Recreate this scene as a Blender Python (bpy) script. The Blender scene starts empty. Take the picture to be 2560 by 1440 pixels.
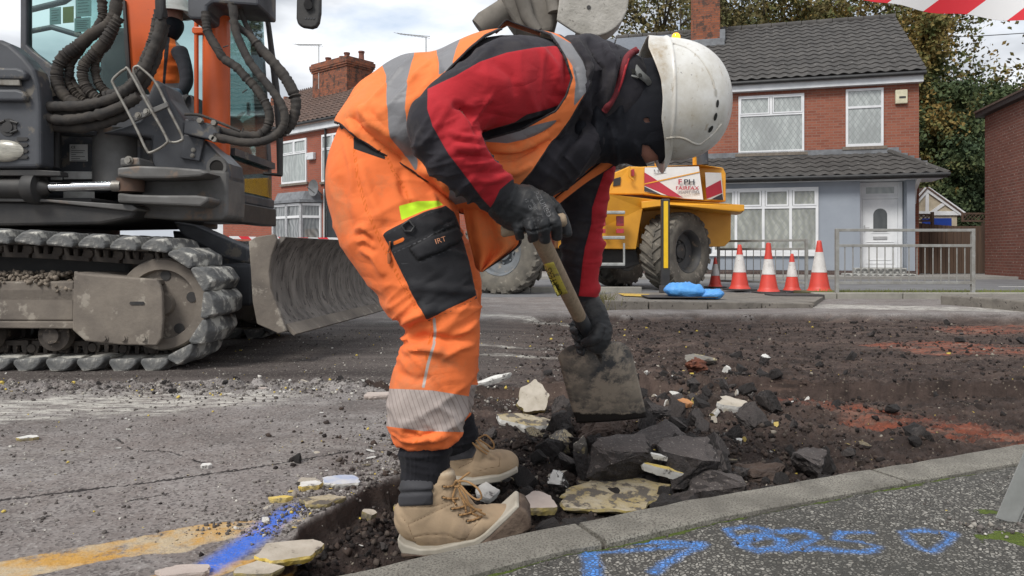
import bpy, bmesh, math, random
import numpy as np
from mathutils import Vector, Matrix, noise as mnoise
random.seed(7)
SC = bpy.context.scene
COL = SC.collection
R = math.radians

# ---------------- camera ----------------
FPX, HZ, CAMZ = 1850.0, 635.0, 0.70          # focal length in photo pixels, horizon row, eye height
cd = bpy.data.cameras.new("camera"); cam = bpy.data.objects.new("camera", cd); COL.objects.link(cam)
cam.location = (0, 0, CAMZ); cam.rotation_euler = (R(90), 0, 0)
cd.sensor_width = 36.0; cd.lens = 36.0*FPX/2560.0
cd.shift_y = -(720.0-HZ)/2560.0
cd.clip_start = 0.05; cd.clip_end = 3000
SC.camera = cam

# ---------------- world ----------------
SUN_EL, SUN_AZ = 48.0, 215.0                 # degrees; azimuth measured clockwise from +Y
w = bpy.data.worlds.new("World"); SC.world = w; w.use_nodes = True
nt = w.node_tree; nt.nodes.clear()
def wn(t, **k):
    n = nt.nodes.new(t)
    for a, b in k.items(): setattr(n, a, b)
    return n
out = wn('ShaderNodeOutputWorld'); bg = wn('ShaderNodeBackground'); bg.inputs[1].default_value = 0.12
sky = wn('ShaderNodeTexSky'); sky.sky_type = 'NISHITA'; sky.sun_disc = False
sky.sun_elevation = R(SUN_EL); sky.sun_rotation = R(SUN_AZ); sky.air_density = 1.2; sky.dust_density = 2.0
tc = wn('ShaderNodeTexCoord'); mp = wn('ShaderNodeMapping'); mp.inputs['Scale'].default_value = (1, 1, 2.6); mp.inputs['Location'].default_value = (3.1, .4, .35)
nz = wn('ShaderNodeTexNoise'); nz.inputs['Scale'].default_value = 2.3; nz.inputs['Detail'].default_value = 7; nz.inputs['Roughness'].default_value = .52; nz.inputs['Distortion'].default_value = .25
cr = wn('ShaderNodeValToRGB'); cr.color_ramp.elements[0].position = .24; cr.color_ramp.elements[1].position = .39
nz2 = wn('ShaderNodeTexNoise'); nz2.inputs['Scale'].default_value = 3.2; nz2.inputs['Detail'].default_value = 6; nz2.inputs['Roughness'].default_value = .5
cr2 = wn('ShaderNodeValToRGB')
cr2.color_ramp.elements[0].position = .42; cr2.color_ramp.elements[0].color = (3.3, 3.5, 3.8, 1)
cr2.color_ramp.elements[1].position = .58; cr2.color_ramp.elements[1].color = (6.2, 6.35, 6.6, 1)
mx = wn('ShaderNodeMix'); mx.data_type = 'RGBA'
L = nt.links
L.new(tc.outputs['Generated'], mp.inputs[0]); L.new(mp.outputs[0], nz.inputs['Vector']); L.new(mp.outputs[0], nz2.inputs['Vector'])
L.new(nz.outputs['Fac'], cr.inputs[0]); L.new(nz2.outputs['Fac'], cr2.inputs[0])
L.new(cr.outputs[0], mx.inputs['Factor']); L.new(sky.outputs[0], mx.inputs['A']); L.new(cr2.outputs[0], mx.inputs['B'])
L.new(mx.outputs['Result'], bg.inputs[0]); L.new(bg.outputs[0], out.inputs[0])

# ---------------- sun (soft, overcast) ----------------
sd = bpy.data.lights.new("sun", 'SUN'); sun = bpy.data.objects.new("sun", sd); COL.objects.link(sun)
sd.energy = 2.0; sd.angle = R(18); sd.color = (1.0, .965, .91)
_a = R(SUN_AZ); _e = R(SUN_EL)
sdir = Vector((math.sin(_a)*math.cos(_e), math.cos(_a)*math.cos(_e), math.sin(_e)))
sun.rotation_euler = sdir.to_track_quat('Z', 'Y').to_euler()

SC.view_settings.view_transform = 'Standard'; SC.view_settings.look = 'None'
SC.view_settings.exposure = 0.58; SC.view_settings.gamma = 1.0

# ---------------- helpers ----------------
def P(px, py, Y):
    return Vector(((px-1280.0)*Y/FPX, Y, CAMZ-(py-HZ)*Y/FPX))
def G(px, py, z=0.07):                        # point of the level ground seen in direction (px,py)
    Y = FPX*(CAMZ-z)/(py-HZ); return P(px, py, Y)

def hash3(ix, iy, iz):
    h = (ix.astype(np.int64)*374761393 + iy.astype(np.int64)*668265263 + iz.astype(np.int64)*2147483647*3) & 0xffffffff
    h = ((h ^ (h >> 13))*1274126177) & 0xffffffff
    h = h ^ (h >> 16)
    return (h & 0xffff)/65535.0
def vnoise(p):                                # p: (n,3) value noise in -1..1
    i = np.floor(p).astype(np.int64); f = p-i; f = f*f*f*(f*(f*6-15)+10)
    x, y, z = i[:, 0], i[:, 1], i[:, 2]; fx, fy, fz = f[:, 0], f[:, 1], f[:, 2]
    def L1(a, b, t): return a+(b-a)*t
    v = L1(L1(L1(hash3(x, y, z), hash3(x+1, y, z), fx), L1(hash3(x, y+1, z), hash3(x+1, y+1, z), fx), fy),
           L1(L1(hash3(x, y, z+1), hash3(x+1, y, z+1), fx), L1(hash3(x, y+1, z+1), hash3(x+1, y+1, z+1), fx), fy), fz)
    return v*2-1
def fbm(p, sc, octv=4, gain=.5):
    s = np.zeros(len(p)); a = 1.0; q = p*sc
    for k in range(octv): s += a*vnoise(q+k*17.3); a *= gain; q = q*2.03
    return s
def polysd(poly, pts):                        # signed distance, + inside
    poly = np.asarray(poly, float); d = np.full(len(pts), 1e9); ins = np.zeros(len(pts), bool)
    n = len(poly)
    for i in range(n):
        a = poly[i]; b = poly[(i+1) % n]; e = b-a; v = pts-a
        t = np.clip((v@e)/max(e@e, 1e-9), 0, 1); q = v-np.outer(t, e)
        d = np.minimum(d, np.einsum('ij,ij->i', q, q))
        c = ((a[1] <= pts[:, 1]) & (b[1] > pts[:, 1])) | ((b[1] <= pts[:, 1]) & (a[1] > pts[:, 1]))
        with np.errstate(divide='ignore', invalid='ignore'):
            xi = a[0]+(pts[:, 1]-a[1])/(b[1]-a[1])*e[0]
        ins ^= c & (pts[:, 0] < xi)
    d = np.sqrt(d); return np.where(ins, d, -d)
def linesd(line, pts):                        # distance to polyline
    line = np.asarray(line, float); d = np.full(len(pts), 1e9); tt = np.zeros(len(pts)); n = len(line)-1
    for i in range(n):
        a = line[i]; e = line[i+1]-a; v = pts-a
        t = np.clip((v@e)/max(e@e, 1e-9), 0, 1); q = v-np.outer(t, e); dd = np.einsum('ij,ij->i', q, q)
        m = dd < d; d[m] = dd[m]; tt[m] = (i+t[m])/n
    return np.sqrt(d), tt
def cmr(pts, n):                              # catmull-rom resample of rows of any width
    pts = np.asarray(pts, float); k = len(pts)
    if k == 2: return np.array([pts[0]+(pts[1]-pts[0])*t for t in np.linspace(0, 1, n)])
    o = []
    for s in np.linspace(0, k-1-1e-9, n):
        i = int(s); t = s-i; p1 = pts[i]; p2 = pts[i+1]
        p0 = pts[i-1] if i > 0 else 2*p1-p2
        p3 = pts[i+2] if i+2 < k else 2*p2-p1
        o.append(.5*((2*p1)+(-p0+p2)*t+(2*p0-5*p1+4*p2-p3)*t*t+(-p0+3*p1-3*p2+p3)*t**3))
    return np.array(o)

def world_off(o):
    v = Vector((0, 0, 0))
    while o is not None: v = v+o.location; o = o.parent
    return v
def tag(o, label=None, cat=None, group=None, kind=None):
    if label: o['label'] = label
    if cat: o['category'] = cat
    if group: o['group'] = group
    if kind: o['kind'] = kind
    return o
def thing(name, label, cat, loc=(0, 0, 0), group=None, rz=0):
    o = bpy.data.objects.new(name, None); COL.objects.link(o); o.location = loc; o.rotation_euler = (0, 0, rz)
    o.empty_display_size = .1
    return tag(o, label, cat, group)
def copy_tree(o, parent=None, loc=None, rz=None, label=None):
    c = o.copy(); COL.objects.link(c); c.parent = parent
    if loc is not None: c.location = loc
    if rz is not None: c.rotation_euler = (0, 0, rz)
    if label: c['label'] = label
    for ch in list(o.children): copy_tree(ch, c)
    return c

class MB:
    def __init__(s): s.v = []; s.f = []; s.mi = []; s.m = 0
    def add(s, verts, faces):
        b = len(s.v); s.v += [tuple(x) for x in verts]
        for f in faces: s.f.append(tuple(b+i for i in f)); s.mi.append(s.m)
        return s
    def box(s, c, size, rot=None, taper=None):
        c = Vector(c); hx, hy, hz = [a/2 for a in size]
        vs = [Vector((x*hx, y*hy, z*hz)) for z in (-1, 1) for y in (-1, 1) for x in (-1, 1)]
        if taper:
            for q in vs[4:]: q.x *= taper[0]; q.y *= taper[1]
        if rot is not None:
            m = rot if isinstance(rot, Matrix) else Matrix.Rotation(rot, 3, 'Z')
            vs = [m@q for q in vs]
        return s.add([c+q for q in vs], [(0, 2, 3, 1), (4, 5, 7, 6), (0, 1, 5, 4), (2, 6, 7, 3), (0, 4, 6, 2), (1, 3, 7, 5)])
    def bx(s, x0, x1, y0, y1, z0, z1):
        return s.box(((x0+x1)/2, (y0+y1)/2, (z0+z1)/2), (x1-x0, y1-y0, z1-z0))
    def bar(s, a, b, w, h=None, up=(0, 0, 1)):
        a = Vector(a); b = Vector(b); d = (b-a); ln = d.length; d.normalize(); h = h or w
        u = Vector(up); x = d.cross(u)
        if x.length < 1e-4: x = d.cross(Vector((1, 0, 0)))
        x.normalize(); z = x.cross(d)
        m = Matrix((x, d, z)).transposed()
        return s.box((a+b)/2, (w, ln, h), m)
    def tube(s, pts, r, seg=10, cap=True, flat=1.0):
        pts = [Vector(p) for p in pts]; n = len(pts); rs = r if hasattr(r, '__len__') else [r]*n
        t0 = (pts[1]-pts[0]).normalized(); u = t0.cross(Vector((0, 0, 1)))
        if u.length < .1: u = t0.cross(Vector((1, 0, 0)))
        u.normalize(); vs = []
        for i, p in enumerate(pts):
            t = (pts[min(i+1, n-1)]-pts[max(i-1, 0)]).normalized()
            u = (u-t*u.dot(t)).normalized(); w_ = t.cross(u)
            for k in range(seg):
                a = 2*math.pi*k/seg; vs.append(p+(u*math.cos(a)+w_*math.sin(a)*flat)*rs[i])
        fs = [(i*seg+k, i*seg+(k+1) % seg, (i+1)*seg+(k+1) % seg, (i+1)*seg+k) for i in range(n-1) for k in range(seg)]
        if cap: fs += [tuple(reversed(range(seg))), tuple(range((n-1)*seg, n*seg))]
        return s.add(vs, fs)
    def cyl(s, a, b, r, r2=None, seg=20): return s.tube([a, b], [r, r if r2 is None else r2], seg)
    def lathe(s, c, prof, axis='Z', seg=28, mat3=None):   # prof: (r, h) pairs, closed at ends if r=0
        c = Vector(c); n = len(prof); vs = []
        for r, h in prof:
            for k in range(seg):
                a = 2*math.pi*k/seg; q = Vector((r*math.cos(a), r*math.sin(a), h))
                if axis == 'Y': q = Vector((q.x, h, q.y))
                elif axis == 'X': q = Vector((h, q.x, q.y))
                if mat3 is not None: q = mat3@q
                vs.append(c+q)
        fs = [(i*seg+k, i*seg+(k+1) % seg, (i+1)*seg+(k+1) % seg, (i+1)*seg+k) for i in range(n-1) for k in range(seg)]
        return s.add(vs, fs)
    def prism(s, poly, n_off):                # poly: list of 3D points (front face), n_off: thickness vector
        n = len(poly); o = Vector(n_off); a = [Vector(p) for p in poly]
        return s.add(a+[p+o for p in a], [tuple(range(n)), tuple(reversed(range(n, 2*n)))]+[(i, n+i, n+(i+1) % n, (i+1) % n) for i in range(n)])
    def plate(s, pp, Y, th):                  # outline traced in photo pixels at real distance Y, real thickness th
        if hasattr(Y, '__len__'): poly = [P(p[0], p[1], y) for p, y in zip(pp, Y)]
        else: poly = [P(p[0], p[1], Y) for p in pp]
        return s.prism(poly, (0, th, 0))
    def build(s, name, mats, parent=None, smooth=None, bevel=0, bseg=2, sub=0, label=None, weld=False):
        me = bpy.data.meshes.new(name)
        off = world_off(parent) if parent is not None else Vector((0, 0, 0))
        rz = 0
        q = parent
        while q is not None: rz += q.rotation_euler.z; q = q.parent
        # geometry of a thing with a turned base is authored in the thing's own axes
        if rz: vs = s.v
        else: vs = [(a-off.x, b-off.y, c-off.z) for a, b, c in s.v]
        me.from_pydata(vs, [], s.f)
        for m in (mats if isinstance(mats, (list, tuple)) else [mats]): me.materials.append(m)
        if any(s.mi): me.polygons.foreach_set('material_index', s.mi)
        bm = bmesh.new(); bm.from_mesh(me)
        if weld: bmesh.ops.remove_doubles(bm, verts=bm.verts, dist=1e-5)
        bmesh.ops.recalc_face_normals(bm, faces=bm.faces); bm.to_mesh(me); bm.free()
        o = bpy.data.objects.new(name, me); COL.objects.link(o); o.parent = parent
        if bevel:
            b = o.modifiers.new('b', 'BEVEL'); b.width = bevel; b.segments = bseg; b.limit_method = 'ANGLE'; b.angle_limit = R(40)
        if sub:
            b = o.modifiers.new('s', 'SUBSURF'); b.levels = sub; b.render_levels = sub
        if smooth is not None:
            me.polygons.foreach_set('use_smooth', [True]*len(me.polygons))
            if smooth < 180: me.set_sharp_from_angle(angle=R(smooth))
        if label: o['label'] = label
        return o
def mesh_np(name, V, F, mat, parent=None, smooth=True, attrs=None, mats=None):
    me = bpy.data.meshes.new(name); V = np.asarray(V, np.float64)
    if parent is not None: V = V-np.array(world_off(parent))
    F = np.asarray(F)
    me.vertices.add(len(V)); me.vertices.foreach_set('co', V.astype(np.float32).ravel())
    nf, k = F.shape; me.loops.add(nf*k); me.polygons.add(nf)
    me.polygons.foreach_set('loop_start', np.arange(nf)*k); me.loops.foreach_set('vertex_index', F.astype(np.int32).ravel())
    me.update(calc_edges=True)
    if smooth: me.polygons.foreach_set('use_smooth', np.ones(nf, bool))
    for a, arr in (attrs or {}).items():
        at = me.attributes.new(a, 'FLOAT', 'POINT'); at.data.foreach_set('value', np.asarray(arr, np.float32))
    me.materials.append(mat)
    o = bpy.data.objects.new(name, me); COL.objects.link(o); o.parent = parent
    return o
def struct(o): o['kind'] = 'structure'; return o

# ---------------- materials ----------------
class NT:
    def __init__(s, name):
        s.m = bpy.data.materials.new(name); s.m.use_nodes = True; s.t = s.m.node_tree; s.t.nodes.clear()
        s.out = s.n('ShaderNodeOutputMaterial'); s.b = s.n('ShaderNodeBsdfPrincipled'); s.l(s.b.outputs[0], s.out.inputs[0])
        s.tc = s.n('ShaderNodeTexCoord')
    def n(s, t, **k):
        q = s.t.nodes.new(t)
        for a, b in k.items(): setattr(q, a, b)
        return q
    def l(s, a, b): s.t.links.new(a, b)
    def setin(s, sock, v):
        if hasattr(v, 'is_output') or isinstance(v, bpy.types.NodeSocket): s.l(v, sock)
        elif isinstance(v, (tuple, list)): sock.default_value = (*v, 1) if len(v) == 3 and sock.type == 'RGBA' else v
        else: sock.default_value = v
    def noise(s, scale, detail=4, rough=.5, vec=None, dist=0, stretch=None):
        q = s.n('ShaderNodeTexNoise'); q.inputs['Scale'].default_value = scale; q.inputs['Detail'].default_value = detail
        q.inputs['Roughness'].default_value = rough; q.inputs['Distortion'].default_value = dist
        v = vec or s.tc.outputs['Object']
        if stretch:
            mpn = s.n('ShaderNodeMapping'); mpn.inputs['Scale'].default_value = stretch; s.l(v, mpn.inputs[0]); v = mpn.outputs[0]
        s.l(v, q.inputs['Vector']); return q.outputs['Fac']
    def vor(s, scale, feature='F1', out='Distance', vec=None, rnd=1.0):
        q = s.n('ShaderNodeTexVoronoi'); q.feature = feature; q.inputs['Scale'].default_value = scale; q.inputs['Randomness'].default_value = rnd
        s.l(vec or s.tc.outputs['Object'], q.inputs['Vector']); return q.outputs[out]
    def ramp(s, f, stops):
        q = s.n('ShaderNodeValToRGB'); e = q.color_ramp.elements
        while len(e) < len(stops): e.new(.5)
        for i, (p, c) in enumerate(stops):
            e[i].position = p; e[i].color = (c, c, c, 1) if not hasattr(c, '__len__') else (*c, 1)
        s.l(f, q.inputs[0]); return q.outputs[0]
    def math(s, op, a, b=None, c=None, clamp=False):
        q = s.n('ShaderNodeMath', operation=op); q.use_clamp = clamp; s.setin(q.inputs[0], a)
        if b is not None: s.setin(q.inputs[1], b)
        if c is not None: s.setin(q.inputs[2], c)
        return q.outputs[0]
    def mix(s, f, a, b, mode='MIX'):
        q = s.n('ShaderNodeMix'); q.data_type = 'RGBA'; q.blend_type = mode
        s.setin(q.inputs['Factor'], f); s.setin(q.inputs['A'], a); s.setin(q.inputs['B'], b); return q.outputs['Result']
    def attr(s, name):
        q = s.n('ShaderNodeAttribute'); q.attribute_name = name; return q.outputs['Fac']
    def step(s, v, lo, hi):
        q = s.n('ShaderNodeMapRange'); q.interpolation_type = 'SMOOTHSTEP'; s.l(v, q.inputs[0])
        q.inputs[1].default_value = lo; q.inputs[2].default_value = hi; return q.outputs[0]
    def bump(s, h, strength=.3, dist=.01, prev=None):
        q = s.n('ShaderNodeBump'); q.inputs['Strength'].default_value = strength; q.inputs['Distance'].default_value = dist
        s.l(h, q.inputs['Height'])
        if prev is not None: s.l(prev, q.inputs['Normal'])
        return q.outputs[0]
    def done(s, col, rough=.6, metal=0, normal=None, spec=None):
        s.setin(s.b.inputs['Base Color'], col); s.setin(s.b.inputs['Roughness'], rough); s.setin(s.b.inputs['Metallic'], metal)
        if spec is not None: s.b.inputs['Specular IOR Level'].default_value = spec
        if normal is not None: s.l(normal, s.b.inputs['Normal'])
        return s.m
def M(name, c1, c2=None, scale=6, rough=.6, metal=0, bump=0, bscale=60, bdist=.003, lo=.35, hi=.65, detail=5, spec=None,
      c3=None, s3=40, t3=.68, stretch=None, r2=None):
    s = NT(name); c2 = c2 or tuple(a*.75 for a in c1)
    f = s.ramp(s.noise(scale, detail, .6, stretch=stretch), [(lo, 0.), (hi, 1.)])
    col = s.mix(f, c1, c2)
    if c3:
        g = s.ramp(s.noise(s3, 6, .65, stretch=stretch), [(t3-.03, 0.), (t3+.03, 1.)]); col = s.mix(g, col, c3)
    nrm = s.bump(s.noise(bscale, 4, .6), bump, bdist) if bump else None
    rg = rough if r2 is None else s.math('MULTIPLY_ADD', f, r2-rough, rough)
    return s.done(col, rg, metal, nrm, spec)
# ================= SETTING: GROUND =================
KERB_PX = [(1100, 1376), (1332, 1321), (1440, 1305), (1711, 1248), (1986, 1202), (2170, 1171), (2560, 1107)]
ZK = .12
_k = [G(x, y, ZK) for x, y in KERB_PX]
_k = [_k[0]+(_k[0]-_k[2])*4, _k[0]+(_k[0]-_k[1])*1.5]+_k+[_k[-1]+(_k[-1]-_k[-3])*1.0, _k[-1]+(_k[-1]-_k[-3])*5]
KL = np.array([(p.x, p.y) for p in _k])       # far (road side) top edge of the kerb
def kerb_y(x): return np.interp(x, KL[:, 0], KL[:, 1])

def proj(V): return np.stack([1280+FPX*V[:, 0]/V[:, 1], HZ+FPX*(CAMZ-V[:, 2])/V[:, 1]], 1)
def gpts(px, z=0.07): return np.array([(G(a, b, z).x, G(a, b, z).y) for a, b in px])
def sstep(a, b, x):
    t = np.clip((x-a)/(b-a), 0, 1); return t*t*(3-2*t)
EDGE = np.array([(-.56, 1.0), (-.52, 1.5), (-.495, 1.727), (-.40, 1.95), (-.30, 2.14), (-.20, 2.5), (-.30, 3.0), (-.6, 3.45), (-.9, 3.7)])
def zones(X, Y):
    n3 = np.stack([X, Y, X*0], 1)
    wob = fbm(n3, 5.0, 4)
    xe = np.interp(Y, EDGE[:, 1], EDGE[:, 0])
    dug = sstep(-.006, .006, X-xe-.02*wob) * sstep(0, .02, 3.72-Y+.03*wob)
    ymil = 3.66+.05*wob
    mil = sstep(-.03, .03, Y-ymil)*sstep(-.1, .25, 7.75+.22*wob-Y+np.clip(X-.7, -1.5, 0)*.45)
    deep = np.clip((X+.4)/1.2, 0, 1)
    return dug, mil, deep, wob, n3
def gheight(X, Y, rough=True):
    dug, mil, deep, wob, n3 = zones(X, Y)
    z = np.full(len(X), .07)
    z = z-.070*dug
    z = np.where(Y > 3.6, .07-mil*(.028+.045*deep), z)
    q = np.maximum(dug, mil*deep)
    if rough:
        big = fbm(n3, 4.0, 5, .55)
        q_near = q*(1-.5*sstep(3.6, 5.5, Y))
        ridge = np.exp(-((X-.42)/.55)**2-((Y-2.55)/.42)**2)*.075+np.exp(-((X-.75)/.35)**2-((Y-3.6)/.8)**2)*.045+np.exp(-((X-1.25)/.5)**2-((Y-5.4)/1.7)**2)*.05
        ridge *= sstep(0, .25, Y-kerb_y(X))
        clod = 1-np.abs(fbm(n3, 22, 4, .55))
        z = z+q_near*(.022*big+.024*(clod-.6)+.010*(.5-np.abs(fbm(n3, 55, 3))))+ridge*q*(.8+.5*big)
        z = z+.0011*fbm(n3, 70, 3)*(1-q)+.004*fbm(n3, 2.0, 3)*(1-q)*sstep(12, 8, Y)
        # loose crumbs along the edge of the planed lane
        deb = np.exp(-((Y-3.55)/.16)**2)*(X < .2)
        z = z+deb*(1-dug)*np.maximum(0, fbm(n3, 18, 4)+.0)*.03
    return z
def gz(x, y): return float(gheight(np.array([x]), np.array([y]))[0])

def build_ground():
    ys = list(-6+np.arange(8)*.75)+list(np.linspace(.1, .95, 12))
    y = 1.0
    while y < 13: ys.append(y); y *= 1.0042
    while y < 1500: ys.append(y); y *= 1.12
    ts = np.concatenate([np.linspace(-6, -.95, 14)[:-1], np.linspace(-.95, .95, 620), np.linspace(.95, 6, 14)[1:]])
    ys = np.array(ys); W = np.where(ys < 13, np.abs(ys)*.80+.25, np.abs(ys)*.80+.25)
    Y = np.repeat(ys, len(ts)); X = (ts[None, :]*W[:, None]).ravel()
    near = (Y > .5) & (Y < 13.5)
    Z = np.full(len(X), .07)
    Z[near] = gheight(X[near], Y[near])
    # below the footway and the kerb the sheet drops
    und = Y < kerb_y(X)-.02
    Z[und] = -.06
    nx, ny = len(ts), len(ys)
    i = np.arange((ny-1)*nx).reshape(ny-1, nx)[:, :-1].ravel()
    F = np.stack([i, i+1, i+nx+1, i+nx], 1)
    V = np.stack([X, Y, Z], 1)
    dug = np.zeros(len(X)); mil = dug.copy(); dd = dug.copy(); yel = dug-1; blu = dug-1; wht = dug-1; red = dug-1; crk = dug-1
    a, b, c, _, _ = zones(X[near], Y[near]); dug[near] = a; mil[near] = b*(Y[near] > 3.6); dd[near] = c
    q = np.stack([X, Y], 1)[near]
    def S(poly, z=.07): return polysd(gpts(poly, z), q)
    yl = S([(-60, 1420), (0, 1407), (146, 1380), (293, 1357), (469, 1319), (586, 1304), (760, 1300), (703, 1322), (510, 1360), (469, 1380), (310, 1395), (146, 1430), (35, 1452), (-60, 1460)])
    yl = np.maximum(yl, S([(330, 1452), (480, 1418), (640, 1395), (760, 1345), (730, 1372), (640, 1412), (520, 1446)]))
    yel[near] = yl
    d, _ = linesd(gpts([(520, 1420), (590, 1375), (640, 1340), (680, 1308), (735, 1272)]), q)
    blu[near] = .030-d
    wl = S([(-80, 1005), (200, 985), (420, 982), (760, 985), (620, 1012), (400, 1030), (200, 1036), (-80, 1062)])
    d, _ = linesd(gpts([(1190, 850), (1350, 855), (1420, 858)]), q); wl = np.maximum(wl, .03-d)
    d, _ = linesd(gpts([(1240, 872), (1400, 878)]), q); wl = np.maximum(wl, .03-d)
    d, _ = linesd(gpts([(1150, 785), (1500, 800)]), q); wl = np.maximum(wl, .10-d)
    d, _ = linesd(gpts([(2040, 765), (2540, 775)]), q); wl = np.maximum(wl, .35-d)
    wht[near] = wl
    rl = S([(2040, 1018), (2180, 1030), (2400, 1056), (2640, 1085), (2640, 1110), (2300, 1092), (2150, 1068)], 0)
    for pl in ([(2150, 862), (2300, 850), (2640, 872), (2640, 892), (2350, 885)], [(2310, 818), (2560, 812), (2660, 832), (2400, 835)], [(1900, 1010), (2000, 1000), (2200, 1030), (2100, 1040)]):
        rl = np.maximum(rl, S(pl, 0))
    red[near] = rl
    d, _ = linesd(gpts([(-60, 1262), (0, 1250), (180, 1228), (370, 1205), (520, 1184), (640, 1168), (880, 1126)]), q)
    d2, _ = linesd(gpts([(60, 1305), (170, 1278), (270, 1262), (420, 1232)]), q)
    d3, _ = linesd(gpts([(240, 1105), (290, 1092), (330, 1125), (420, 1130), (520, 1160)]), q)
    wv = fbm(np.stack([q[:, 0], q[:, 1], q[:, 0]*0], 1), 25, 3)*.006
    crk[near] = np.maximum(.008-np.abs(d+wv), np.maximum(.004-np.abs(d2+wv), .0035-np.abs(d3+wv)))
    Zc = np.where(crk > 0, -.004, 0); V[:, 2] += Zc
    # ---- material
    s = NT('worn_asphalt'); O = s.tc.outputs['Object']
    big = s.noise(1.3, 5, .6); mid = s.noise(7, 6, .65); fine = s.noise(210, 3, .7); st = s.vor(150, out='Color'); sd_ = s.vor(150)
    streak = s.noise(3.0, 6, .6, stretch=(.22, 1.6, 1))
    base = s.mix(s.ramp(mid, [(.3, 0.), (.7, 1.)]), (.155, .138, .130), (.275, .255, .245))
    base = s.mix(s.ramp(s.noise(2.6, 6, .7), [(.48, 0.), (.66, .75)]), base, (.115, .088, .075))
    base = s.mix(s.ramp(s.noise(1.7, 9, .72, stretch=(.7, 1.3, 1)), [(.50, 0.), (.62, .8)]), base, (.075, .062, .057))
    base = s.mix(s.ramp(s.noise(3.7, 7, .7, stretch=(.6, 1.5, 1)), [(.55, 0.), (.68, .5)]), base, (.34, .32, .29))
    base = s.mix(s.ramp(big, [(.42, 0.), (.62, .55)]), base, (.20, .175, .165))
    sep = s.n('ShaderNodeSeparateColor'); s.l(st, sep.inputs[0])
    base = s.mix(s.ramp(sep.outputs[0], [(.84, 0.), (.90, .30)]), base, (.38, .37, .35))
    base = s.mix(s.ramp(sep.outputs[1], [(.72, 0.), (.80, .6)]), base, (.06, .052, .05))
    base = s.mix(s.ramp(s.noise(28, 5, .7), [(.60, 0.), (.70, .5)]), base, (.07, .062, .06))
    # planed lane: dark, smeared
    ml = s.mix(s.ramp(streak, [(.35, 0.), (.68, 1.)]), (.040, .032, .030), (.095, .080, .074))
    ml = s.mix(s.ramp(sep.outputs[2], [(.90, 0.), (.95, .5)]), ml, (.30, .28, .24))
    dgc = s.mix(s.ramp(mid, [(.35, 0.), (.7, 1.)]), (.028, .019, .016), (.088, .060, .050))
    dgc = s.mix(s.ramp(streak, [(.48, 0.), (.70, .7)]), dgc, (.155, .108, .088))
    dgc = s.mix(s.ramp(sep.outputs[0], [(.975, 0.), (.985, .6)]), dgc, (.26, .22, .17))
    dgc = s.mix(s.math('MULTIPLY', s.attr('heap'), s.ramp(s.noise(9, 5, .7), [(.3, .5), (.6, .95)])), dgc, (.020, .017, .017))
    md = s.math('MULTIPLY', s.attr('mil'), s.math('SUBTRACT', 1, s.attr('deep'), clamp=True))
    dgm = s.math('MAXIMUM', s.attr('dug'), s.math('MULTIPLY', s.attr('mil'), s.attr('deep')))
    col = s.mix(s.attr('mil'), base, ml); col = s.mix(dgm, col, dgc)
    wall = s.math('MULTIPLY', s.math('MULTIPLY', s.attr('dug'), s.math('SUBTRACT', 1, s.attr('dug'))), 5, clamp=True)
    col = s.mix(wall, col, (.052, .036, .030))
    # marks
    def mask(name, w, nsc, amp, dens=1.0):
        v = s.math('ADD', s.attr(name), s.math('MULTIPLY', s.math('SUBTRACT', s.noise(nsc, 6, .7), .5), amp))
        return s.math('MULTIPLY', s.step(v, -w, w), dens)
    wh = s.math('MULTIPLY', mask('white', .09, 5, .45), s.ramp(s.noise(24, 7, .78, stretch=(.35, 1.4, 1)), [(.44, 0.), (.62, .8)]))
    col = s.mix(wh, col, (.62, .60, .54))
    rd = s.math('MULTIPLY', mask('red', .06, 9, .35), s.ramp(s.noise(11, 7, .78, stretch=(.28, 1.6, 1)), [(.44, 0.), (.6, .9)]))
    col = s.mix(rd, col, (.31, .082, .042))
    pale = s.math('MULTIPLY', mask('red', .25, 3, .4), s.ramp(s.noise(9, 6, .75, stretch=(.25, 1.6, 1)), [(.50, 0.), (.64, .7)]))
    col = s.mix(pale, col, (.30, .19, .145))
    yw = s.math('MULTIPLY', mask('yellow', .004, 30, .024), s.ramp(s.noise(10, 9, .78), [(.40, .08), (.50, .85)]))
    col = s.mix(yw, col, s.mix(s.ramp(s.noise(9, 7, .7), [(.42, 0.), (.58, 1.)]), (.50, .27, .05), (.46, .37, .24)))
    bl = s.math('MULTIPLY', mask('blue', .022, 60, .02), s.ramp(s.noise(160, 3, .7), [(.3, .35), (.55, .95)]))
    col = s.mix(bl, col, (.035, .14, .62))
    col = s.mix(s.step(s.attr('crack'), -.002, .0015), col, (.03, .026, .025))
    hgt = s.math('ADD', s.math('MULTIPLY', sd_, .7), s.math('MULTIPLY', fine, 1.0))
    n1 = s.bump(hgt, .5, .003)
    n1 = s.bump(s.noise(38, 6, .7), s.math('MULTIPLY_ADD', dgm, .6, .2), .02, n1) if False else n1
    n2 = s.n('ShaderNodeBump'); n2.inputs['Distance'].default_value = .03; s.l(s.noise(34, 7, .72), n2.inputs['Height']); s.l(s.math('MULTIPLY_ADD', dgm, .75, .08), n2.inputs['Strength']); s.l(n1, n2.inputs['Normal'])
    mat = s.done(col, s.math('MULTIPLY_ADD', mid, -.25, .95), 0, n2.outputs[0], spec=.3)
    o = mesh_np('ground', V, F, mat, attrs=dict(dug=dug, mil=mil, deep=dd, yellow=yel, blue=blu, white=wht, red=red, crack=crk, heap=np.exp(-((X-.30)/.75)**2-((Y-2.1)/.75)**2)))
    return struct(o)
build_ground()

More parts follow.
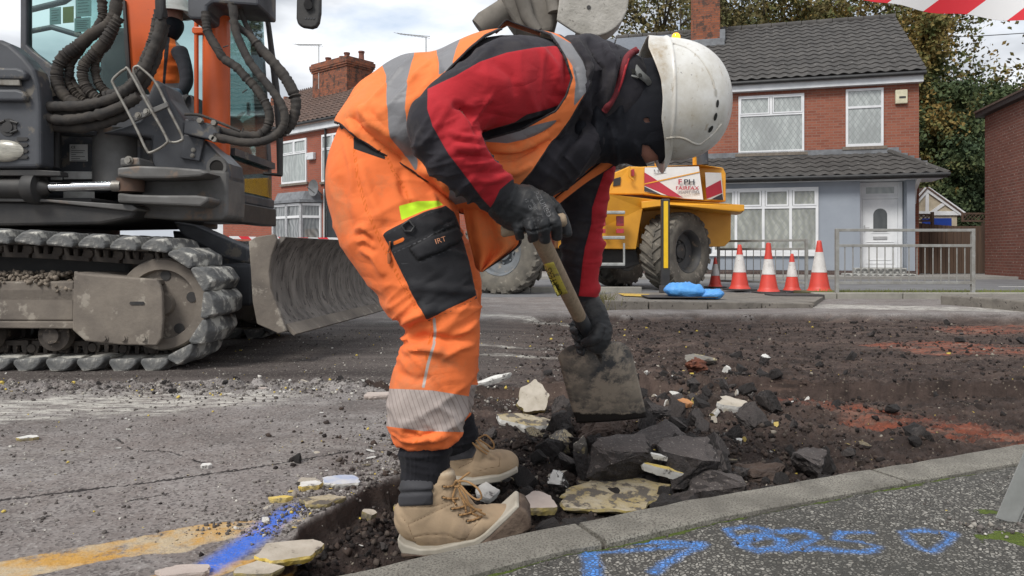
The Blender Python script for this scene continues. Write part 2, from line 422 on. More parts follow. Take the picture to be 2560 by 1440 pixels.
# ---- kerb stones beside the footway
m_kerb = M('kerb_concrete', (.26, .245, .21), (.15, .14, .12), scale=9, rough=.92, bump=.9, bscale=230, bdist=.005, c3=(.10, .092, .078), s3=210, t3=.54, detail=8)
def kerb_build():
    s = np.concatenate([[0], np.cumsum(np.hypot(*np.diff(KL, axis=0).T))])
    pj = G(1440, 1305, ZK); dj = np.hypot(KL[:, 0]-pj.x, KL[:, 1]-pj.y); sj = s[dj.argmin()]
    def at(t):
        x = np.interp(t, s, KL[:, 0]); y = np.interp(t, s, KL[:, 1]); return np.array([x, y])
    mb = MB(); t = sj-.92*6
    pale = []
    while t < s[-1]-.9:
        if t > 0:
            a0, a1 = t+.004, t+.912; n = 12; vs = []
            for k in range(n+1):
                u = a0+(a1-a0)*k/n; p = at(u); tg = at(u+.05)-at(u-.05); tg /= np.hypot(*tg); nr = np.array([tg[1], -tg[0]])   # towards camera side
                jz = .0012*math.sin(u*37)+.001*math.sin(u*91)
                for off, z in ((0, -.15), (0, ZK-.014+jz), (.010, ZK+jz), (.112, ZK-.001+jz), (.118, ZK-.006), (.118, -.15)):
                    q = p+nr*off; vs.append((q[0], q[1], z))
            fs = [(i*6+j, i*6+j+1, (i+1)*6+j+1, (i+1)*6+j) for i in range(n) for j in range(5)]
            fs += [tuple(range(6)), tuple(reversed(range(n*6, n*6+6)))]
            mb.add(vs, fs)
        t += .92
    return struct(mb.build('kerb', m_kerb, smooth=35)), s, at
_, KS, kat = kerb_build()

# ---- footway
def footway():
    _pj = G(1440, 1305, ZK); sj = KS[np.hypot(KL[:, 0]-_pj.x, KL[:, 1]-_pj.y).argmin()]
    us = np.concatenate([np.linspace(.05, max(.1, sj-1.5), 8), np.linspace(max(.1, sj-1.5), sj+2.9, 900)[1:], np.linspace(sj+2.9, KS[-1]-.3, 12)[1:]])
    vsn = np.concatenate([np.linspace(.119, .95, 170), [1.1, 1.5, 2.2, 3.5, 6]])
    P0 = np.array([kat(u) for u in us]); T = np.array([kat(min(u+.15, KS[-1]))-kat(max(u-.15, 0)) for u in us]); T /= np.hypot(T[:, 0], T[:, 1])[:, None]
    N = np.stack([T[:, 1], -T[:, 0]], 1)
    XY = P0[:, None, :]+N[:, None, :]*vsn[None, :, None]; sh = XY.shape[:2]; XY = XY.reshape(-1, 2)
    vv = np.tile(vsn, len(us))
    n3 = np.stack([XY[:, 0], XY[:, 1], XY[:, 0]*0], 1)
    Z = ZK-.008+.003*fbm(n3, 3, 3)-.006*np.exp(-((vv-.119)/.02)**2)+.0016*fbm(n3, 55, 2)
    moss = np.maximum(.016*(fbm(n3, 6, 4)+.5)-(vv-.119), -1)
    lc = np.array([G(2300+230, 1350, .11).x, G(2530, 1350, .11).y]); 
    d = np.hypot(XY[:, 0]-lc[0], (XY[:, 1]-lc[1])*1.6); moss = np.maximum(moss, .055+.03*fbm(n3, 22, 4)-d)
    lc = np.array([G(2480, 1285, .11).x, G(2480, 1285, .11).y]); d = np.hypot(XY[:, 0]-lc[0], (XY[:, 1]-lc[1])*1.6); moss = np.maximum(moss, .02+.03*fbm(n3, 30, 4)-d)
    c5 = lambda L_: [(1100+a/1.636, 560+b/1.636) for a, b in L_]
    strokes = [([(570, 1215), (600, 1300), (620, 1370), (630, 1460)], .016), ([(650, 1342), (850, 1325), (1070, 1305)], .010), ([(770, 1285), (900, 1298), (1070, 1302)], .010),
        ([(1070, 1308), (985, 1352), (920, 1385), (880, 1420)], .011),
        ([(1175, 1248), (1250, 1235), (1330, 1245), (1340, 1270), (1280, 1290), (1200, 1275), (1175, 1248)], .009),
        ([(1240, 1280), (1230, 1310), (1300, 1335), (1390, 1325), (1400, 1295), (1330, 1270), (1240, 1280)], .013),
        ([(1390, 1258), (1450, 1252), (1510, 1262), (1540, 1285), (1470, 1310), (1410, 1335), (1600, 1330)], .011),
        ([(1760, 1262), (1640, 1262), (1620, 1290), (1720, 1302), (1800, 1322), (1740, 1343), (1620, 1340)], .008),
        ([(1890, 1262), (1990, 1255), (2100, 1268), (2080, 1300), (2000, 1338), (1930, 1310), (1890, 1262)], .008)]
    blu = np.full(len(XY), -1.)
    for ln, wd in strokes:
        d, _ = linesd(gpts(c5(ln), .112), XY); blu = np.maximum(blu, wd-d)
    nv = len(vsn); i = np.arange((len(us)-1)*nv).reshape(-1, nv)[:, :-1].ravel(); F = np.stack([i, i+nv, i+nv+1, i+1], 1)
    s = NT('exposed_aggregate'); 
    ve = s.vor(125, 'DISTANCE_TO_EDGE', 'Distance'); vc = s.vor(125, 'F1', 'Color'); sep = s.n('ShaderNodeSeparateColor'); s.l(vc, sep.inputs[0])
    peb = s.ramp(ve, [(.05, 0.), (.17, 1.)]); sel = s.ramp(sep.outputs[0], [(.12, 0.), (.3, 1.)])
    peb = s.math('MULTIPLY', peb, sel)
    pc = s.mix(sep.outputs[1], (.09, .085, .075), (.36, .345, .31))
    col = s.mix(peb, s.mix(s.noise(9, 5, .6), (.028, .028, .026), (.085, .08, .072)), pc)
    col = s.mix(s.ramp(s.noise(2.2, 5, .6), [(.45, 0.), (.7, .5)]), col, (.055, .055, .048))
    b = s.math('ADD', s.attr('blue'), s.math('MULTIPLY', s.math('SUBTRACT', s.noise(17, 7, .75), .52), .034))
    bm_ = s.math('MULTIPLY', s.step(b, -.010, .012), s.ramp(s.math('ADD', peb, s.math('MULTIPLY', s.noise(240, 2), .5)), [(.15, .15), (.70, .95)]))
    col = s.mix(bm_, col, (.075, .26, .70))
    m_ = s.math('ADD', s.attr('moss'), s.math('MULTIPLY', s.math('SUBTRACT', s.noise(90, 5, .7), .5), .03))
    mm = s.step(m_, -.002, .004)
    col = s.mix(mm, col, s.mix(s.noise(120, 3), (.045, .075, .010), (.15, .20, .03)))
    h = s.math('ADD', peb, s.math('MULTIPLY', s.noise(300, 3), .4)); h = s.math('ADD', h, s.math('MULTIPLY', mm, s.math('MULTIPLY', s.noise(260, 3), 3)))
    mat = s.done(col, .85, 0, s.bump(h, .8, .004), spec=.35)
    struct(mesh_np('footway', np.stack([XY[:, 0], XY[:, 1], Z], 1), F, mat, attrs=dict(blue=blu, moss=moss)))
footway()

# ---- traffic island, far kerbs, far road and far footway
m_conc = M('island_concrete', (.20, .18, .155), (.12, .108, .095), scale=5, rough=.9, bump=.5, bscale=60, bdist=.01, c3=(.05, .042, .038), s3=22, t3=.62)
m_far = M('far_asphalt', (.165, .165, .17), (.125, .125, .13), scale=2.5, rough=.9, bump=.3, bscale=90)
m_farp = M('far_footway_slabs', (.30, .29, .27), (.23, .22, .205), scale=1.8, rough=.9, bump=.3, bscale=60)
def sheet(name, px_outline, z, mat, th=.12, bevel=.01, kind=True, zof=None):
    mb = MB(); pts = [G(a, b, z) for a, b in px_outline]
    mb.prism([(p.x, p.y, z) for p in pts], (0, 0, -th)); return struct(mb.build(name, mat, bevel=bevel))
# island: kerb blocks in front, rubbly slab on top
mb = MB(); xs = [1512, 1622, 1770, 1905, 2035]
for i in range(4):
    Y0 = 8.35+.06*i
    a = P(xs[i]+1.5, 700, Y0); b = P(xs[i+1]-1.5, 700, Y0+.05)
    mb.prism([(a.x, a.y, -.05), (b.x, b.y, -.05), (b.x, b.y, .165-.012*i), (a.x, a.y, .175-.012*i)], (0, .3, 0))
struct(mb.build('island_kerb', m_conc, bevel=.012))
mb = MB(); a = P(1495, 0, 8.7); b = P(2040, 0, 8.75)
mb.prism([(a.x, 8.66, .155), (b.x, 8.8, .13), (b.x+.8, 10.4, .11), (b.x-.3, 11.4, .11), (a.x+.55, 11.2, .12), (a.x+.05, 9.6, .15)], (0, 0, -.1)); struct(mb.build('island_top', m_conc))
sheet('island_paint', [(1545, 733), (1625, 735), (1612, 741), (1560, 739)], .159, M('old_yellow_paint', (.55, .36, .05), (.3, .22, .1), scale=30, lo=.5, hi=.6), th=.002, bevel=0)
# far kerb with verge under the railing
m_kf = M('far_kerb_concrete', (.30, .285, .25), (.22, .21, .185), scale=4, rough=.9, bump=.3)
mb = MB()
xs = [2035, 2093, 2258, 2420, 2600, 2800]
for i in range(5):
    a = P(xs[i]+1, 0, 10.4); b = P(xs[i+1]-1, 0, 10.4); mb.bx(a.x, b.x, 10.4, 10.55, 0, .155)
for i, x in enumerate((-2.4, -1.5, -.6, .3, 1.2)): mb.bx(x, x+.89, 11.9, 12.03, 0, .17)
struct(mb.build('far_kerb', m_kf, bevel=.012))
m_grass = M('verge_soil', (.07, .09, .025), (.12, .10, .06), scale=9, rough=1, bump=.6, bscale=80, bdist=.02)
mb = MB(); mb.bx(4.3, 12.2, 10.55, 11.3, 0, .147); struct(mb.build('verge', m_grass))
mb = MB(); mb.bx(-9.0, 4.3, 10.8, 11.6, 0, .075); struct(mb.build('island_tail', m_far))
mb = MB(); mb.bx(-60, 60, 11.62, 18.0, 0, .082); struct(mb.build('far_road', m_far))
mb = MB(); mb.bx(-60, 60, 18.0, 18.15, 0, .15); mb.bx(-60, 60, 18.15, 24, 0, .142); struct(mb.build('far_footway', m_farp))
# white road line on the far road
mb = MB(); mb.bx(9.2, 16, 13.9, 14.0, .082, .0865); struct(mb.build('far_road_line', M('line_white', (.6, .6, .58), rough=.8)))
# raised footway corner at the right
mb = MB(); o1 = [G(2350, 737, .19), G(2440, 736, .19), G(2700, 736, .19), G(2900, 760, .19), G(2700, 772, .19), G(2560, 752, .19), G(2480, 745, .19)]
mb.prism([(p.x, p.y, .19) for p in o1], (0, 0, -.2)); struct(mb.build('footway_corner', m_conc, bevel=.02))
# ================= BUILDINGS =================
class Fr:                                     # a local frame: x along the facade, y into the building
    def __init__(s, o, rz): s.o = Vector(o); s.rz = rz; s.c = math.cos(rz); s.s = math.sin(rz)
    def hit(s, px, py, yl=0.0):               # where the sight line meets the plane y=yl -> (x, z)
        d = P(px, py, 1.0)-Vector((0, 0, CAMZ)); n = Vector((-s.s, s.c, 0))
        t = (n.dot(s.o)+yl)/n.dot(d); w_ = Vector((0, 0, CAMZ))+d*t-s.o
        return w_.x*s.c+w_.y*s.s, w_.z
def brick_mat(name, c1, c2, mortar, scale=1.0, var=.5, chips=None, dark=None):
    s = NT(name); sp = s.n('ShaderNodeSeparateXYZ'); s.l(s.tc.outputs['Object'], sp.inputs[0])
    cb = s.n('ShaderNodeCombineXYZ'); s.l(s.math('ADD', sp.outputs[0], sp.outputs[1]), cb.inputs[0]); s.l(sp.outputs[2], cb.inputs[1])
    b = s.n('ShaderNodeTexBrick'); s.l(cb.outputs[0], b.inputs[0]); b.inputs['Scale'].default_value = 1
    b.inputs['Brick Width'].default_value = .225*scale; b.inputs['Row Height'].default_value = .075*scale; b.inputs['Mortar Size'].default_value = .008; b.inputs['Bias'].default_value = -.1
    b.inputs['Color1'].default_value = (*c1, 1); b.inputs['Color2'].default_value = (*c2, 1); b.inputs['Mortar'].default_value = (*mortar, 1)
    col = s.mix(s.ramp(s.noise(.8, 5, .6), [(.35, 0.), (.7, .45)]), b.outputs['Color'], tuple(a*.62 for a in c1))
    if chips: col = s.mix(s.ramp(s.vor(9, out='Distance'), [(.10, 1.), (.2, 0.)]), col, chips)
    if dark: col = s.mix(s.ramp(s.noise(5, 5, .7), [(.5, 0.), (.58, .85)]), col, dark)
    col = s.mix(s.ramp(s.noise(30, 4, .7), [(.4, 0.), (.8, .35)]), col, (.32, .22, .17))
    return s.done(col, .9, 0, s.bump(b.outputs['Fac'], -.4, .01), spec=.2)
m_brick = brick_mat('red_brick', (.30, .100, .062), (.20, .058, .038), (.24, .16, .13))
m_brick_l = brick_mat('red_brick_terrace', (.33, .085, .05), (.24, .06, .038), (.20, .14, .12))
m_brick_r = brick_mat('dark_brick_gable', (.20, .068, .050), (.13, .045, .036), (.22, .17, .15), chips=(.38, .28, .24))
m_chim = brick_mat('chimney_brick', (.30, .09, .04), (.16, .055, .035), (.10, .08, .07), dark=(.035, .03, .028))
m_plinth = brick_mat('plinth_brick', (.07, .05, .05), (.05, .04, .04), (.12, .11, .10))
m_upvc = M('white_upvc', (.72, .73, .74), (.62, .63, .65), scale=3, rough=.35)
m_fascia = M('white_fascia', (.66, .68, .70), (.52, .54, .56), scale=2, rough=.5)
m_render = M('grey_render', (.285, .315, .36), (.25, .278, .32), scale=1.3, rough=.85, bump=.15, bscale=120)
m_black = M('black_plastic', (.02, .02, .022), (.035, .035, .035), rough=.5)
m_lead = M('lead_flashing', (.19, .20, .215), (.12, .125, .135), scale=6, rough=.7)
m_sill = M('stone_sill', (.20, .17, .14), (.13, .11, .09), scale=12, rough=.9, bump=.3)
m_wood = M('fence_boards', (.115, .072, .048), (.07, .046, .034), scale=2, rough=.85, stretch=(7, 7, .4), bump=.3, bscale=40)
m_galv = M('galvanised_steel', (.42, .43, .42), (.30, .31, .30), scale=14, rough=.5, metal=.35, bump=.1)
def tile_mat(name, a, b):
    return M(name, a, b, scale=2.2, rough=.85, bump=.4, bscale=45, bdist=.01, c3=tuple(min(1, x*1.9+.02) for x in a), s3=9, t3=.64)
m_tile = tile_mat('grey_pantiles', (.075, .070, .066), (.045, .042, .040))
m_tile_b = tile_mat('brown_pantiles', (.115, .072, .055), (.075, .048, .038))
def glass_mat(name, inner, inner2, lattice=False, lsize=.14, rough=.08):
    s = NT(name); sp = s.n('ShaderNodeSeparateXYZ'); s.l(s.tc.outputs['Object'], sp.inputs[0])
    sx = s.math('ADD', sp.outputs[0], sp.outputs[1]); z = sp.outputs[2]
    fold = s.math('MULTIPLY', s.math('SINE', s.math('MULTIPLY', s.math('ADD', sx, s.math('MULTIPLY', s.noise(1.2, 2), .8)), 34)), .5)
    col = s.mix(s.math('ADD', fold, .5, clamp=True), inner, inner2)
    col = s.mix(s.ramp(s.noise(1.1, 4, .6), [(.42, 0.), (.62, .7)]), col, tuple(x*.55 for x in inner))
    if lattice:
        def ln(v):
            f = s.math('FRACT', v); return s.math('LESS_THAN', s.math('ABSOLUTE', s.math('SUBTRACT', f,   .5)), .05)
        u1 = s.math('DIVIDE', s.math('ADD', s.math('MULTIPLY', sx, 1.5), z), lsize*1.5); u2 = s.math('DIVIDE', s.math('SUBTRACT', s.math('MULTIPLY', sx, 1.5), z), lsize*1.5)
        lm = s.math('MAXIMUM', ln(u1), ln(u2)); col = s.mix(lm, col, (.21, .22, .22))
    s.b.inputs['Coat Weight'].default_value = 1.0; s.b.inputs['Coat Roughness'].default_value = .03; s.b.inputs['Coat IOR'].default_value = 1.6
    return s.done(col, .5, 0)
m_gl_lat = glass_mat('leaded_glass_with_net', (.40, .43, .42), (.30, .33, .32), True)
m_gl_lat2 = glass_mat('leaded_glass_bay', (.22, .23, .20), (.33, .34, .30), True, .17)
m_gl_net = glass_mat('glass_with_net', (.36, .39, .38), (.25, .28, .27))
m_gl_blind = glass_mat('glass_with_blinds', (.10, .11, .115), (.26, .27, .27))
m_gl_dark = glass_mat('dark_glass', (.03, .035, .035), (.05, .055, .055))

def roof_sheet(mb, x0, x1, ya, za, yb, zb, pitch_w=.30, row=.32, amp=.022, seg=6, xl=None, xr=None):
    # pantiles: wavy across, stepped down the slope; (ya,za) eave, (yb,zb) ridge
    ln = math.hypot(yb-ya, zb-za); nr = max(2, int(round(ln/row))); nc = max(2, int(round((x1-x0)/pitch_w)))*seg
    dy, dz = (yb-ya)/ln, (zb-za)/ln; ny, nz_ = -dz, dy
    vs = []; fs = []
    for r in range(nr):
        for e in (0, 1):
            t = (r+e)/nr; lift = .028*(1-e)+.002
            for c in range(nc+1):
                u = c/nc; xa = x0 if xl is None else x0+(xl-x0)*t; xb = x1 if xr is None else x1+(xr-x1)*t
                x = xa+(xb-xa)*u; ph = (x-x0)/pitch_w*2*math.pi
                h = amp*math.sin(ph)+lift
                vs.append((x, ya+dy*ln*t+ny*h, za+dz*ln*t+nz_*h))
    w_ = nc+1
    for r in range(nr):
        a = 2*r*w_; b = a+w_
        fs += [(a+c, a+c+1, b+c+1, b+c) for c in range(nc)]
        if r < nr-1: fs += [(b+c, b+c+1, b+w_+c+1, b+w_+c) for c in range(nc)]
    mb.add(vs, fs)
    # solid roof deck below
    mb.prism([(x0, ya-ny*.0, za-.03), (x1, ya, za-.03), ((x1 if xr is None else xr), yb, zb-.03), ((x0 if xl is None else xl), yb, zb-.03)], (0, 0, -.10))
def window(parent, F, px, yl, mat, tops=(), vert=(), depth=.06, fw=.055, sill=True, lab=None, rect=None, mid=None, sillm=None):
    if rect: x0, x1, z0, z1 = rect
    else:
        a = F.hit(px[0], px[1], yl); b = F.hit(px[2], px[3], yl); c = F.hit(px[0], px[3], yl); d = F.hit(px[2], px[1], yl)
        x0, x1 = (a[0]+c[0])/2, (b[0]+d[0])/2; z1 = (a[1]+d[1])/2; z0 = (b[1]+c[1])/2
    y0 = yl-.05
    mb = MB(); mb.bx(x0, x1, y0, y0+depth, z0, z0+fw*1.2); mb.bx(x0, x1, y0, y0+depth, z1-fw, z1)
    mb.bx(x0, x0+fw, y0+.001, y0+depth, z0+fw*1.2, z1-fw); mb.bx(x1-fw, x1, y0+.001, y0+depth, z0+fw*1.2, z1-fw)
    H = z1-z0; Wd = x1-x0
    zt = z0+H*mid if mid else None
    if mid: mb.bx(x0+fw, x1-fw, y0+.002, y0+depth, zt-fw/2, zt+fw/2)
    for v in vert: mb.bx(x0+Wd*v-fw*.5, x0+Wd*v+fw*.5, y0+.003, y0+depth, z0+fw*1.2, (zt-fw/2) if mid else z1-fw)
    for v in tops: mb.bx(x0+Wd*v-fw*.6, x0+Wd*v+fw*.6, y0+.003, y0+depth, (zt or z0)+fw/2, z1-fw)
    # casement sashes of the top lights stand proud
    if mid and tops:
        e = [0]+list(tops)+[1]
        for i in range(len(e)-1):
            xa, xb = x0+Wd*e[i]+fw*.8, x0+Wd*e[i+1]-fw*.8
            for q in ((xa, xb, zt+fw*.5, zt+fw*1.1), (xa, xb, z1-fw*1.5, z1-fw*.9), (xa, xa+fw*.6, zt+fw*1.1, z1-fw*1.5), (xb-fw*.6, xb, zt+fw*1.1, z1-fw*1.5)): mb.bx(q[0], q[1], y0-.012, y0+.03, q[2], q[3])
    wo = mb.build('window', m_upvc, parent)
    if lab: wo['label'] = lab
    g = MB(); g.bx(x0+fw*.6, x1-fw*.6, y0+.028, y0+.04, z0+fw, z1-fw*.8); g.build('pane', mat, wo)
    if sill:
        q = MB(); q.bx(x0-.09, x1+.09, yl-.07, yl-.002, z0-.09, z0-.004); q.build('sill', sillm or m_sill, wo)
    return (x0, x1, z0, z1)
def chimney_stack(parent, x0, x1, y0, y1, z0, z1, pots, pm, name='chimney'):
    mb = MB(); mb.bx(x0, x1, y0, y1, z0, z1-.42)
    for i, (e, h) in enumerate(((.04, .08), (.08, .08), (.10, .16), (.05, .08))):
        zz = z1-.42+sum((.08, .08, .16, .08)[:i]); mb.bx(x0-e, x1+e, y0-e, y1+e, zz+.001, zz+h)
    ch = mb.build(name, m_chim, parent, bevel=.01)
    f = MB(); f.bx(x0-.05, x1+.05, y0-.05, y1+.05, z0+.02, z0+.22); 
    for (px_, py_, r, h) in pots:
        q = MB(); q.lathe((px_, py_, z1-.05), [(0, 0), (r*1.1, 0), (r*1.1, .06), (r*.92, .09), (r*.85, h-.08), (r*1.05, h-.06), (r*1.05, h), (r*.8, h), (r*.8, h-.1), (0, h-.1)], seg=16)
        q.build('chimney_pot', M('terracotta', (.20, .075, .05), (.10, .05, .04), scale=9, rough=.9) if 'terracotta' not in bpy.data.materials else bpy.data.materials['terracotta'], ch, smooth=40)
    return ch

# ---------- the semi-detached house at the right ----------
F1 = Fr((11.0, 20.0, .14), R(-15.3))
H1 = thing('brick_house', 'red brick house with grey pantile roof and a pale grey rendered front behind the cones', 'house', F1.o, rz=F1.rz)
xL = -8.6                                      # the pair continues to the left behind the helmet
ez = F1.hit(2298, 186, 0)[1]; rid = F1.hit(2270, 40, 3.3)[1]
mb = MB(); mb.bx(xL, 0, 0, 6.6, -.1, ez); mb.prism([(0, 0, ez), (0, 6.6, ez), (0, 3.3, rid-.1)], (-.25, 0, 0)); mb.build('wall', m_brick, H1)
mb = MB(); roof_sheet(mb, xL, .12, -.28, ez+.06, 3.3, rid); mb.m = 0
rf = mb.build('roof', m_tile, H1, smooth=50)
mb = MB(); mb.prism([(xL, 6.9, ez), (.12, 6.9, ez), (.12, 3.35, rid-.02), (xL, 3.35, rid-.02)], (0, 0, -.1)); mb.build('rear_slope', m_tile, rf)
mb = MB(); 
for i in range(19): x = xL+i*.46; mb.tube([(x, 3.33, rid+.0), (x+.44, 3.33, rid+.0)], [.11, .12], 12)
mb.build('ridge_tiles', m_tile, rf, smooth=50)
mb = MB(); mb.tube([(xL, -.30, ez-.02), (.1, -.30, ez-.02)], .055, 8); mb.build('gutter', m_black, rf, smooth=60)
mb = MB(); mb.bx(xL, .06, -.22, -.002, ez-.24, ez-.04); mb.build('fascia', m_fascia, H1)
# chimney
cx0 = F1.hit(1728, 60, 2.6)[0]; cx1 = F1.hit(1800, 60, 2.6)[0]
chimney_stack(rf, cx0, cx1, 2.3, 3.4, F1.hit(1760, 105, 2.4)[1]-.5, rid+1.55, [(cx0+.25, 2.8, .12, .35), (cx1-.25, 2.8, .12, .35)], None)
mb = MB(); zc = F1.hit(1760, 100, 2.4)[1]; mb.bx(cx0-.12, cx1+.14, 2.12, 2.3, zc-.28, zc-.05); mb.bx(cx1-.02, cx1+.16, 2.3, 3.3, zc-.1, zc+.28); mb.build('flashing', m_lead, rf, bevel=.01)
# solar panels on the neighbour's half
m_solar = M('solar_glass', (.10, .115, .14), (.08, .09, .11), rough=.15)
sl = Vector((0, 3.58, rid-ez)).normalized()
for i in range(4):
    mb = MB(); xa = cx0-.35-1.05*(i+1); base = Vector((xa, 1.55, ez+.06+(1.83/3.58)*(rid-ez-.06)+.10)); nrm = Vector((0, -sl.z, sl.y))
    mb.prism([base, base+Vector((1.0, 0, 0)), base+Vector((1.0, 0, 0))+sl*1.65, base+sl*1.65], nrm*.04); mb.build('solar_panel', m_solar, rf, bevel=.005)
window(H1, F1, (1846, 238, 2010, 382), 0, m_gl_lat, tops=(.5,), mid=.66, lab='wide two light upper window')
window(H1, F1, (2114, 222, 2208, 366), 0, m_gl_lat, tops=(), mid=.68, fw=.06)
x, z = F1.hit(2252, 243, 0); mb = MB(); mb.box((x, -.05, z), (.30, .10, .38)); mb.m = 0; ab = mb.build('alarm_box', M('cream_plastic', (.62, .58, .42), rough=.5), H1, bevel=.02)
mb = MB(); mb.box((x+.02, -.105, z-.02), (.16, .012, .05)); mb.build('badge', m_black, ab)
# ground floor front, projecting
yg = -.85; xd0 = F1.hit(2150, 560, yg)[0]; xd1 = F1.hit(2256, 560, yg+.5)[0]; zt = F1.hit(2150, 452, yg)[1]
xr_ = F1.hit(2288, 560, yg)[0]
zw0 = F1.hit(1930, 632, yg)[1]; zw1 = F1.hit(1930, 470, yg)[1]; xw0 = F1.hit(1780, 560, yg)[0]; xw1 = F1.hit(2046, 560, yg)[0]
mb = MB(); mb.bx(xw1, xd0, yg, -.003, .12, zt); mb.bx(xL, xw0, yg, -.003, .12, zt); mb.bx(xw0, xw1, yg, -.003, .12, zw0); mb.bx(xw0, xw1, yg, -.003, zw1, zt)
mb.bx(xd0, xd1, yg+.45, -.003, .12, zt); mb.bx(xd1, xr_, yg, -.003, .12, zt)
mb.build('ground_floor_wall', m_render, H1)
mb = MB(); mb.bx(xL, xd0-.0, yg-.02, -.003, -.12, .118); mb.bx(xd1, xr_+.02, yg-.02, -.003, -.12, .118); mb.build('plinth', m_plinth, H1)
window(H1, F1, None, yg, m_gl_lat2, tops=(.23, .49, .745), vert=(.23, .49, .745), mid=.70, rect=(xw0+.005, xw1-.005, zw0, zw1), fw=.07, lab='wide bay window with four lights', sillm=m_upvc)
# canopy roof
zc0 = F1.hit(2230, 437, yg-.3)[1]; zc1 = F1.hit(2100, 385, 0)[1]
mb = MB(); roof_sheet(mb, xL, .38, yg-.32, zc0+.02, -.01, zc1, xr=-.75, row=.27)
can = mb.build('canopy_roof', m_tile, H1, smooth=50)
mb = MB(); mb.prism([(.38, yg-.32, zc0-.02), (.38, -.01, zc0-.02), (-.75, -.01, zc1+.02)], (-.03, 0, .0)); mb.tube([(.40, yg-.34, zc0+.0), (-.75, 0, zc1+.03)], .07, 8); mb.build('hip', m_tile, can)
mb = MB(); mb.bx(xL, -.5, -.05, -.003, zc1-.02, zc1+.13)
for i in range(6): mb.bx(-.75+i*.16, -.6+i*.16, -.03, -.003, zc1-.02-i*.09, zc1+.12-i*.075)
mb.build('flashing', m_lead, can)
mb = MB(); mb.bx(xL, .3, yg-.24, -.003, zt-.0, zc0-.05); mb.build('fascia', m_fascia, can)
mb = MB(); mb.tube([(xL, yg-.36, zc0-.02), (.42, yg-.36, zc0-.02)], .05, 8); mb.build('gutter', m_black, can, smooth=60)
mb = MB(); q = [(xr_+.003, yg-.2, zt-.002), (xr_+.003, yg+.5, zt-.002), (xr_+.003, yg+.5, zt-.6), (xr_+.003, yg+.35, zt-.62), (xr_+.003, yg+.25, zt-.25)]; mb.prism(q, (.10, 0, 0)); mb.build('bracket', m_upvc, can)
# door in its frame
dz0 = F1.hit(2200, 669, yg+.45)[1]; dz1 = F1.hit(2200, 456, yg+.45)[1]; y0 = yg+.44
mb = MB(); mb.bx(xd0+.02, xd0+.13, y0-.05, y0, dz0, dz1); mb.bx(xd1-.13, xd1-.02, y0-.05, y0, dz0, dz1); mb.bx(xd0+.13, xd1-.13, y0-.05, y0, dz1-.45, dz1-.38); mb.bx(xd0+.13, xd1-.13, y0-.05, y0, dz1-.08, dz1); mb.bx(xd0+.13, xd1-.13, y0-.02, y0, dz1-.38, dz1-.08)
df = mb.build('door_frame', m_upvc, H1, bevel=.006)
mb = MB(); mb.bx(xd0+.22, xd1-.22, y0-.03, y0-.02, dz1-.30, dz1-.13); mb.build('fanlight', m_gl_net, df)
mb = MB(); a, b = xd0+.135, xd1-.135; c = (a+b)/2; zt2 = dz1-.455; mb.bx(a, b, y0-.035, y0, dz0, zt2)
for q in ((a+.08, b-.08, dz0+.1, dz0+.7), (a+.16, b-.16, dz0+.2, dz0+.6)):
    for e in ((q[0], q[1], q[2], q[2]+.02), (q[0], q[1], q[3]-.02, q[3]), (q[0], q[0]+.02, q[2]+.02, q[3]-.02), (q[1]-.02, q[1], q[2]+.02, q[3]-.02)): mb.bx(e[0], e[1], y0-.05, y0-.034, e[2], e[3])
dr = mb.build('door', m_upvc, H1, bevel=.004)
def arch(w_, h, n=14): return [(-w_, 0), (w_, 0)]+[(w_*math.cos(t), h-w_+w_*math.sin(t)) for t in np.linspace(0, math.pi, n)]
gz0 = dz0+.92
mb = MB(); mb.prism([(c+u, y0-.048, gz0+v) for u, v in arch(.22, zt2-.25-gz0+.04)], (0, .014, 0)); mb.build('glazing_bead', m_upvc, dr)
mb = MB(); mb.prism([(c+u, y0-.056, gz0+.04+v) for u, v in arch(.17, zt2-.25-gz0-.04)], (0, .010, 0)); mb.build('glazing', m_gl_dark, dr)
mb = MB(); mb.bx(c-.17, c+.17, y0-.06, y0-.035, gz0-.16, gz0-.08); mb.build('letterbox', M('satin_silver', (.5, .5, .5), rough=.4, metal=.6), dr, bevel=.005)
mb = MB(); mb.bar((a+.04, y0-.08, dz0+1.0), (a+.04, y0-.08, dz0+1.14), .025); mb.bar((a+.04, y0-.08, dz0+1.07), (a+.16, y0-.08, dz0+1.07), .02); mb.build('handle', bpy.data.materials['satin_silver'], dr)
# doorstep with ring-faced blocks
mb = MB(); m_st = M('pale_step', (.45, .45, .43), (.33, .33, .31), scale=8, rough=.8)
sx0 = F1.hit(2112, 690, yg-.6)[0]; sx1 = F1.hit(2292, 690, yg-.6)[0]
mb.bx(sx0, sx1, yg-.55, y0-.05, -.1, .05); mb.bx(sx0+.3, sx1-.15, yg-.25, y0-.05, .05, dz0+.0)
st = mb.build('doorstep', m_st, H1, bevel=.01)
for r_, yy, zz, xa, xb in ((10, yg-.56, -.03, sx0, sx1), (8, yg-.26, .11, sx0+.3, sx1-.15)):
    mb = MB()
    for i in range(r_):
        cxx = xa+(i+.5)*(xb-xa)/r_; mb.lathe((cxx, yy, zz), [(.075, 0), (.075, -.03), (.045, -.03), (.045, 0)], 'Y', 14)
    mb.build('block_row', M('ring_blocks', (.16, .16, .155), rough=.8) if 'ring_blocks' not in bpy.data.materials else bpy.data.materials['ring_blocks'], st)

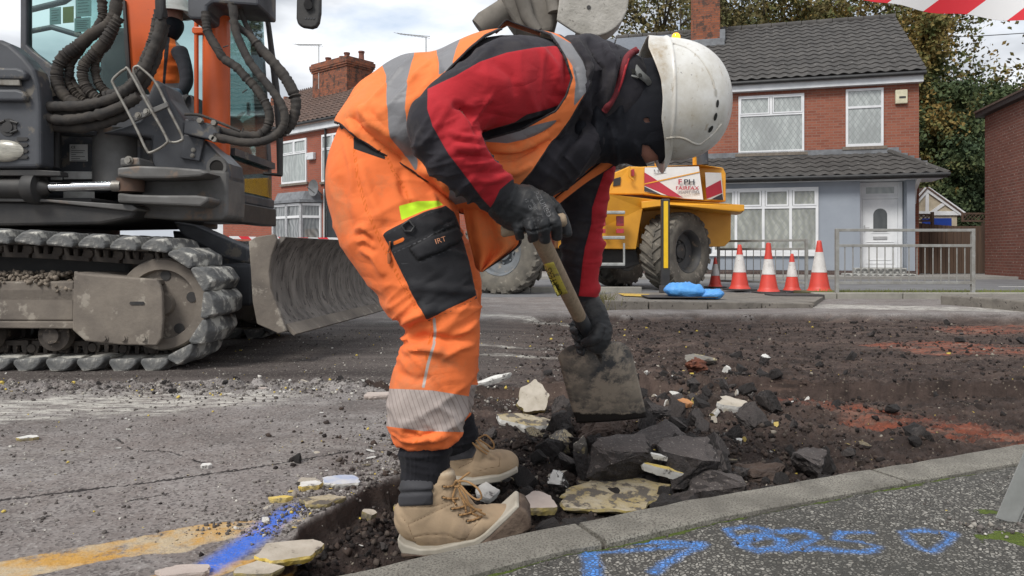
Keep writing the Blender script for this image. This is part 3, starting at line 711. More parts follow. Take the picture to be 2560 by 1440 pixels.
# ---------- terrace at the left ----------
F2 = Fr((-8.38, 28.2, .1), R(-39.3))
H2 = thing('terraced_house', 'red brick terrace with brown tiled roof seen between the digger and the bent worker', 'house', F2.o, rz=F2.rz)
e2 = F2.hit(792, 312, 0)[1]; r2 = F2.hit(900, 200, 3.4)[1]; xa, xb = -5.0, 9.6
mb = MB(); mb.bx(xa, xb, 0, 6.8, -.1, e2); mb.prism([(xb, 0, e2), (xb, 6.8, e2), (xb, 3.4, r2-.1)], (-.25, 0, 0)); mb.prism([(xa, 0, e2), (xa, 6.8, e2), (xa, 3.4, r2-.1)], (.25, 0, 0)); mb.build('wall', m_brick_l, H2)
mb = MB(); roof_sheet(mb, xa-.05, xb+.05, -.3, e2+.12, 3.4, r2, pitch_w=.28); rf2 = mb.build('roof', m_tile_b, H2, smooth=50)
mb = MB(); mb.prism([(xa, 7.1, e2), (xb, 7.1, e2), (xb, 3.42, r2-.02), (xa, 3.42, r2-.02)], (0, 0, -.1)); mb.build('rear_slope', m_tile_b, rf2)
mb = MB()
for i in range(32): 
    x = xa+i*.45
    mb.tube([(x, 3.42, r2), (x+.43, 3.42, r2)], .10, 8)
    for k in range(3): mb.prism([(x+k*.15, 3.38, r2+.08), (x+k*.15+.12, 3.38, r2+.08), (x+k*.15+.06, 3.38, r2+.20)], (0, .05, 0))
mb.build('ridge_tiles', m_tile_b, rf2)
mb = MB(); mb.bx(xa, xb, -.2, -.002, e2-.22, e2+.06); mb.build('fascia', m_fascia, H2)
mb = MB(); mb.tube([(xa, -.27, e2+.08), (xb, -.27, e2+.08)], .06, 8); mb.build('gutter', m_black, rf2)
c0 = F2.hit(806, 200, 2.7)[0]; c1 = F2.hit(892, 200, 2.7)[0]; ctop = F2.hit(850, 160, 2.9)[1]
ch = chimney_stack(rf2, c0, c1, 2.2, 3.5, r2-1.3, ctop, [(c0+.2+i*(c1-c0-.4)/3, 2.85+.25*(i % 2), .125, .42) for i in range(4)], None)
mb = MB(); mb.bx(c0-.1, c1+.1, 2.05, 2.2, r2-1.32, r2-1.02); mb.build('flashing', m_lead, rf2)
window(H2, F2, (706, 350, 768, 458), 0, m_gl_net, tops=(.5,), mid=.68)
xx = F2.hit(706, 400, 0)[0]
r4 = F2.hit(806, 338, 0); r5 = F2.hit(806, 455, 0)
window(H2, F2, None, 0, m_gl_net, tops=(.5,), mid=.68, rect=(r4[0], r4[0]+1.3, r5[1], r4[1]))
for k in (3.4,): window(H2, F2, None, 0, m_gl_net, tops=(.5,), mid=.68, rect=(r4[0]+k, r4[0]+k+1.2, r5[1], r4[1]))
window(H2, F2, None, 0, m_gl_net, tops=(.5,), mid=.68, rect=(xx-3.2, xx-1.8, r5[1], r4[1]))
# bay
b0 = F2.hit(672, 560, -.6)[0]; b1 = F2.hit(786, 560, -.3)[0]; bt = F2.hit(730, 510, -.6)[1]; bb = F2.hit(730, 606, -.6)[1]
mb = MB(); mb.prism([(b0, -.003, bb), (b0+.35, -.6, bb), (b1-.35, -.6, bb), (b1, -.003, bb)], (0, 0, -bb-.1)); bay = mb.build('bay_wall', m_brick_l, H2)
mb = MB(); segs = [((b0, -.02), (b0+.35, -.62)), ((b0+.35, -.62), ((b0+b1)/2, -.62)), (((b0+b1)/2, -.62), (b1-.35, -.62)), ((b1-.35, -.62), (b1, -.02))]; gl = MB()
for (p, q) in segs:
    for zz in (bb+.04, bb+(bt-bb)*.66, bt-.03): mb.bar((p[0], p[1], zz), (q[0], q[1], zz), .07, .09)
    for e in (p, q): mb.bar((e[0], e[1], bb), (e[0], e[1], bt), .10, .10, up=(0, 1, 0))
    gl.prism([(p[0], p[1]+.02, bb), (q[0], q[1]+.02, bb), (q[0], q[1]+.02, bt), (p[0], p[1]+.02, bt)], (0, .01, 0))
bw = mb.build('bay_window', m_upvc, H2); gl.build('pane', m_gl_blind, bw)
mb = MB(); mb.prism([(b0-.1, -.003, bt+.04), (b0+.25, -.75, bt+.04), (b1-.25, -.75, bt+.04), (b1+.1, -.003, bt+.04)], (0, 0, .1)); mb.prism([(b0+.05, -.003, bt+.14), (b0+.35, -.6, bt+.14), (b1-.35, -.6, bt+.14), (b1, -.003, bt+.14)], (0, .15, .32)); mb.build('bay_roof', m_lead, H2)
d0 = F2.hit(812, 560, -.0)[0]; d1 = d0+1.35; dt = F2.hit(812, 492, 0)[1]
mb = MB(); mb.bx(d0, d0+.16, -.06, -.002, 0, dt); mb.bx(d1-.16, d1, -.06, -.002, 0, dt); mb.bx(d0, d1, -.07, -.002, dt-.0, dt+.28); dfr = mb.build('door_frame', m_upvc, H2)
mb = MB(); mb.bx(d0+.16, d1-.16, -.03, -.004, 0, dt); mb.build('door', M('dark_door', (.03, .035, .04), rough=.5), H2)
dx, dz = F2.hit(789, 470, -.3); mb = MB()
mb.lathe((dx, -.35, dz), [(0, .05), (.12, .04), (.22, .01), (.30, -.05), (.30, -.06), (.2, -.01), (0, .03)], 'Y', 20); mb.tube([(dx, -.3, dz), (dx, -.02, dz-.25)], .025, 6); mb.tube([(dx, -.32, dz-.2), (dx+.02, -.7, dz+.02)], .015, 6)
mb.build('satellite_dish', M('dish_grey', (.16, .165, .17), rough=.5), H2, smooth=50)
ax, az = F2.hit(782, 391, 0); mb = MB(); mb.box((ax, -.08, az), (.42, .14, .26)); mb.prism([(ax-.24, -.17, az+.02), (ax-.1, -.17, az+.02), (ax-.17, -.17, az-.12)], (0, .05, 0)); mb.build('alarm_box', m_fascia, H2, bevel=.02)
mb = MB(); dp = b1+.35; mb.tube([(dp, -.08, 0), (dp, -.08, e2)], .04, 8); mb.build('downpipe', m_black, H2)
def aerial(parent, F, px_top, py_top, py_base, arm_px, yl, n=9):
    x, z = F.hit(px_top, py_top, yl); zb = F.hit(px_top, py_base, yl)[1]; xa_, za_ = F.hit(arm_px[0], arm_px[1], yl)
    mb = MB(); mb.tube([(x, yl, zb), (x, yl, z)], .022, 6); mb.tube([(x+.2*(1 if xa_ < x else -1), yl, z-.02), (xa_, yl, za_)], .016, 6)
    for i in range(n):
        t = i/(n-1); q = Vector((x, yl, z-.02)).lerp(Vector((xa_, yl, za_)), t); mb.tube([q+Vector((0, -.22, .0)), q+Vector((0, .22, .0))], .008, 4)
    mb.build('aerial', m_galv, parent)
aerial(ch, F2, 797, 112, 222, (742, 112), 2.2); aerial(rf2, F2, 1065, 92, 190, (995, 84), 3.2)

# small far house between the digger's boom and its cab
F3 = Fr((-22.5, 55, .1), R(-20))
H3 = thing('distant_house', 'small distant house with a white gable and two chimney pots behind the cab', 'house', F3.o, rz=F3.rz)
mb = MB(); mb.bx(0, 9, 0, 8, -.1, 9.1); mb.prism([(1.5, -.02, 9.1), (5.2, -.02, 9.1), (3.4, -.02, 11)], (0, 3, 0)); mb.build('wall', m_fascia, H3)
mb = MB(); roof_sheet(mb, -.3, 9.3, -.3, 9.1, 4, 11.9, pitch_w=.6, row=.7); r3 = mb.build('roof', m_tile_b, H3, smooth=50)
mb = MB(); mb.bx(2.2, 4.2, 3.6, 4.4, 11.6, 12.2); mb.lathe((2.6, 4, 12.2), [(.2, 0), (.18, .6), (.1, .6)]); mb.lathe((3.8, 4, 12.2), [(.2, 0), (.18, .6), (.1, .6)]); mb.build('chimney', m_chim, r3)
mb = MB(); mb.prism([(1.7, -.1, 9.15), (3.4, -.1, 10.75), (5.0, -.1, 9.15)], (0, .05, 0)); mb.build('gable_glazing', m_gl_net, H3)

# brick building at the right edge
F4 = Fr((12.78, 20.0, .14), R(-103))
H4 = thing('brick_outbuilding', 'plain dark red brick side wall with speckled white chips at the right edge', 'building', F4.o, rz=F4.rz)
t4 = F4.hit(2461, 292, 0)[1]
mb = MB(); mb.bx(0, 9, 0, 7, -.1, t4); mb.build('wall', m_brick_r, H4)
mb = MB(); mb.bx(-.18, 9.2, -.18, 7.2, t4, t4+.12); mb.build('roof_edge', m_black, H4)
mb = MB(); mb.prism([(-.2, -.2, t4+.121), (9.2, -.2, t4+.121), (9.2, 3.5, t4+1.2), (-.2, 3.5, t4+1.2)], (0, 0, .05)); mb.build('roof', m_tile_b, H4)

# garage with a timbered gable
F5 = Fr((12.75, 25.5, .1), R(-5))
H5 = thing('garage', 'small garage with white timbered cream gable and blue door over the fence', 'garage', F5.o, rz=F5.rz)
gx0, gzb = F5.hit(2268, 537, 0); gx1 = F5.hit(2402, 537, 0)[0]; gzt = F5.hit(2316, 476, 0)[1]; gm = F5.hit(2318, 500, 0)[0]
mb = MB(); mb.bx(gx0+.1, gx1-.1, .05, 5, -.1, gzb); mb.build('wall', M('cream_render', (.50, .43, .32), rough=.9), H5)
mb = MB(); mb.prism([(gx0, .03, gzb), (gx1, .03, gzb), (gm, .03, gzt)], (0, .1, 0)); mb.build('gable', bpy.data.materials['cream_render'], H5)
mb = MB(); w_ = .13
mb.bar((gx0-.1, 0, gzb-.02), (gm, 0, gzt+.04), .06, .17, up=(0, 1, 0)); mb.bar((gx1+.1, 0, gzb-.02), (gm, 0, gzt+.04), .06, .17, up=(0, 1, 0))
mb = MB()
def tb(a, b, wd, y=0.0):
    a = Vector((a[0], y, a[1])); b = Vector((b[0], y, b[1])); d = (b-a).normalized(); n = Vector((-d.z, 0, d.x))*wd/2
    mb.prism([a+n, b+n, b-n, a-n], (0, .05, 0))
tb((gx0-.1, gzb), (gm, gzt+.05), .18, -.02); tb((gx1+.1, gzb), (gm, gzt+.05), .18, -.024); tb((gx0, gzb+.05), (gx1, gzb+.05), .14, -.01); tb((gm, gzb), (gm, gzt), .11, -.005); tb((gm-.05, gzb), (gm-.75, gzt-.62), .11, -.006); tb((gm+.05, gzb), (gm+.6, gzt-.42), .11, -.007)
mb.build('gable_timber', m_upvc, H5)
mb = MB(); mb.bx(gx0+.5, gx1-.3, 0, .04, 0, gzb-.12); mb.build('garage_door', M('blue_paint', (.012, .05, .30), rough=.4), H5)
mb = MB(); roof_pts = [(gx0-.15, -.05, gzb), (gm, -.05, gzt+.12), (gm, 5, gzt+.12), (gx0-.15, 5, gzb)]; mb.prism(roof_pts, (0, 0, -.06)); roof_pts = [(gx1+.15, -.05, gzb), (gm, -.05, gzt+.12), (gm, 5, gzt+.12), (gx1+.15, 5, gzb)]; mb.prism(roof_pts, (0, 0, -.06)); mb.build('roof', m_tile_b, H5)
F6 = Fr((14.6, 30, .1), R(1))
H6 = thing('garden_shed', 'low shed roof showing just left of the dark brick wall', 'shed', F6.o, rz=F6.rz)
zz = F6.hit(2440, 520, 0)[1]; mb = MB(); mb.bx(.2, 6, .1, 4, -.1, zz-.1); mb.build('wall', bpy.data.materials['cream_render'], H6); mb = MB(); mb.prism([(0, -.1, zz-.1), (6, -.1, zz+1.3), (6, 4, zz+1.3), (0, 4, zz-.1)], (0, 0, .1)); mb.build('roof', m_tile, H6)

# timber fence with trellis
F7 = Fr((10.75, 20.55, .14), R(-2))
H7 = thing('timber_fence', 'brown vertical board fence with trellis top between the grey house and brick wall', 'fence', F7.o)
mb = MB(); x0 = F7.hit(2284, 600, 0)[0]; x1 = F7.hit(2490, 600, 0)[0]; zt_ = F7.hit(2400, 556, 0)[1]
H7.rotation_euler.z = 0; nb = 20
for i in range(nb):
    a = x0+(x1-x0)*i/nb; b = x0+(x1-x0)*(i+1)/nb; top = zt_-.10*abs(math.sin((a-x0)*1.1))*(a < x0+1.9)
    mb.bx(a+.004, b-.004, .0+.008*(i % 2), .025+.008*(i % 2), .02, top)
bd = MB(); bd.v = [(v[0]+F7.o.x, v[1]+F7.o.y, v[2]+F7.o.z) for v in mb.v]; bd.f = mb.f; bd.mi = mb.mi; bd.build('boards', m_wood, H7)
def trell(xa_, xb_, za_, zb_, nm):
    mb = MB(); o = F7.o
    for q in ((xa_, xb_, za_, za_+.05), (xa_, xb_, zb_-.05, zb_), (xa_, xa_+.05, za_+.05, zb_-.05), (xb_-.05, xb_, za_+.05, zb_-.05)): mb.bx(o.x+q[0], o.x+q[1], o.y, o.y+.04, o.z+q[2], o.z+q[3])
    n = int((xb_-xa_)/.11)
    for i in range(-3, n+1):
        for sgn, yy in ((1, .012), (-1, .024)):
            a = xa_+i*.11; hh = zb_-za_; p = [a, za_, a+hh, zb_]
            if sgn < 0: p = [a+hh, za_, a, zb_]
            if min(p[0], p[2]) < xa_ or max(p[0], p[2]) > xb_: continue
            mb.bar((o.x+p[0], o.y+yy, o.z+p[1]), (o.x+p[2], o.y+yy, o.z+p[3]), .010, .022, up=(0, 1, 0))
    mb.build('trellis', m_wood, H7)
tz = F7.hit(2400, 534, 0)[1]
trell(F7.hit(2290, 0, 0)[0], F7.hit(2332, 0, 0)[0], zt_+.02, tz, 0); trell(F7.hit(2408, 0, 0)[0], F7.hit(2490, 0, 0)[0], zt_+.02, tz+.03, 0)
mb = MB(); mb.bx(F7.o.x+F7.hit(2330, 0, 0)[0], F7.o.x+F7.hit(2336, 0, 0)[0], F7.o.y-.02, F7.o.y+.05, .1, F7.o.z+tz+.05); mb.bx(F7.o.x+x1-.02, F7.o.x+x1+.08, F7.o.y-.02, F7.o.y+.07, .1, F7.o.z+tz+.06); mb.build('post', m_wood, H7)

# overhead wire
mb = MB(); mb.tube([P(2300, 96, 30)+Vector((0, 0, 0)), P(2450, 90, 31), P(2700, 74, 32)], .018, 6); tag(mb.build('overhead_cable', m_black), 'thin overhead cable crossing the pale sky at the right', 'cable')

# ================= TREES =================
def leaf_mat(name, cols, trans=.2):
    s = NT(name); f = s.noise(.55, 4, .6); g = s.noise(6, 3, .7)
    col = s.ramp(f, [(.30+.40*i/(len(cols)-1), c) for i, c in enumerate(cols)])
    col = s.mix(s.ramp(g, [(.4, 0.), (.7, .6)]), col, tuple(x*.45 for x in cols[0]))
    s.b.inputs['Subsurface Weight'].default_value = 0
    return s.done(col, .75, 0, spec=.25)
m_leafA = leaf_mat('autumn_leaves_brown', [(.075, .095, .040), (.11, .115, .045), (.17, .125, .050), (.10, .125, .050)])
m_leafB = leaf_mat('autumn_leaves_orange', [(.065, .095, .035), (.12, .135, .045), (.27, .17, .05), (.14, .145, .05)])
m_leafC = leaf_mat('dark_green_leaves', [(.035, .060, .032), (.055, .085, .040), (.09, .115, .045), (.17, .14, .055)])
m_bark = M('bark', (.075, .062, .05), (.045, .038, .03), scale=8, rough=.95, bump=.6, bscale=30, bdist=.02, stretch=(1, 1, .2))
def tree(name, label, base, h, rad, n, mat, seed, crown0=.25, leaf=.14, sparse=.0, conic=False, limbs=16, wide=1.0):
    rng = np.random.default_rng(seed); t = thing(name, label, 'tree', base, 'trees behind the houses')
    bx_, by_, bz_ = base; mb = MB(); r0 = .045*h*.5
    top = Vector((bx_+rng.normal()*.3, by_, bz_+h*.92))
    mb.tube([Vector(base)+Vector((0, 0, -.2)), Vector(base)+Vector((.1, 0, h*.3)), Vector(base).lerp(top, .65)+Vector((.15, 0, 0)), top], [r0, r0*.75, r0*.4, .03], 9)
    tips = []
    for i in range(limbs):
        u = crown0+(.95-crown0)*(i+.5)/limbs; p = Vector(base).lerp(top, u); a = i*2.4+rng.random()
        prof = (1-(u-crown0)/(1-crown0))**.8 if conic else math.sqrt(max(.05, 1-((u-crown0-.38)/(.64))**2))
        ln = rad*prof*(.75+.4*rng.random()); e = p+Vector((math.cos(a)*ln*wide, math.sin(a)*ln, ln*(.15 if conic else .45)))
        m_ = p.lerp(e, .5)+Vector((0, 0, -.06*ln)); mb.tube([p, m_, e], [r0*.30*(1-u*.6), r0*.17, .015], 6, cap=False); tips += [(m_, ln*.30), (e, ln*.42), (p.lerp(e, .75), ln*.36)]
        for k in range(3):
            b2 = a+rng.normal()*.9; e2_ = m_+Vector((math.cos(b2)*ln*.5, math.sin(b2)*ln*.5, ln*(.3+.2*rng.random()))); mb.tube([m_, e2_], [.05*r0/.2, .012], 5, cap=False); tips.append((e2_, ln*.34))
    mb.build('trunk', m_bark, t, smooth=60)
    C = np.array([tuple(p) for p, _ in tips]); S_ = np.array([max(.35, s_) for _, s_ in tips])
    # clumps: each tip has sub-clumps so that the outline is broken
    k = rng.integers(0, len(C), n//14); cc = C[k]+rng.normal(size=(len(k), 3))*S_[k][:, None]*.62
    cs = .10+.16*rng.random(len(k))*h/9
    idx = np.repeat(np.arange(len(k)), 14); pos = cc[idx]+rng.normal(size=(len(idx), 3))*cs[idx][:, None]
    keep = fbm(pos, .9, 3) > -.45+sparse; pos = pos[keep]; m = len(pos)
    d1 = rng.normal(size=(m, 3)); d1 /= np.linalg.norm(d1, axis=1)[:, None]; d2 = np.cross(d1, rng.normal(size=(m, 3))); d2 /= np.linalg.norm(d2, axis=1)[:, None]
    sz = leaf*(.55+.8*rng.random(m))[:, None]
    V = np.concatenate([pos-d1*sz*.6, pos+d2*sz*.36, pos+d1*sz*.6, pos-d2*sz*.36]); F = np.stack([np.arange(m), np.arange(m)+m, np.arange(m)+2*m, np.arange(m)+3*m], 1)
    mesh_np('crown', V, F, mat, t, smooth=False)
def tb_(px, Y): return (P(px, 600, Y).x, Y, .1)
tree('beech_tree', 'thin brown leaved tree left of the brick chimney', tb_(1695, 33), 12.6, 3.3, 20000, m_leafA, 1, .35, sparse=.38, leaf=.17)
tree('beech_tree', 'brown and green tree right of the brick chimney, over the ridge', tb_(1905, 36), 14.2, 3.8, 42000, m_leafA, 2, .35, sparse=.05, leaf=.18)
tree('maple_tree', 'orange tinted tree over the right end of the grey ridge', tb_(2120, 35), 13.4, 4.0, 40000, m_leafB, 3, .3, sparse=.10, leaf=.17)
tree('maple_tree', 'orange and green tree just right of the grey roof', tb_(2272, 31), 10.4, 1.9, 46000, m_leafB, 4, .12, leaf=.15)
tree('lime_tree', 'tall dark green tree behind the garage gable', tb_(2430, 33), 6.9, 2.6, 52000, m_leafC, 5, .08, sparse=.08, leaf=.16)
tree('maple_tree', 'golden topped tree behind the dark brick wall', tb_(2520, 36), 8.3, 3.0, 34000, m_leafB, 6, .2, sparse=.16, leaf=.17)
tree('lime_tree', 'shaded green tree filling the gap by the house corner', tb_(2335, 30), 7.4, 1.9, 42000, m_leafC, 7, .05, leaf=.14)
# ================= EXCAVATOR =================
m_dk = M('dark_grey_paint', (.062, .066, .075), (.036, .038, .044), scale=3, rough=.42, r2=.7, bump=.12, bscale=90, c3=(.13, .115, .095), s3=7, t3=.60, detail=8)
m_dkb = M('black_grimy_steel', (.018, .018, .019), (.034, .031, .029), scale=8, rough=.6, bump=.3)
m_cast = M('worn_cast_steel', (.125, .122, .118), (.075, .072, .068), scale=4, rough=.5, r2=.75, bump=.25, bscale=55, c3=(.16, .115, .085), s3=5, t3=.60)
m_or = M('orange_paint', (.62, .105, .018), (.50, .085, .018), scale=3, rough=.32, r2=.5, bump=.05, c3=(.30, .07, .03), s3=18, t3=.74)
m_mud = M('dusty_track_steel', (.20, .172, .142), (.115, .098, .084), scale=4, rough=.9, bump=.45, bscale=45, bdist=.006, c3=(.28, .25, .21), s3=9, t3=.62)
m_mudd = M('dark_track_steel', (.075, .062, .052), (.040, .034, .030), scale=9, rough=.85, bump=.4, bscale=60, bdist=.006, c3=(.17, .14, .11), s3=16, t3=.60)
m_pad = M('rubber_pad_dusty', (.11, .112, .112), (.26, .25, .23), scale=7, rough=.9, bump=.9, bscale=26, bdist=.014, c3=(.46, .45, .41), s3=7, t3=.52, lo=.42, hi=.62)
m_hose = M('hose_sleeve', (.028, .026, .025), (.055, .047, .040), scale=14, rough=.85, bump=.5, bscale=60, bdist=.006)
m_hoseb = M('dusty_hose_sleeve', (.060, .050, .040), (.030, .026, .024), scale=10, rough=.9, bump=.5, bscale=50, bdist=.006)
m_chrome = M('chrome_rod', (.75, .76, .78), (.6, .6, .62), scale=5, rough=.12, metal=1)
m_bar = M('worn_bare_steel', (.27, .26, .235), (.15, .135, .115), scale=20, rough=.5, metal=.5)
m_lab = M('label_plate', (.50, .50, .48), (.36, .35, .33), scale=14, rough=.5, c3=(.14, .10, .07), s3=12, t3=.66)
m_blade = M('scraped_blade', (.20, .18, .16), (.085, .075, .068), scale=2.2, rough=.8, stretch=(5, 5, 1.1), bump=.5, bscale=55, bdist=.006, c3=(.05, .042, .038), s3=6, t3=.58, detail=9)
def tinted(name, tint, refl=.0):
    s = NT(name); g = s.n('ShaderNodeBsdfGlossy'); g.inputs['Roughness'].default_value = .02; t = s.n('ShaderNodeBsdfTransparent'); t.inputs[0].default_value = (*tint, 1)
    fr = s.n('ShaderNodeFresnel'); fr.inputs[0].default_value = 1.5; m = s.n('ShaderNodeMixShader'); s.l(s.math('ADD', s.math('MULTIPLY', fr.outputs[0], .7), refl), m.inputs[0]); s.l(t.outputs[0], m.inputs[1]); s.l(g.outputs[0], m.inputs[2]); s.l(m.outputs[0], s.out.inputs[0]); return s.m
m_glass = tinted('cab_glass', (.74, .87, .86))
EX = thing('excavator', 'orange and dark grey tracked excavator with coiled hoses and a front blade', 'excavator', (-3.2, 5.1, .04))
def hexbolt(mb, c, r, h, ax='Y'):
    mb.lathe(c, [(0, -h), (r, -h), (r, 0), (0, 0)], ax, 6); mb.lathe((c[0], c[1]+.003, c[2]), [(0, -.006), (r*1.5, -.006), (r*1.5, 0)], ax, 14)

def track(Y0, width, name):
    root = thing(name, None, None, (0, 0, 0)); root.parent = EX; root.location = -world_off(EX); 
    # belt path (X,Z) of the pads' outer face
    xf, xr, zc, Rr = -2.04, -4.55, .412, .362
    pts = []
    n = 400; zt = zc+Rr
    for i in range(40): pts.append((xr+(xf-xr)*i/40, zc-Rr))
    for i in range(33): a = -math.pi/2+math.pi*i/32; pts.append((xf+Rr*math.cos(a), zc+Rr*math.sin(a)))
    for i in range(1, 40): t = i/40; pts.append((xf+(xr-xf)*t, zt+.055*math.sin(min(1, t*2.2)*math.pi/2)-.055*(max(0, t-.7)/.3)))
    for i in range(33): a = math.pi/2+math.pi*i/32; pts.append((xr+Rr*math.cos(a), zc+Rr*math.sin(a)))
    pts.append(pts[0]); pts = np.array(pts); s = np.concatenate([[0], np.cumsum(np.hypot(*np.diff(pts, axis=0).T))])
    N = int(round(s[-1]/.176)); rng = random.Random(3)
    at = lambda u: (np.interp(u % s[-1], s, pts[:, 0]), np.interp(u % s[-1], s, pts[:, 1]))
    pad0 = None; lk0 = None
    for k in range(N):
        u = s[-1]*k/N+.05; p = Vector((*at(u), 0)); a = Vector((*at(u-.04), 0)); b = Vector((*at(u+.04), 0)); d = (b-a).normalized(); nr = Vector((d.y, -d.x, 0)); p = p+nr*rng.uniform(-.008, .004)
        ang = math.atan2(d.y, d.x)
        def build(nm, fn, mat, bev):
            mb = MB(); fn(mb); o = mb.build(nm, mat, None, bevel=bev, bseg=2); return o
        if pad0 is None:
            def f(mb):                        # pad in own axes: x along travel, z inward
                pr = [(-.076, .062), (-.080, .036), (-.050, -.020), (.036, -.017), (.080, .040), (.076, .062)]
                nn = 7; vs = []
                for j in range(nn+1):
                    y = width*j/nn; w2 = .004*math.sin(j*2.1); e = .012 if j in (0, nn) else 0
                    for (x, z) in pr: vs.append((x*(1-e*3)+w2, y, z+e*(z < .03)+.003*math.sin(j*1.7+x*50)))
                fs = [(i*6+j, i*6+(j+1) % 6, (i+1)*6+(j+1) % 6, (i+1)*6+j) for i in range(nn) for j in range(6)]+[tuple(range(6)), tuple(reversed(range(nn*6, nn*6+6)))]
                mb.add(vs, fs)
            pad0 = build('track_pad', f, m_pad, .010)
            def f(mb):
                for yy in (width*.36, width*.56):
                    mb.bx(-.066, .066, yy, yy+.03, .052, .072)
                    mb.prism([(-.07, yy, .072), (-.045, yy, .072), (-.035, yy, .118), (-.07, yy, .125)], (0, .03, 0)); mb.prism([(.07, yy, .072), (.045, yy, .072), (.035, yy, .118), (.07, yy, .125)], (0, .03, 0)); mb.prism([(-.012, yy, .072), (.012, yy, .072), (.014, yy, .12), (-.014, yy, .12)], (0, .03, 0))
                    mb.bx(-.078, .078, yy, yy+.03, .115, .145)
                mb.lathe((-.078, width*.35, .10), [(0, -.004), (.026, -.004), (.026, .14), (0, .14)], 'Y', 12)
            lk0 = build('track_link', f, m_mudd, .004)
            pad, lk = pad0, lk0
        else:
            pad = pad0.copy(); lk = lk0.copy(); COL.objects.link(pad); COL.objects.link(lk)
        rot = Matrix(((d.x, 0, -nr.x), (0, 1, 0), (d.y, 0, -nr.y))).to_4x4()
        for o in (pad, lk):
            o.parent = root; j = Matrix.Rotation(rng.uniform(-.09, .09), 4, 'Y') if o is pad else Matrix.Identity(4)
            o.matrix_local = Matrix.Translation((p.x, Y0, p.y)) @ rot @ j
    return root
tr = track(4.15, .45, 'track'); tr2 = track(5.75, .45, 'track')
def E(): return MB()
Yt = 4.17
for root, dy in ((tr, 0), (tr2, 1.6)):
    mb = E(); mb.prism([P(x, y, Yt+.03)+Vector((0, dy, 0)) for x, y in [(-620, 705), (184, 703), (184, 802), (-620, 800)]], (0, .30, 0)); mb.build('frame_plate', m_mud, root, bevel=.01)
    mb = E(); mb.prism([P(x, y, Yt+.0)+Vector((0, dy, 0)) for x, y in [(-620, 802), (186, 804), (186, 822), (-620, 816)]], (0, .34, 0)); mb.build('frame_rail', m_mud, root, bevel=.006)
    out = [(184, 677), (196, 683), (240, 688), (391, 698), (401, 715), (405, 733), (407, 800), (403, 846), (391, 864), (300, 862), (212, 853), (180, 825)]
    mb = E(); mb.prism([P(x, y, Yt-.035)+Vector((0, dy, 0)) for x, y in out], (0, .03, 0)); fg = mb.build('frame_guard', m_mud, root, bevel=.008)
    if not dy:
        mb = E(); mb.prism([P(x, y, Yt-.005) for x, y in [(188, 680), (391, 700), (394, 712), (188, 700)]], (0, .33, 0)); mb.build('guard_top', m_mud, fg, bevel=.006)
        for bxp in (262, 310, 360): mb = E(); hexbolt(mb, P(bxp, 846, Yt-.036), .014, .014); mb.build('bolt', m_mud, fg)
        mb = E(); mb.prism([P(x, y, Yt-.040) for x, y in [(326, 754), (358, 754), (361, 758), (358, 762), (326, 762), (323, 758)]], (0, .006, 0)); mb.build('slot', m_dkb, fg)
    # front idler disc with holes, rollers
    c = Vector((-2.0, Yt+.05+dy, .412)); mb = E()
    mb.lathe(c, [(0, .0), (.06, 0), (.07, .03), (.19, .035), (.20, .0), (.255, 0), (.265, .02), (.265, .22), (0, .22)], 'Y', 36); idl = mb.build('idler_wheel', m_mud, root, smooth=35)
    for q in range(5):
        a = .25+q*2*math.pi/5; mb = E(); mb.lathe(c+Vector((.165*math.cos(a)*1, -.002+.034, .165*math.sin(a))), [(0, -.003), (.030, -.003), (.030, .0)], 'Y', 14); mb.build('hole', m_dkb, idl)
    for xx in (-2.62, -3.02, -3.42, -3.82):
        mb = E(); mb.lathe((xx, Yt+.03+dy, .235), [(0, 0), (.045, 0), (.05, .02), (.09, .03), (.095, .08), (.075, .09), (.075, .24), (.095, .25), (.095, .30), (0, .30)], 'Y', 22); mb.build('roller', m_mudd, root, smooth=35)
# crushed stone and dried mud lying on the near track frame
rng = np.random.default_rng(5)
def stones_mesh(pos, size, mat, name, parent=None, flat=.7, seed=0, color_attr=None):
    r = np.random.default_rng(seed); n = len(pos)
    base = np.array([(1, 0, 0), (-1, 0, 0), (0, 1, 0), (0, -1, 0), (0, 0, 1), (0, 0, -1), (.6, .6, .5), (-.6, -.5, .6), (.5, -.6, -.6), (-.6, .6, -.5)])
    Fb = None
    bm = bmesh.new(); vs = [bm.verts.new(v) for v in base]; bmesh.ops.convex_hull(bm, input=vs); bmesh.ops.triangulate(bm, faces=bm.faces); bm.verts.index_update()
    Fb = np.array([[v.index for v in f.verts] for f in bm.faces]); bm.free()
    k = len(base); J = 1+.45*(r.random((n, k, 3))-.5)*1.3
    V = base[None]*J; V[:, :, 2] *= flat
    ax = r.normal(size=(n, 3)); ax /= np.linalg.norm(ax, axis=1)[:, None]; an = r.random(n)*6.28
    K = np.zeros((n, 3, 3)); K[:, 0, 1] = -ax[:, 2]; K[:, 0, 2] = ax[:, 1]; K[:, 1, 0] = ax[:, 2]; K[:, 1, 2] = -ax[:, 0]; K[:, 2, 0] = -ax[:, 1]; K[:, 2, 1] = ax[:, 0]
    Rm = np.eye(3)+np.sin(an)[:, None, None]*K+(1-np.cos(an))[:, None, None]*(K@K)
    V = np.einsum('nij,nkj->nki', Rm, V)*np.asarray(size)[:, None, None]+pos[:, None, :]
    F = (Fb[None]+(np.arange(n)*k)[:, None, None]).reshape(-1, 3)
    at = {}
    if color_attr is not None: at['tone'] = np.repeat(color_attr, k)
    return mesh_np(name, V.reshape(-1, 3), F, mat, parent, smooth=False, attrs=at)
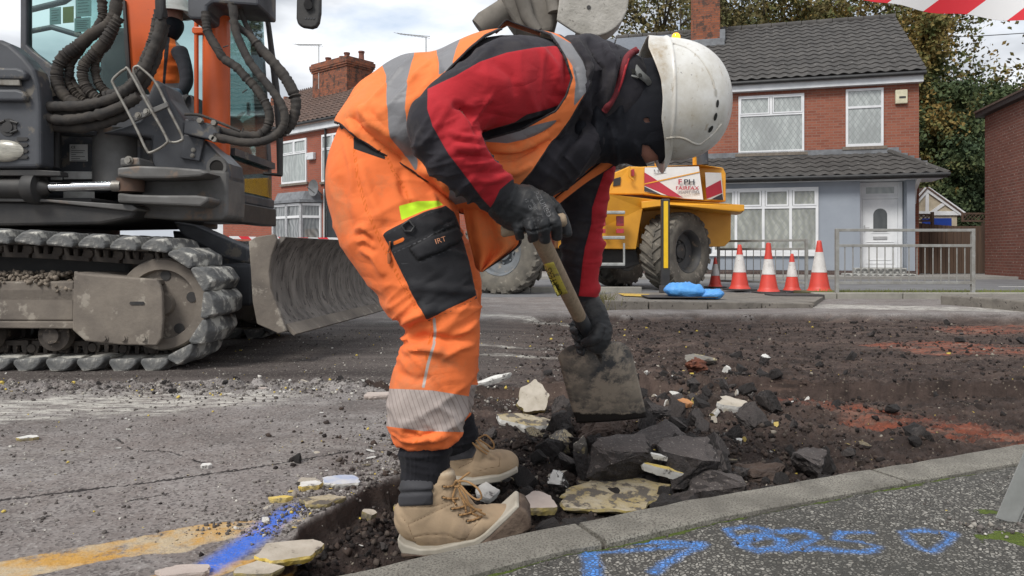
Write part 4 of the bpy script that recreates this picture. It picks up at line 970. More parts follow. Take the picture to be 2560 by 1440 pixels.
n = 900; px_ = rng.uniform(-3.6, -2.3, n); yy = rng.uniform(4.19, 4.5, n); hh = .50+.055*(1-((yy-4.36)/.2)**2)+.04*(px_ < -2.6); zz = rng.uniform(.47, 1, n)*0+hh-rng.random(n)*.03
o = stones_mesh(np.stack([px_, yy, zz], 1), rng.uniform(.006, .022, n), M('dried_mud', (.24, .20, .16), (.14, .115, .09), scale=30, rough=1), 'dried_mud_clods', tr); o['kind'] = 'stuff'
mb = E(); mb.bx(-3.7, -2.28, 4.2, 4.52, .42, .515); mb.build('mud_bed', m_mud, tr, bevel=.02)
# undercarriage centre
mb = E(); mb.bx(-4.3, -2.35, 4.55, 5.8, .38, .72); mb.build('undercarriage', m_dkb, EX, bevel=.03)
mb = E(); mb.lathe((-3.35, 5.15, .72), [(0, 0), (.62, 0), (.62, .10), (.55, .10), (.55, .2), (0, .2)], 'Z', 40); mb.build('slew_ring', m_dkb, EX, smooth=35)
mb = E(); mb.bx(-4.9, -2.46, 4.33, 6.2, .905, 1.03); mb.prism([P(x, y, 4.30) for x, y in [(-300, 500), (120, 506), (345, 520), (330, 545), (250, 560), (-300, 570)]], (0, 1.0, 0)); mb.build('slew_platform', m_dkb, EX, bevel=.015)
mb = E(); mb.prism([P(x, y, 4.27) for x, y in [(-40, 503), (120, 505), (330, 528), (345, 522), (330, 512), (100, 497), (-40, 494)]], (0, .3, 0)); mb.build('platform_rim', m_cast, EX, bevel=.006)
# near side body with latch, slots and lamp
body = [(-420, 40), (-60, 92), (0, 98), (22, 108), (58, 140), (84, 172), (96, 215), (100, 262), (101, 416), (86, 420), (-420, 424)]
mb = E(); mb.bx(-5.0, -3.35, 4.42, 5.1, 1.0, 1.9); mb.build('rear_body', m_dk, EX, bevel=.05)
mb = E(); mb.plate(body, 4.20, .14); hb = mb.build('side_body', m_dk, EX, bevel=.022, bseg=3)
mb = E(); mb.plate([(-420, 424), (90, 424), (150, 428), (152, 440), (-420, 438)], 4.22, .08); mb.build('body_skirt', m_dkb, EX, bevel=.005)
for yy in (347, 362, 377, 392):
    mb = E(); mb.plate([(42, yy-4), (66, yy-4), (70, yy), (66, yy+5), (42, yy+5)], 4.192, .02); mb.build('louvre_slot', m_dkb, hb)
mb = E()
mb.lathe(P(8, 377, 4.19), [(0, -.02), (.045, -.02), (.085, -.01), (.10, .0), (.10, .02)], 'Y', 24, Matrix(((1.15, 0, 0), (0, 1, 0), (0, 0, .62))))
lamp = mb.build('lamp', M('lamp_glass', (.42, .40, .34), (.25, .24, .21), scale=20, rough=.25, stretch=(1, 1, 5)), hb, smooth=50)
for yy, hgt_ in ((182, 20), (236, 22)):
    mb = E(); cx = P(22, yy, 4.19); mb.lathe(cx, [(0, -.022), (.045, -.022), (.055, 0)], 'Z', 20); 
    mb = E(); mb.plate([(-30, yy-14), (40, yy-14), (58, yy-8), (64, yy+2), (62, yy+16), (-30, yy+16)], 4.155, .05); mb.build('latch_housing', m_dk, hb, bevel=.016, bseg=3)
mb = E(); mb.plate([(-30, 196), (48, 199), (50, 214), (-30, 212)], 4.165, .02); mb.build('latch_plate', m_bar, hb, bevel=.004)
mb = E(); mb.lathe(P(19, 318, 4.195), [(0, -.006), (.03, -.006), (.032, .0), (.05, .0), (.052, .02)], 'Y', 20); mb.build('vent_cap', m_dkb, hb)
for a_, b_ in (((-5, 308), (12, 302)), ((26, 303), (44, 308)), ((26, 332), (44, 326))):
    mb = E(); mb.tube([P(*a_, 4.19), P(*b_, 4.19)], .007, 6); mb.build('vent_slot', m_dkb, hb)
# kingpost block and its label
mb = E(); mb.plate([(98, 322), (235, 318), (352, 330), (352, 470), (100, 500)], 4.62, .45); mb.build('kingpost', m_dk, EX, bevel=.02)
mb = E(); a = P(292, 325, 4.63); b = P(292, 470, 4.63); mb.tube([b, a], .135, 28); mb.build('pivot_post', m_cast, EX, smooth=40)
mb = E(); mb.plate([(100, 326), (100, 334), (240, 338), (242, 322), (238, 318), (235, 328)], 4.50, .1); mb.build('edge_rail', m_dk, EX, bevel=.008)
mb = E(); a = P(140, 320, 4.5); mb.tube([a, P(140, 420, 4.5)], .03, 10); mb.tube([P(140, 312, 4.5), P(140, 322, 4.5)], .045, 10); mb.build('grease_pipe', m_dkb, EX, smooth=40)
mb = E(); mb.plate([(174, 361), (219, 361), (219, 403), (174, 403)], 4.605, .004); lb = mb.build('rating_plate', M('rating_plate_metal', (.62, .62, .60), rough=.4), EX)
def text(body_, loc, size, mat, parent, name='lettering', rot=(R(90), 0, 0), extrude=.001, align='LEFT', sx=1.0, bold=0):
    cu = bpy.data.curves.new(name, 'FONT'); cu.body = body_; cu.size = size; cu.extrude = extrude; cu.align_x = align; cu.space_character = 1.0
    cu.offset = .05*size*(bold); cu.materials.append(mat); tmp = bpy.data.objects.new('tmp', cu); COL.objects.link(tmp)
    me = bpy.data.meshes.new_from_object(tmp); COL.objects.unlink(tmp); bpy.data.objects.remove(tmp)
    o = bpy.data.objects.new(name, me); COL.objects.link(o); o.parent = parent
    o.location = Vector(loc)-world_off(parent); o.rotation_euler = rot; o.scale = (sx, 1, 1); return o
m_ink = M('black_ink', (.02, .02, .02), rough=.6)
text('CE', P(178, 371, 4.603), .022, m_ink, lb)
mb = E()
for i, (yy, xw) in enumerate(((376, 34), (381, 30), (386, 12), (391, 34), (396, 22), (400, 38))): mb.plate([(178, yy), (178+xw, yy), (178+xw, yy+1.3), (178, yy+1.3)], 4.603, .001)
mb.build('print_lines', m_ink, lb)
for (x0_, y0_, x1_, y1_) in ((126, 430, 155, 450), (159, 428, 236, 448), (158, 478, 236, 505)):
    mb = E(); mb.plate([(x0_, y0_), (x1_, y0_+1), (x1_, y1_), (x0_, y1_)], 4.58, .006); mb.build('worn_label', m_lab, EX, bevel=.002)
# swing ram
mb = E(); mb.tube([P(96, 469, 4.28), P(292, 464, 4.28)], .0265, 20); mb.build('ram_rod', m_chrome, EX, smooth=40)
mb = E(); mb.tube([P(-300, 470, 4.28), P(60, 470, 4.28), P(84, 469, 4.28)], [.062, .062, .06], 24); mb.lathe(P(92, 470, 4.28), [(0, -.05), (.085, -.05), (.09, -.03), (.09, .02), (.05, .03), (.035, .07), (.028, .08)], 'X', 26); mb.build('ram_barrel', m_dkb, EX, smooth=35)
mb = E(); mb.tube([P(282, 465, 4.28), P(304, 465, 4.28)], .032, 18); mb.build('rod_collar', m_bar, EX, smooth=40)
# swing bracket casting
up = [(292, 417), (345, 412), (420, 416), (455, 418), (520, 428), (568, 452), (569, 500), (569, 536), (560, 549), (540, 553), (440, 551), (336, 544), (300, 538), (246, 529), (250, 520), (292, 518), (330, 503)]
core = [(360, 420), (568, 425), (569, 500), (568, 540), (556, 551), (440, 550), (336, 543), (320, 536), (352, 500)]
mb = E(); mb.plate(core, 4.42, .30); sb = mb.build('swing_bracket', m_cast, EX, bevel=.035, bseg=3)
mb = E(); mb.plate([(292, 419), (345, 414), (420, 417), (500, 423), (520, 432), (500, 441), (420, 446), (330, 446), (292, 440)], 4.23, .30); mb.build('upper_lug', m_cast, sb, bevel=.012)
mb = E(); mb.plate([(293, 482), (330, 486), (400, 488), (490, 488), (520, 492), (520, 503), (500, 516), (380, 510), (293, 506)], 4.23, .30); mb.build('lower_lug', m_cast, sb, bevel=.012)
mb = E(); a = P(326, 505, 4.40); b = P(326, 430, 4.40); mb.tube([P(326, 480, 4.33), P(326, 448, 4.33)], .075, 24); mb.build('lug_pin', M('rusty_steel', (.10, .055, .035), (.06, .04, .03), scale=12, rough=.8), sb, smooth=40)
mb = E(); mb.plate([(299, 394), (347, 393), (350, 414), (299, 416)], 4.27, .18); q = mb.build('pin_cap', m_cast, sb, bevel=.012); mb = E(); hexbolt(mb, P(322, 401, 4.266), .017, .016); mb.build('bolt', m_bar, q)
# boom foot (dark), rises to the right
mb = E(); foot = [(250, 332), (300, 318), (352, 300), (372, 230), (386, 196), (408, 212), (422, 245), (462, 305), (461, 340), (512, 350), (569, 408), (573, 440), (568, 470), (540, 470), (380, 470), (378, 345), (330, 336)]
mb.plate(foot, 4.44, .26); ft = mb.build('boom_foot', m_dk, EX, bevel=.02, bseg=3)
mb = E(); mb.lathe(P(543, 418, 4.435), [(0, .0), (.040, .0), (.042, -.012), (.060, -.014), (.066, .0)], 'Y', 26); mb.build('pin_boss', m_cast, ft, smooth=40); mb = E(); mb.lathe(P(543, 418, 4.43), [(0, -.001), (.040, -.001), (.040, .02)], 'Y', 20); mb.build('pin_hole', M('pin_shadow', (.012, .010, .009), rough=.9), ft)
mb = E(); mb.plate([(459, 335), (510, 348), (498, 403), (450, 395)], 4.415, .03); q = mb.build('cover_plate', m_dk, ft, bevel=.006)
for c in ((483, 375), (481, 389)): mb = E(); hexbolt(mb, P(*c, 4.41), .009, .008); mb.build('bolt', m_bar, q)
mb = E(); mb.plate([(461, 296), (545, 312), (548, 352), (540, 352), (459, 334)], 4.36, .12); hbk = mb.build('hose_bracket', m_dk, EX, bevel=.008)
for c in ((500, 301), (535, 307), (530, 344), (536, 348)): mb = E(); mb.lathe(P(*c, 4.34), [(0, -.01), (.017, -.01), (.019, .015), (0, .015)], 'Y', 6); mb.build('hose_clamp', m_bar, hbk)
# guard loops
def px_tube(name, pts, Y, r, mat, parent, n=60, closed=False, wr=0, seg=10, Ys=None, seed=0, ribs=0):
    a = np.array([(x, y, (Y if Ys is None else Ys[i])) for i, (x, y) in enumerate(pts)], float); a = cmr(a, n); rr = []
    rg = random.Random(seed); out_ = []
    for i, (x, y, yy_) in enumerate(a):
        out_.append(P(x, y, yy_)); f = 1+wr*mnoise.noise(Vector((i*.9, seed*3.1, 0)))+ribs*math.sin(i*2.2); rr.append((r if not hasattr(r, '__len__') else float(np.interp(i/(n-1), np.linspace(0, 1, len(r)), r)))*f)
    mb = MB(); mb.tube(out_, rr, seg); return mb.build(name, mat, parent, smooth=60)
g1 = [(319, 278), (285, 214), (282, 200), (297, 184), (312, 174), (323, 177), (370, 262), (415, 342), (413, 361), (378, 381), (366, 374), (345, 330), (319, 278)]
px_tube('guard_loop', g1, 4.20, .0078, m_bar, EX, 90)
g2 = [(335, 185), (334, 172), (341, 166), (352, 170), (389, 207), (425, 280), (455, 340), (451, 352), (432, 356), (417, 345), (378, 270), (335, 185)]
px_tube('guard_loop', g2, 4.24, .0078, m_bar, EX, 90)
mb = E(); mb.plate([(323, 294), (417, 254), (421, 266), (330, 306)], 4.225, .02); q = mb.build('guard_strap', m_cast, EX, bevel=.003)
for c in ((345, 288), (366, 279)): mb = E(); hexbolt(mb, P(*c, 4.222), .012, .012); mb.build('bolt', m_bar, q)
# orange boom and boom ram
mb = E(); mb.plate([(304, -40), (395, -40), (391, 60), (372, 140), (352, 200), (330, 226), (322, 190), (314, 120), (307, 50)], 4.62, .05); bo = mb.build('boom', m_or, EX, bevel=.012)
mb = E(); mb.plate([(306, 0), (312, 0), (328, 225), (322, 228), (311, 120)], 4.60, .03); mb.build('boom_edge', m_dkb, bo)
mb = E(); mb.tube([P(541, 402, 4.66), P(541, 380, 4.66), P(541, 30, 4.66), P(541, -60, 4.66)], [.076, .082, .082, .082], 30); mb.build('boom_ram', m_or, EX, smooth=40)
mb = E(); mb.plate([(506, 60), (520, 55), (524, 395), (508, 395)], 4.60, .05); mb.build('ram_guard', m_or, EX, bevel=.01)
mb = E(); mb.tube([P(491, 288, 4.6), P(491, 60, 4.6), P(493, -40, 4.6)], .0135, 12); mb.build('ram_pipe', m_or, EX, smooth=50)
mb = E(); mb.plate([(479, 70), (484, 66), (512, 68), (512, 82), (484, 84), (479, 80)], 4.58, .05); mb.build('pipe_clamp', m_or, EX, bevel=.005)
mb = E(); mb.plate([(468, -60), (468, 40), (476, 47), (508, 48), (517, 40), (517, 16), (530, 6), (566, 8), (646, 14), (646, -60)], 4.40, .34); mb.build('boom_bracket', m_dk, EX, bevel=.02)
# boom, dipper arm and bucket, mostly above the picture
mb = E(); mb.plate([(330, -40), (600, -40), (690, -420), (960, -820), (1330, -900), (1340, -760), (1060, -690), (830, -380), (640, -40)], 4.75, .26); mb.build('main_boom', m_or, EX, bevel=.02)
mb = E(); mb.plate([(1240, -980), (1400, -940), (1450, -500), (1400, -80), (1320, -80), (1270, -500)], 4.80, .20); mb.build('dipper_arm', m_or, EX, bevel=.02)
m_bkt = M('dusty_bucket_steel', (.40, .38, .345), (.27, .255, .225), scale=6, rough=.9, bump=.9, bscale=26, bdist=.012, c3=(.10, .09, .078), s3=20, t3=.66)
m_bkd = M('bucket_bracket_steel', (.20, .18, .155), (.12, .108, .092), scale=6, rough=.85, bump=.4, bscale=40)
ang = np.linspace(-.35, 2.2, 16); arc = [(1480+92*math.cos(t), -2+92*math.sin(t)) for t in ang]
cheek = [(1405, -190), (1555, -120), (1562, -40)]+arc+[(1392, 50), (1398, 0)]
bk = MB(); bk.plate(cheek, 4.62, .03); bko = bk.build('bucket', m_bkt, EX, bevel=.008)
mb = E(); mb.plate(cheek, 4.84, .03); mb.build('far_cheek', m_bkt, bko, bevel=.008)
sh = [P(x, y, 4.65) for x, y in [(1562, -40)]+arc[:-1]]; mb = E()
for a_, b_ in zip(sh[:-1], sh[1:]): mb.prism([a_, b_, b_*1.0+Vector((0, .19, 0)), a_+Vector((0, .19, 0))], (Vector((-(b_-a_).z, 0, (b_-a_).x)).normalized()*-.02))
mb.build('bucket_shell', m_bkt, bko)
mb = E(); mb.lathe(P(1472, 18, 4.615), [(0, 0), (.013, 0), (.013, .003)], 'Y', 12); mb.build('cheek_hole', m_dkb, bko)
mb = E(); mb.plate([(1235, -60), (1420, -60), (1400, 20), (1385, 78), (1330, 90), (1290, 60), (1262, 20)], 4.72, .34); br = mb.build('quick_hitch', m_bkd, EX, bevel=.03, bseg=3)
mb = E(); mb.tube([P(1198, 72, 4.82), P(1212, 60, 4.82), P(1262, 30, 4.82), P(1330, -10, 4.82)], [.070, .082, .085, .085], 22); mb.build('bucket_link', m_bkd, EX, smooth=40)
mb = E(); mb.tube([P(1300, -20, 4.68), P(1318, 40, 4.68), P(1345, 78, 4.68)], [.05, .045, .03], 14); mb.tube([P(1375, -20, 4.66), P(1385, 30, 4.66)], .04, 14); mb.build('link_boss', m_bkd, EX, smooth=40)
# hoses
hz = [
 ([(293, -30), (288, 28), (271, 62), (229, 87), (194, 115), (163, 138), (147, 163), (142, 194), (149, 224), (174, 252), (212, 270)], 4.36, .034, m_hoseb),
 ([(255, -20), (256, 25), (257, 42), (243, 69), (222, 97), (195, 130), (174, 165), (176, 200), (196, 226), (232, 246)], 4.42, .026, m_hoseb),
 ([(299, 42), (278, 76), (258, 106), (229, 139), (212, 158), (206, 185), (212, 212), (228, 234), (252, 250)], 4.33, .030, m_hoseb),
 ([(292, 60), (268, 110), (250, 132), (238, 160), (240, 191), (252, 217), (272, 236)], 4.38, .024, m_hoseb),
 ([(165, 150), (175, 178), (170, 205), (190, 235), (215, 255)], 4.40, .022, m_hoseb),
 ([(402, -30), (402, 40), (400, 70), (389, 108), (375, 142), (358, 180), (333, 212), (299, 238), (264, 252), (208, 264), (156, 266), (118, 268), (104, 280), (118, 294), (156, 300), (208, 295), (264, 282), (312, 262), (347, 240)], 4.28, .030, m_hose),
 ([(412, 60), (400, 110), (388, 150), (368, 195), (340, 232), (305, 255), (262, 270), (205, 282), (150, 284), (112, 290), (112, 306), (150, 318), (215, 318), (270, 305), (320, 285)], 4.34, .030, m_hose),
 ([(396, 40), (382, 100), (362, 150), (340, 195), (310, 225), (262, 240)], 4.33, .028, m_hose),
 ([(514, 30), (516, 60), (521, 84), (542, 120), (559, 146), (590, 167), (615, 194), (635, 215), (656, 243), (670, 271), (674, 297), (666, 323), (650, 336)], 4.40, .026, m_hose),
 ([(583, 15), (587, 69), (604, 115), (625, 156), (649, 187), (677, 222), (701, 257), (712, 288), (708, 316), (687, 340), (653, 354), (608, 356), (556, 346), (535, 342)], 4.36, .0245, m_hose),
 ([(576, 10), (590, 59), (625, 90), (646, 115), (677, 149), (708, 187), (729, 222), (740, 257), (733, 297), (715, 324), (687, 336), (642, 339), (590, 336), (535, 322)], 4.42, [.018, .020, .030, .034, .030, .030, .026, .024], m_hose),
 ([(600, 20), (612, 55), (640, 110), (655, 140)], 4.50, .016, m_hose),
 ([(462, 286), (500, 288), (545, 305), (600, 328)], 4.34, .008, m_hose),
]
for i, (pts, Y, r, m_) in enumerate(hz): px_tube('hose', pts, Y, r, m_, EX, 110, wr=.30, seg=12, seed=i+1, ribs=.05 if m_ is m_hoseb or i in (8, 10) else .015)
mb = E()
for k in range(5): mb.tube([P(390+k*5, -30, 4.24), P(392+k*4, 30, 4.24), P(398+k*1.5, 48, 4.25)], .008, 6)
mb.build('hose_ends', m_dkb, EX, smooth=60)
mb = E(); mb.tube([P(401, 24, 4.27), P(403, 44, 4.28)], .036, 14); mb.build('hose_band', m_dkb, EX, smooth=50)
mb = E(); mb.tube([P(100, 236, 4.5), P(118, 232, 4.45), P(120, 252, 4.45)], .026, 10); mb.tube([P(112, 226, 4.45), P(134, 228, 4.45)], .032, 8); mb.build('hose_union', M('brass_union', (.34, .31, .25), (.2, .19, .16), scale=20, rough=.5, metal=.4), EX, smooth=40)
for c, d in (((558, 118), (571, 114)), ((606, 232), (618, 224)), ((608, 320), (606, 330)), ((540, 118), (556, 123)), ((700, 296), (708, 300))):
    mb = E(); mb.tube([P(*c, 4.36), P(*d, 4.36)], .004, 5); mb.build('cable_tie', m_dkb, EX)
# cab
Yc = 5.12
cabm = m_dk
def pil(name, pts, Y=Yc, th=.07, m=cabm, par=None): mb = E(); mb.plate(pts, Y, th); return mb.build(name, m, par or CAB, bevel=.010)
mb = E(); mb.plate([(50, 232), (480, 236), (560, 470), (572, 474), (572, 545), (480, 548), (50, 548)], 5.20, .95); CAB = mb.build('cab', m_dk, EX, bevel=.02)
pil('rear_pillar', [(50, -560), (66, -560), (66, 112), (82, 128), (150, 178), (168, 235), (52, 235), (52, 130)])
pil('front_pillar', [(500, -560), (524, -560), (548, 0), (572, 470), (550, 470), (526, 0)])
pil('front_pillar', [(596, -460), (620, -460), (645, -10), (662, 250), (671, 400), (672, 545), (641, 545), (641, 470), (637, 300), (618, 0)], Y=6.04, th=.09)
pil('sill', [(572, 474), (572, 500), (480, 500), (480, 474)], Y=5.1, th=.98)
pil('cab_step', [(520, 497), (566, 499), (566, 552), (520, 552)], Y=4.95, th=1.05, m=m_dkb)
pil('roof_panel', [(40, -620), (520, -620), (530, -560), (50, -560)], th=1.0)
pil('rear_panel', [(50, -560), (66, -560), (66, 300), (50, 300)], Y=6.05)
pil('pillar_hinge', [(616, 256), (622, 254), (622, 288), (616, 288)], Y=5.95, th=.05, m=m_dkb)
mb = E(); mb.plate([(66, -556), (322, -556), (322, 234), (168, 233), (150, 178), (66, 112)], 5.15, .006); mb.build('side_window', m_glass, CAB)
mb = E(); mb.plate([(200, -430), (596, -430), (618, 0), (637, 300), (640, 380), (200, 380)], 6.12, .006); mb.build('far_window', m_glass, CAB)
mb = E(); a = P(568, 470, 5.16); b = P(520, -550, 5.16); mb.prism([a, Vector((a.x, 6.1, a.z)), Vector((b.x, 6.1, b.z)), b], (.006, 0, 0)); mb.build('windscreen', m_glass, CAB)
mb = E(); a = P(568, 368, 5.16); mb.prism([Vector((a.x+.01, 5.2, a.z)), Vector((a.x+.01, 6.08, a.z)), Vector((a.x+.01, 6.08, a.z-.05)), Vector((a.x+.01, 5.2, a.z-.05))], (.03, 0, 0)); mb.build('windscreen_bar', m_dk, CAB)
mb = E(); mb.tube([P(632, -560, 5.0), P(655, -40, 5.0), P(672, 70, 5.0), P(690, 220, 5.0), P(699, 330, 5.0), P(700, 438, 5.0)], [.014, .018, .018, .024, .024, .020], 8); mb.build('handrail', m_dkb, EX, smooth=50)
mb = E(); mb.tube([P(660, 434, 5.05), P(704, 438, 5.0)], .012, 6); mb.build('rail_stay', m_dkb, EX)
pts_m = [(742, -60), (740, 45), (744, 60), (756, 67), (778, 70), (790, 66), (797, 55), (801, 30), (802, -60)]
mb = E(); mb.plate(pts_m, 4.75, .045); mr = mb.build('mirror', m_dkb, EX, bevel=.012, bseg=3)
mb = E(); mb.tube([P(770, 12, 4.74), P(768, -60, 4.7)], .02, 8); mb.tube([P(770, 12, 4.72), P(770, 12, 4.76)], .028, 10); mb.tube([P(768, -60, 4.75), P(640, -90, 5.0)], .014, 8); mb.build('mirror_arm', m_dkb, mr, smooth=50)
mb = E()
for k in range(4): mb.plate([(763+k*7, 44), (766+k*7, 44), (765+k*7, 48), (762+k*7, 48)], 4.747, .003)
mb.build('mirror_ridges', m_dk, mr)
# cab interior
m_int = M('cab_interior', (.03, .03, .032), (.05, .05, .05), rough=.8)
m_pap = M('notice_paper', (.55, .62, .60), (.45, .52, .5), rough=.8)
mb = E(); mb.plate([(250, 60), (330, 70), (340, 300), (240, 300)], 5.75, .45); mb.build('seat_back', m_int, CAB, bevel=.04)
mb = E(); mb.plate([(240, 290), (480, 275), (500, 330), (240, 340)], 5.5, .6); mb.build('seat', m_int, CAB, bevel=.03)
mb = E(); mb.tube([P(222, 230, 5.3), P(224, 200, 5.3), P(236, 175, 5.3), P(246, 165, 5.3)], [.05, .05, .04, .03], 12); mb.build('armrest', m_int, CAB, smooth=50)
mb = E(); mb.tube([P(78, 78, 5.9), P(130, 68, 5.9), P(210, 92, 5.9)], .022, 8); mb.tube([P(78, 24, 5.9), P(160, 4, 5.9), P(180, -10, 5.9)], .025, 8); mb.tube([P(196, -40, 5.9), P(196, 92, 5.9)], .02, 8); mb.build('interior_frame', m_dk, CAB, smooth=50)
for (x0_, y0_, x1_, y1_, mm_) in ((124, 20, 152, 62, m_pap), (157, 18, 184, 58, M('yellow_notice', (.45, .38, .10), rough=.8)), (190, -6, 228, 42, m_pap), (186, 46, 226, 80, m_pap)):
    mb = E(); mb.plate([(x0_, y0_), (x1_, y0_-3), (x1_, y1_-2), (x0_, y1_)], 5.168, .003); pp = mb.build('notice', mm_, CAB)
    if mm_ is m_pap:
        mb = E()
        for k in range(5): yy = y0_+6+(y1_-y0_-10)*k/5; mb.plate([(x0_+4, yy), (x1_-4-(k*5) % 9, yy-2), (x1_-4-(k*5) % 9, yy-1), (x0_+4, yy+1)], 5.165, .001)
        mb.build('print_lines', m_dk, pp)
mb = E(); mb.plate([(580, 395), (640, 395), (640, 470), (575, 470)], 5.9, .02); mb.build('floor_panel', m_int, CAB)
mb = E(); mb.tube([P(575, 420, 5.5), P(590, 428, 5.5), P(603, 445, 5.5), P(606, 460, 5.5)], .02, 8); mb.build('steering_lever', m_int, CAB, smooth=50)
# blade arm and blade
mb = E(); arm = [(430, 553), (484, 562), (621, 622), (623, 660), (558, 646), (520, 624), (455, 588)]
mb.plate(arm, 4.75, .16); mb.build('blade_arm', m_dk, EX, bevel=.015)
mb = E(); mb.plate([(430, 575), (621, 650), (623, 690), (440, 640)], 5.6, .16); mb.build('blade_arm', m_dk, EX, bevel=.015)
mb = E(); mb.plate([(540, 660), (630, 660), (630, 765), (560, 765)], 4.72, .9); mb.build('blade_support', m_dk, EX, bevel=.02)
YA, YB = 4.40, 6.9; nz_ = 14; vs = []; XA = -1.36; XBn = -1.10
prof = [(.02, .80), (-.035, .74), (-.075, .66), (-.098, .57), (-.10, .48), (-.085, .40), (-.05, .33), (.005, .27), (.03, .235)]
prof = cmr(prof, 22)
mb = E(); ny = 24
for j in range(ny+1):
    t = j/ny; Y = YA+(YB-YA)*t; X0 = XA+(XBn-XA)*t
    for (dx_, z) in prof: vs.append((X0+dx_, Y, z))
for j in range(ny+1):
    t = j/ny; Y = YA+(YB-YA)*t; X0 = XA+(XBn-XA)*t
    for (dx_, z) in prof: vs.append((X0+dx_-.035, Y, z+.004))
k = len(prof); off = (ny+1)*k
fs = [(j*k+i, j*k+i+1, (j+1)*k+i+1, (j+1)*k+i) for j in range(ny) for i in range(k-1)]+[(off+j*k+i, off+(j+1)*k+i, off+(j+1)*k+i+1, off+j*k+i+1) for j in range(ny) for i in range(k-1)]
fs += [(j*k, (j+1)*k, off+(j+1)*k, off+j*k) for j in range(ny)]+[(j*k+k-1, off+j*k+k-1, off+(j+1)*k+k-1, (j+1)*k+k-1) for j in range(ny)]
fs += [tuple(range(k))+tuple(reversed(range(off, off+k))), tuple(range(ny*k, ny*k+k))+tuple(reversed(range(off+ny*k, off+ny*k+k)))]
mb.add(vs, fs); bl = mb.build('blade', m_blade, EX, smooth=50)
endp = [(621, 604), (640, 592), (686, 585), (692, 600), (678, 640), (672, 680), (677, 724), (692, 764), (716, 828), (696, 834), (642, 810), (631, 755), (626, 670)]
mb = E(); mb.plate(endp, 4.36, .035); mb.build('blade_end_plate', m_mud, bl, bevel=.006)
mb = E(); a = Vector((XA+.03, YA, .235)); b = Vector((XBn+.03, YB, .235)); mb.prism([a+Vector((-.01, 0, .05)), b+Vector((-.01, 0, .05)), b+Vector((.05, 0, -.01)), a+Vector((.05, 0, -.01))], (-.02, 0, -.012)); mb.build('cutting_edge', m_mud, bl, bevel=.003)
# operator in the cab is built with the people
# ================= SITE DUMPER =================
m_yel = M('yellow_plant_paint', (.72, .34, .025), (.60, .27, .022), scale=2, rough=.38, r2=.55, bump=.05, c3=(.42, .22, .06), s3=9, t3=.72)
m_tyre = M('dusty_tyre', (.16, .145, .12), (.085, .078, .068), scale=5, rough=.95, bump=.5, bscale=30, bdist=.01, c3=(.24, .215, .18), s3=8, t3=.62)
m_rim = M('dark_wheel_rim', (.045, .046, .050), (.075, .07, .062), scale=6, rough=.6, c3=(.20, .15, .11), s3=7, t3=.62)
m_rimg = M('grey_wheel_rim', (.15, .165, .18), (.11, .115, .12), scale=6, rough=.7, c3=(.26, .22, .17), s3=7, t3=.6)
m_wp = M('white_panel', (.70, .70, .69), (.62, .62, .61), scale=3, rough=.45)
m_redp = M('crimson_panel', (.42, .028, .055), (.36, .025, .045), scale=2, rough=.45)
m_blk2 = M('charcoal_panel', (.035, .035, .045), rough=.5)
m_lens = M('red_lens', (.45, .03, .04), (.3, .03, .04), scale=30, rough=.2)
DU = thing('site_dumper', 'yellow site dumper with white, red and black side panels and big muddy tyres', 'dumper', (2.2, 12.6, .07))
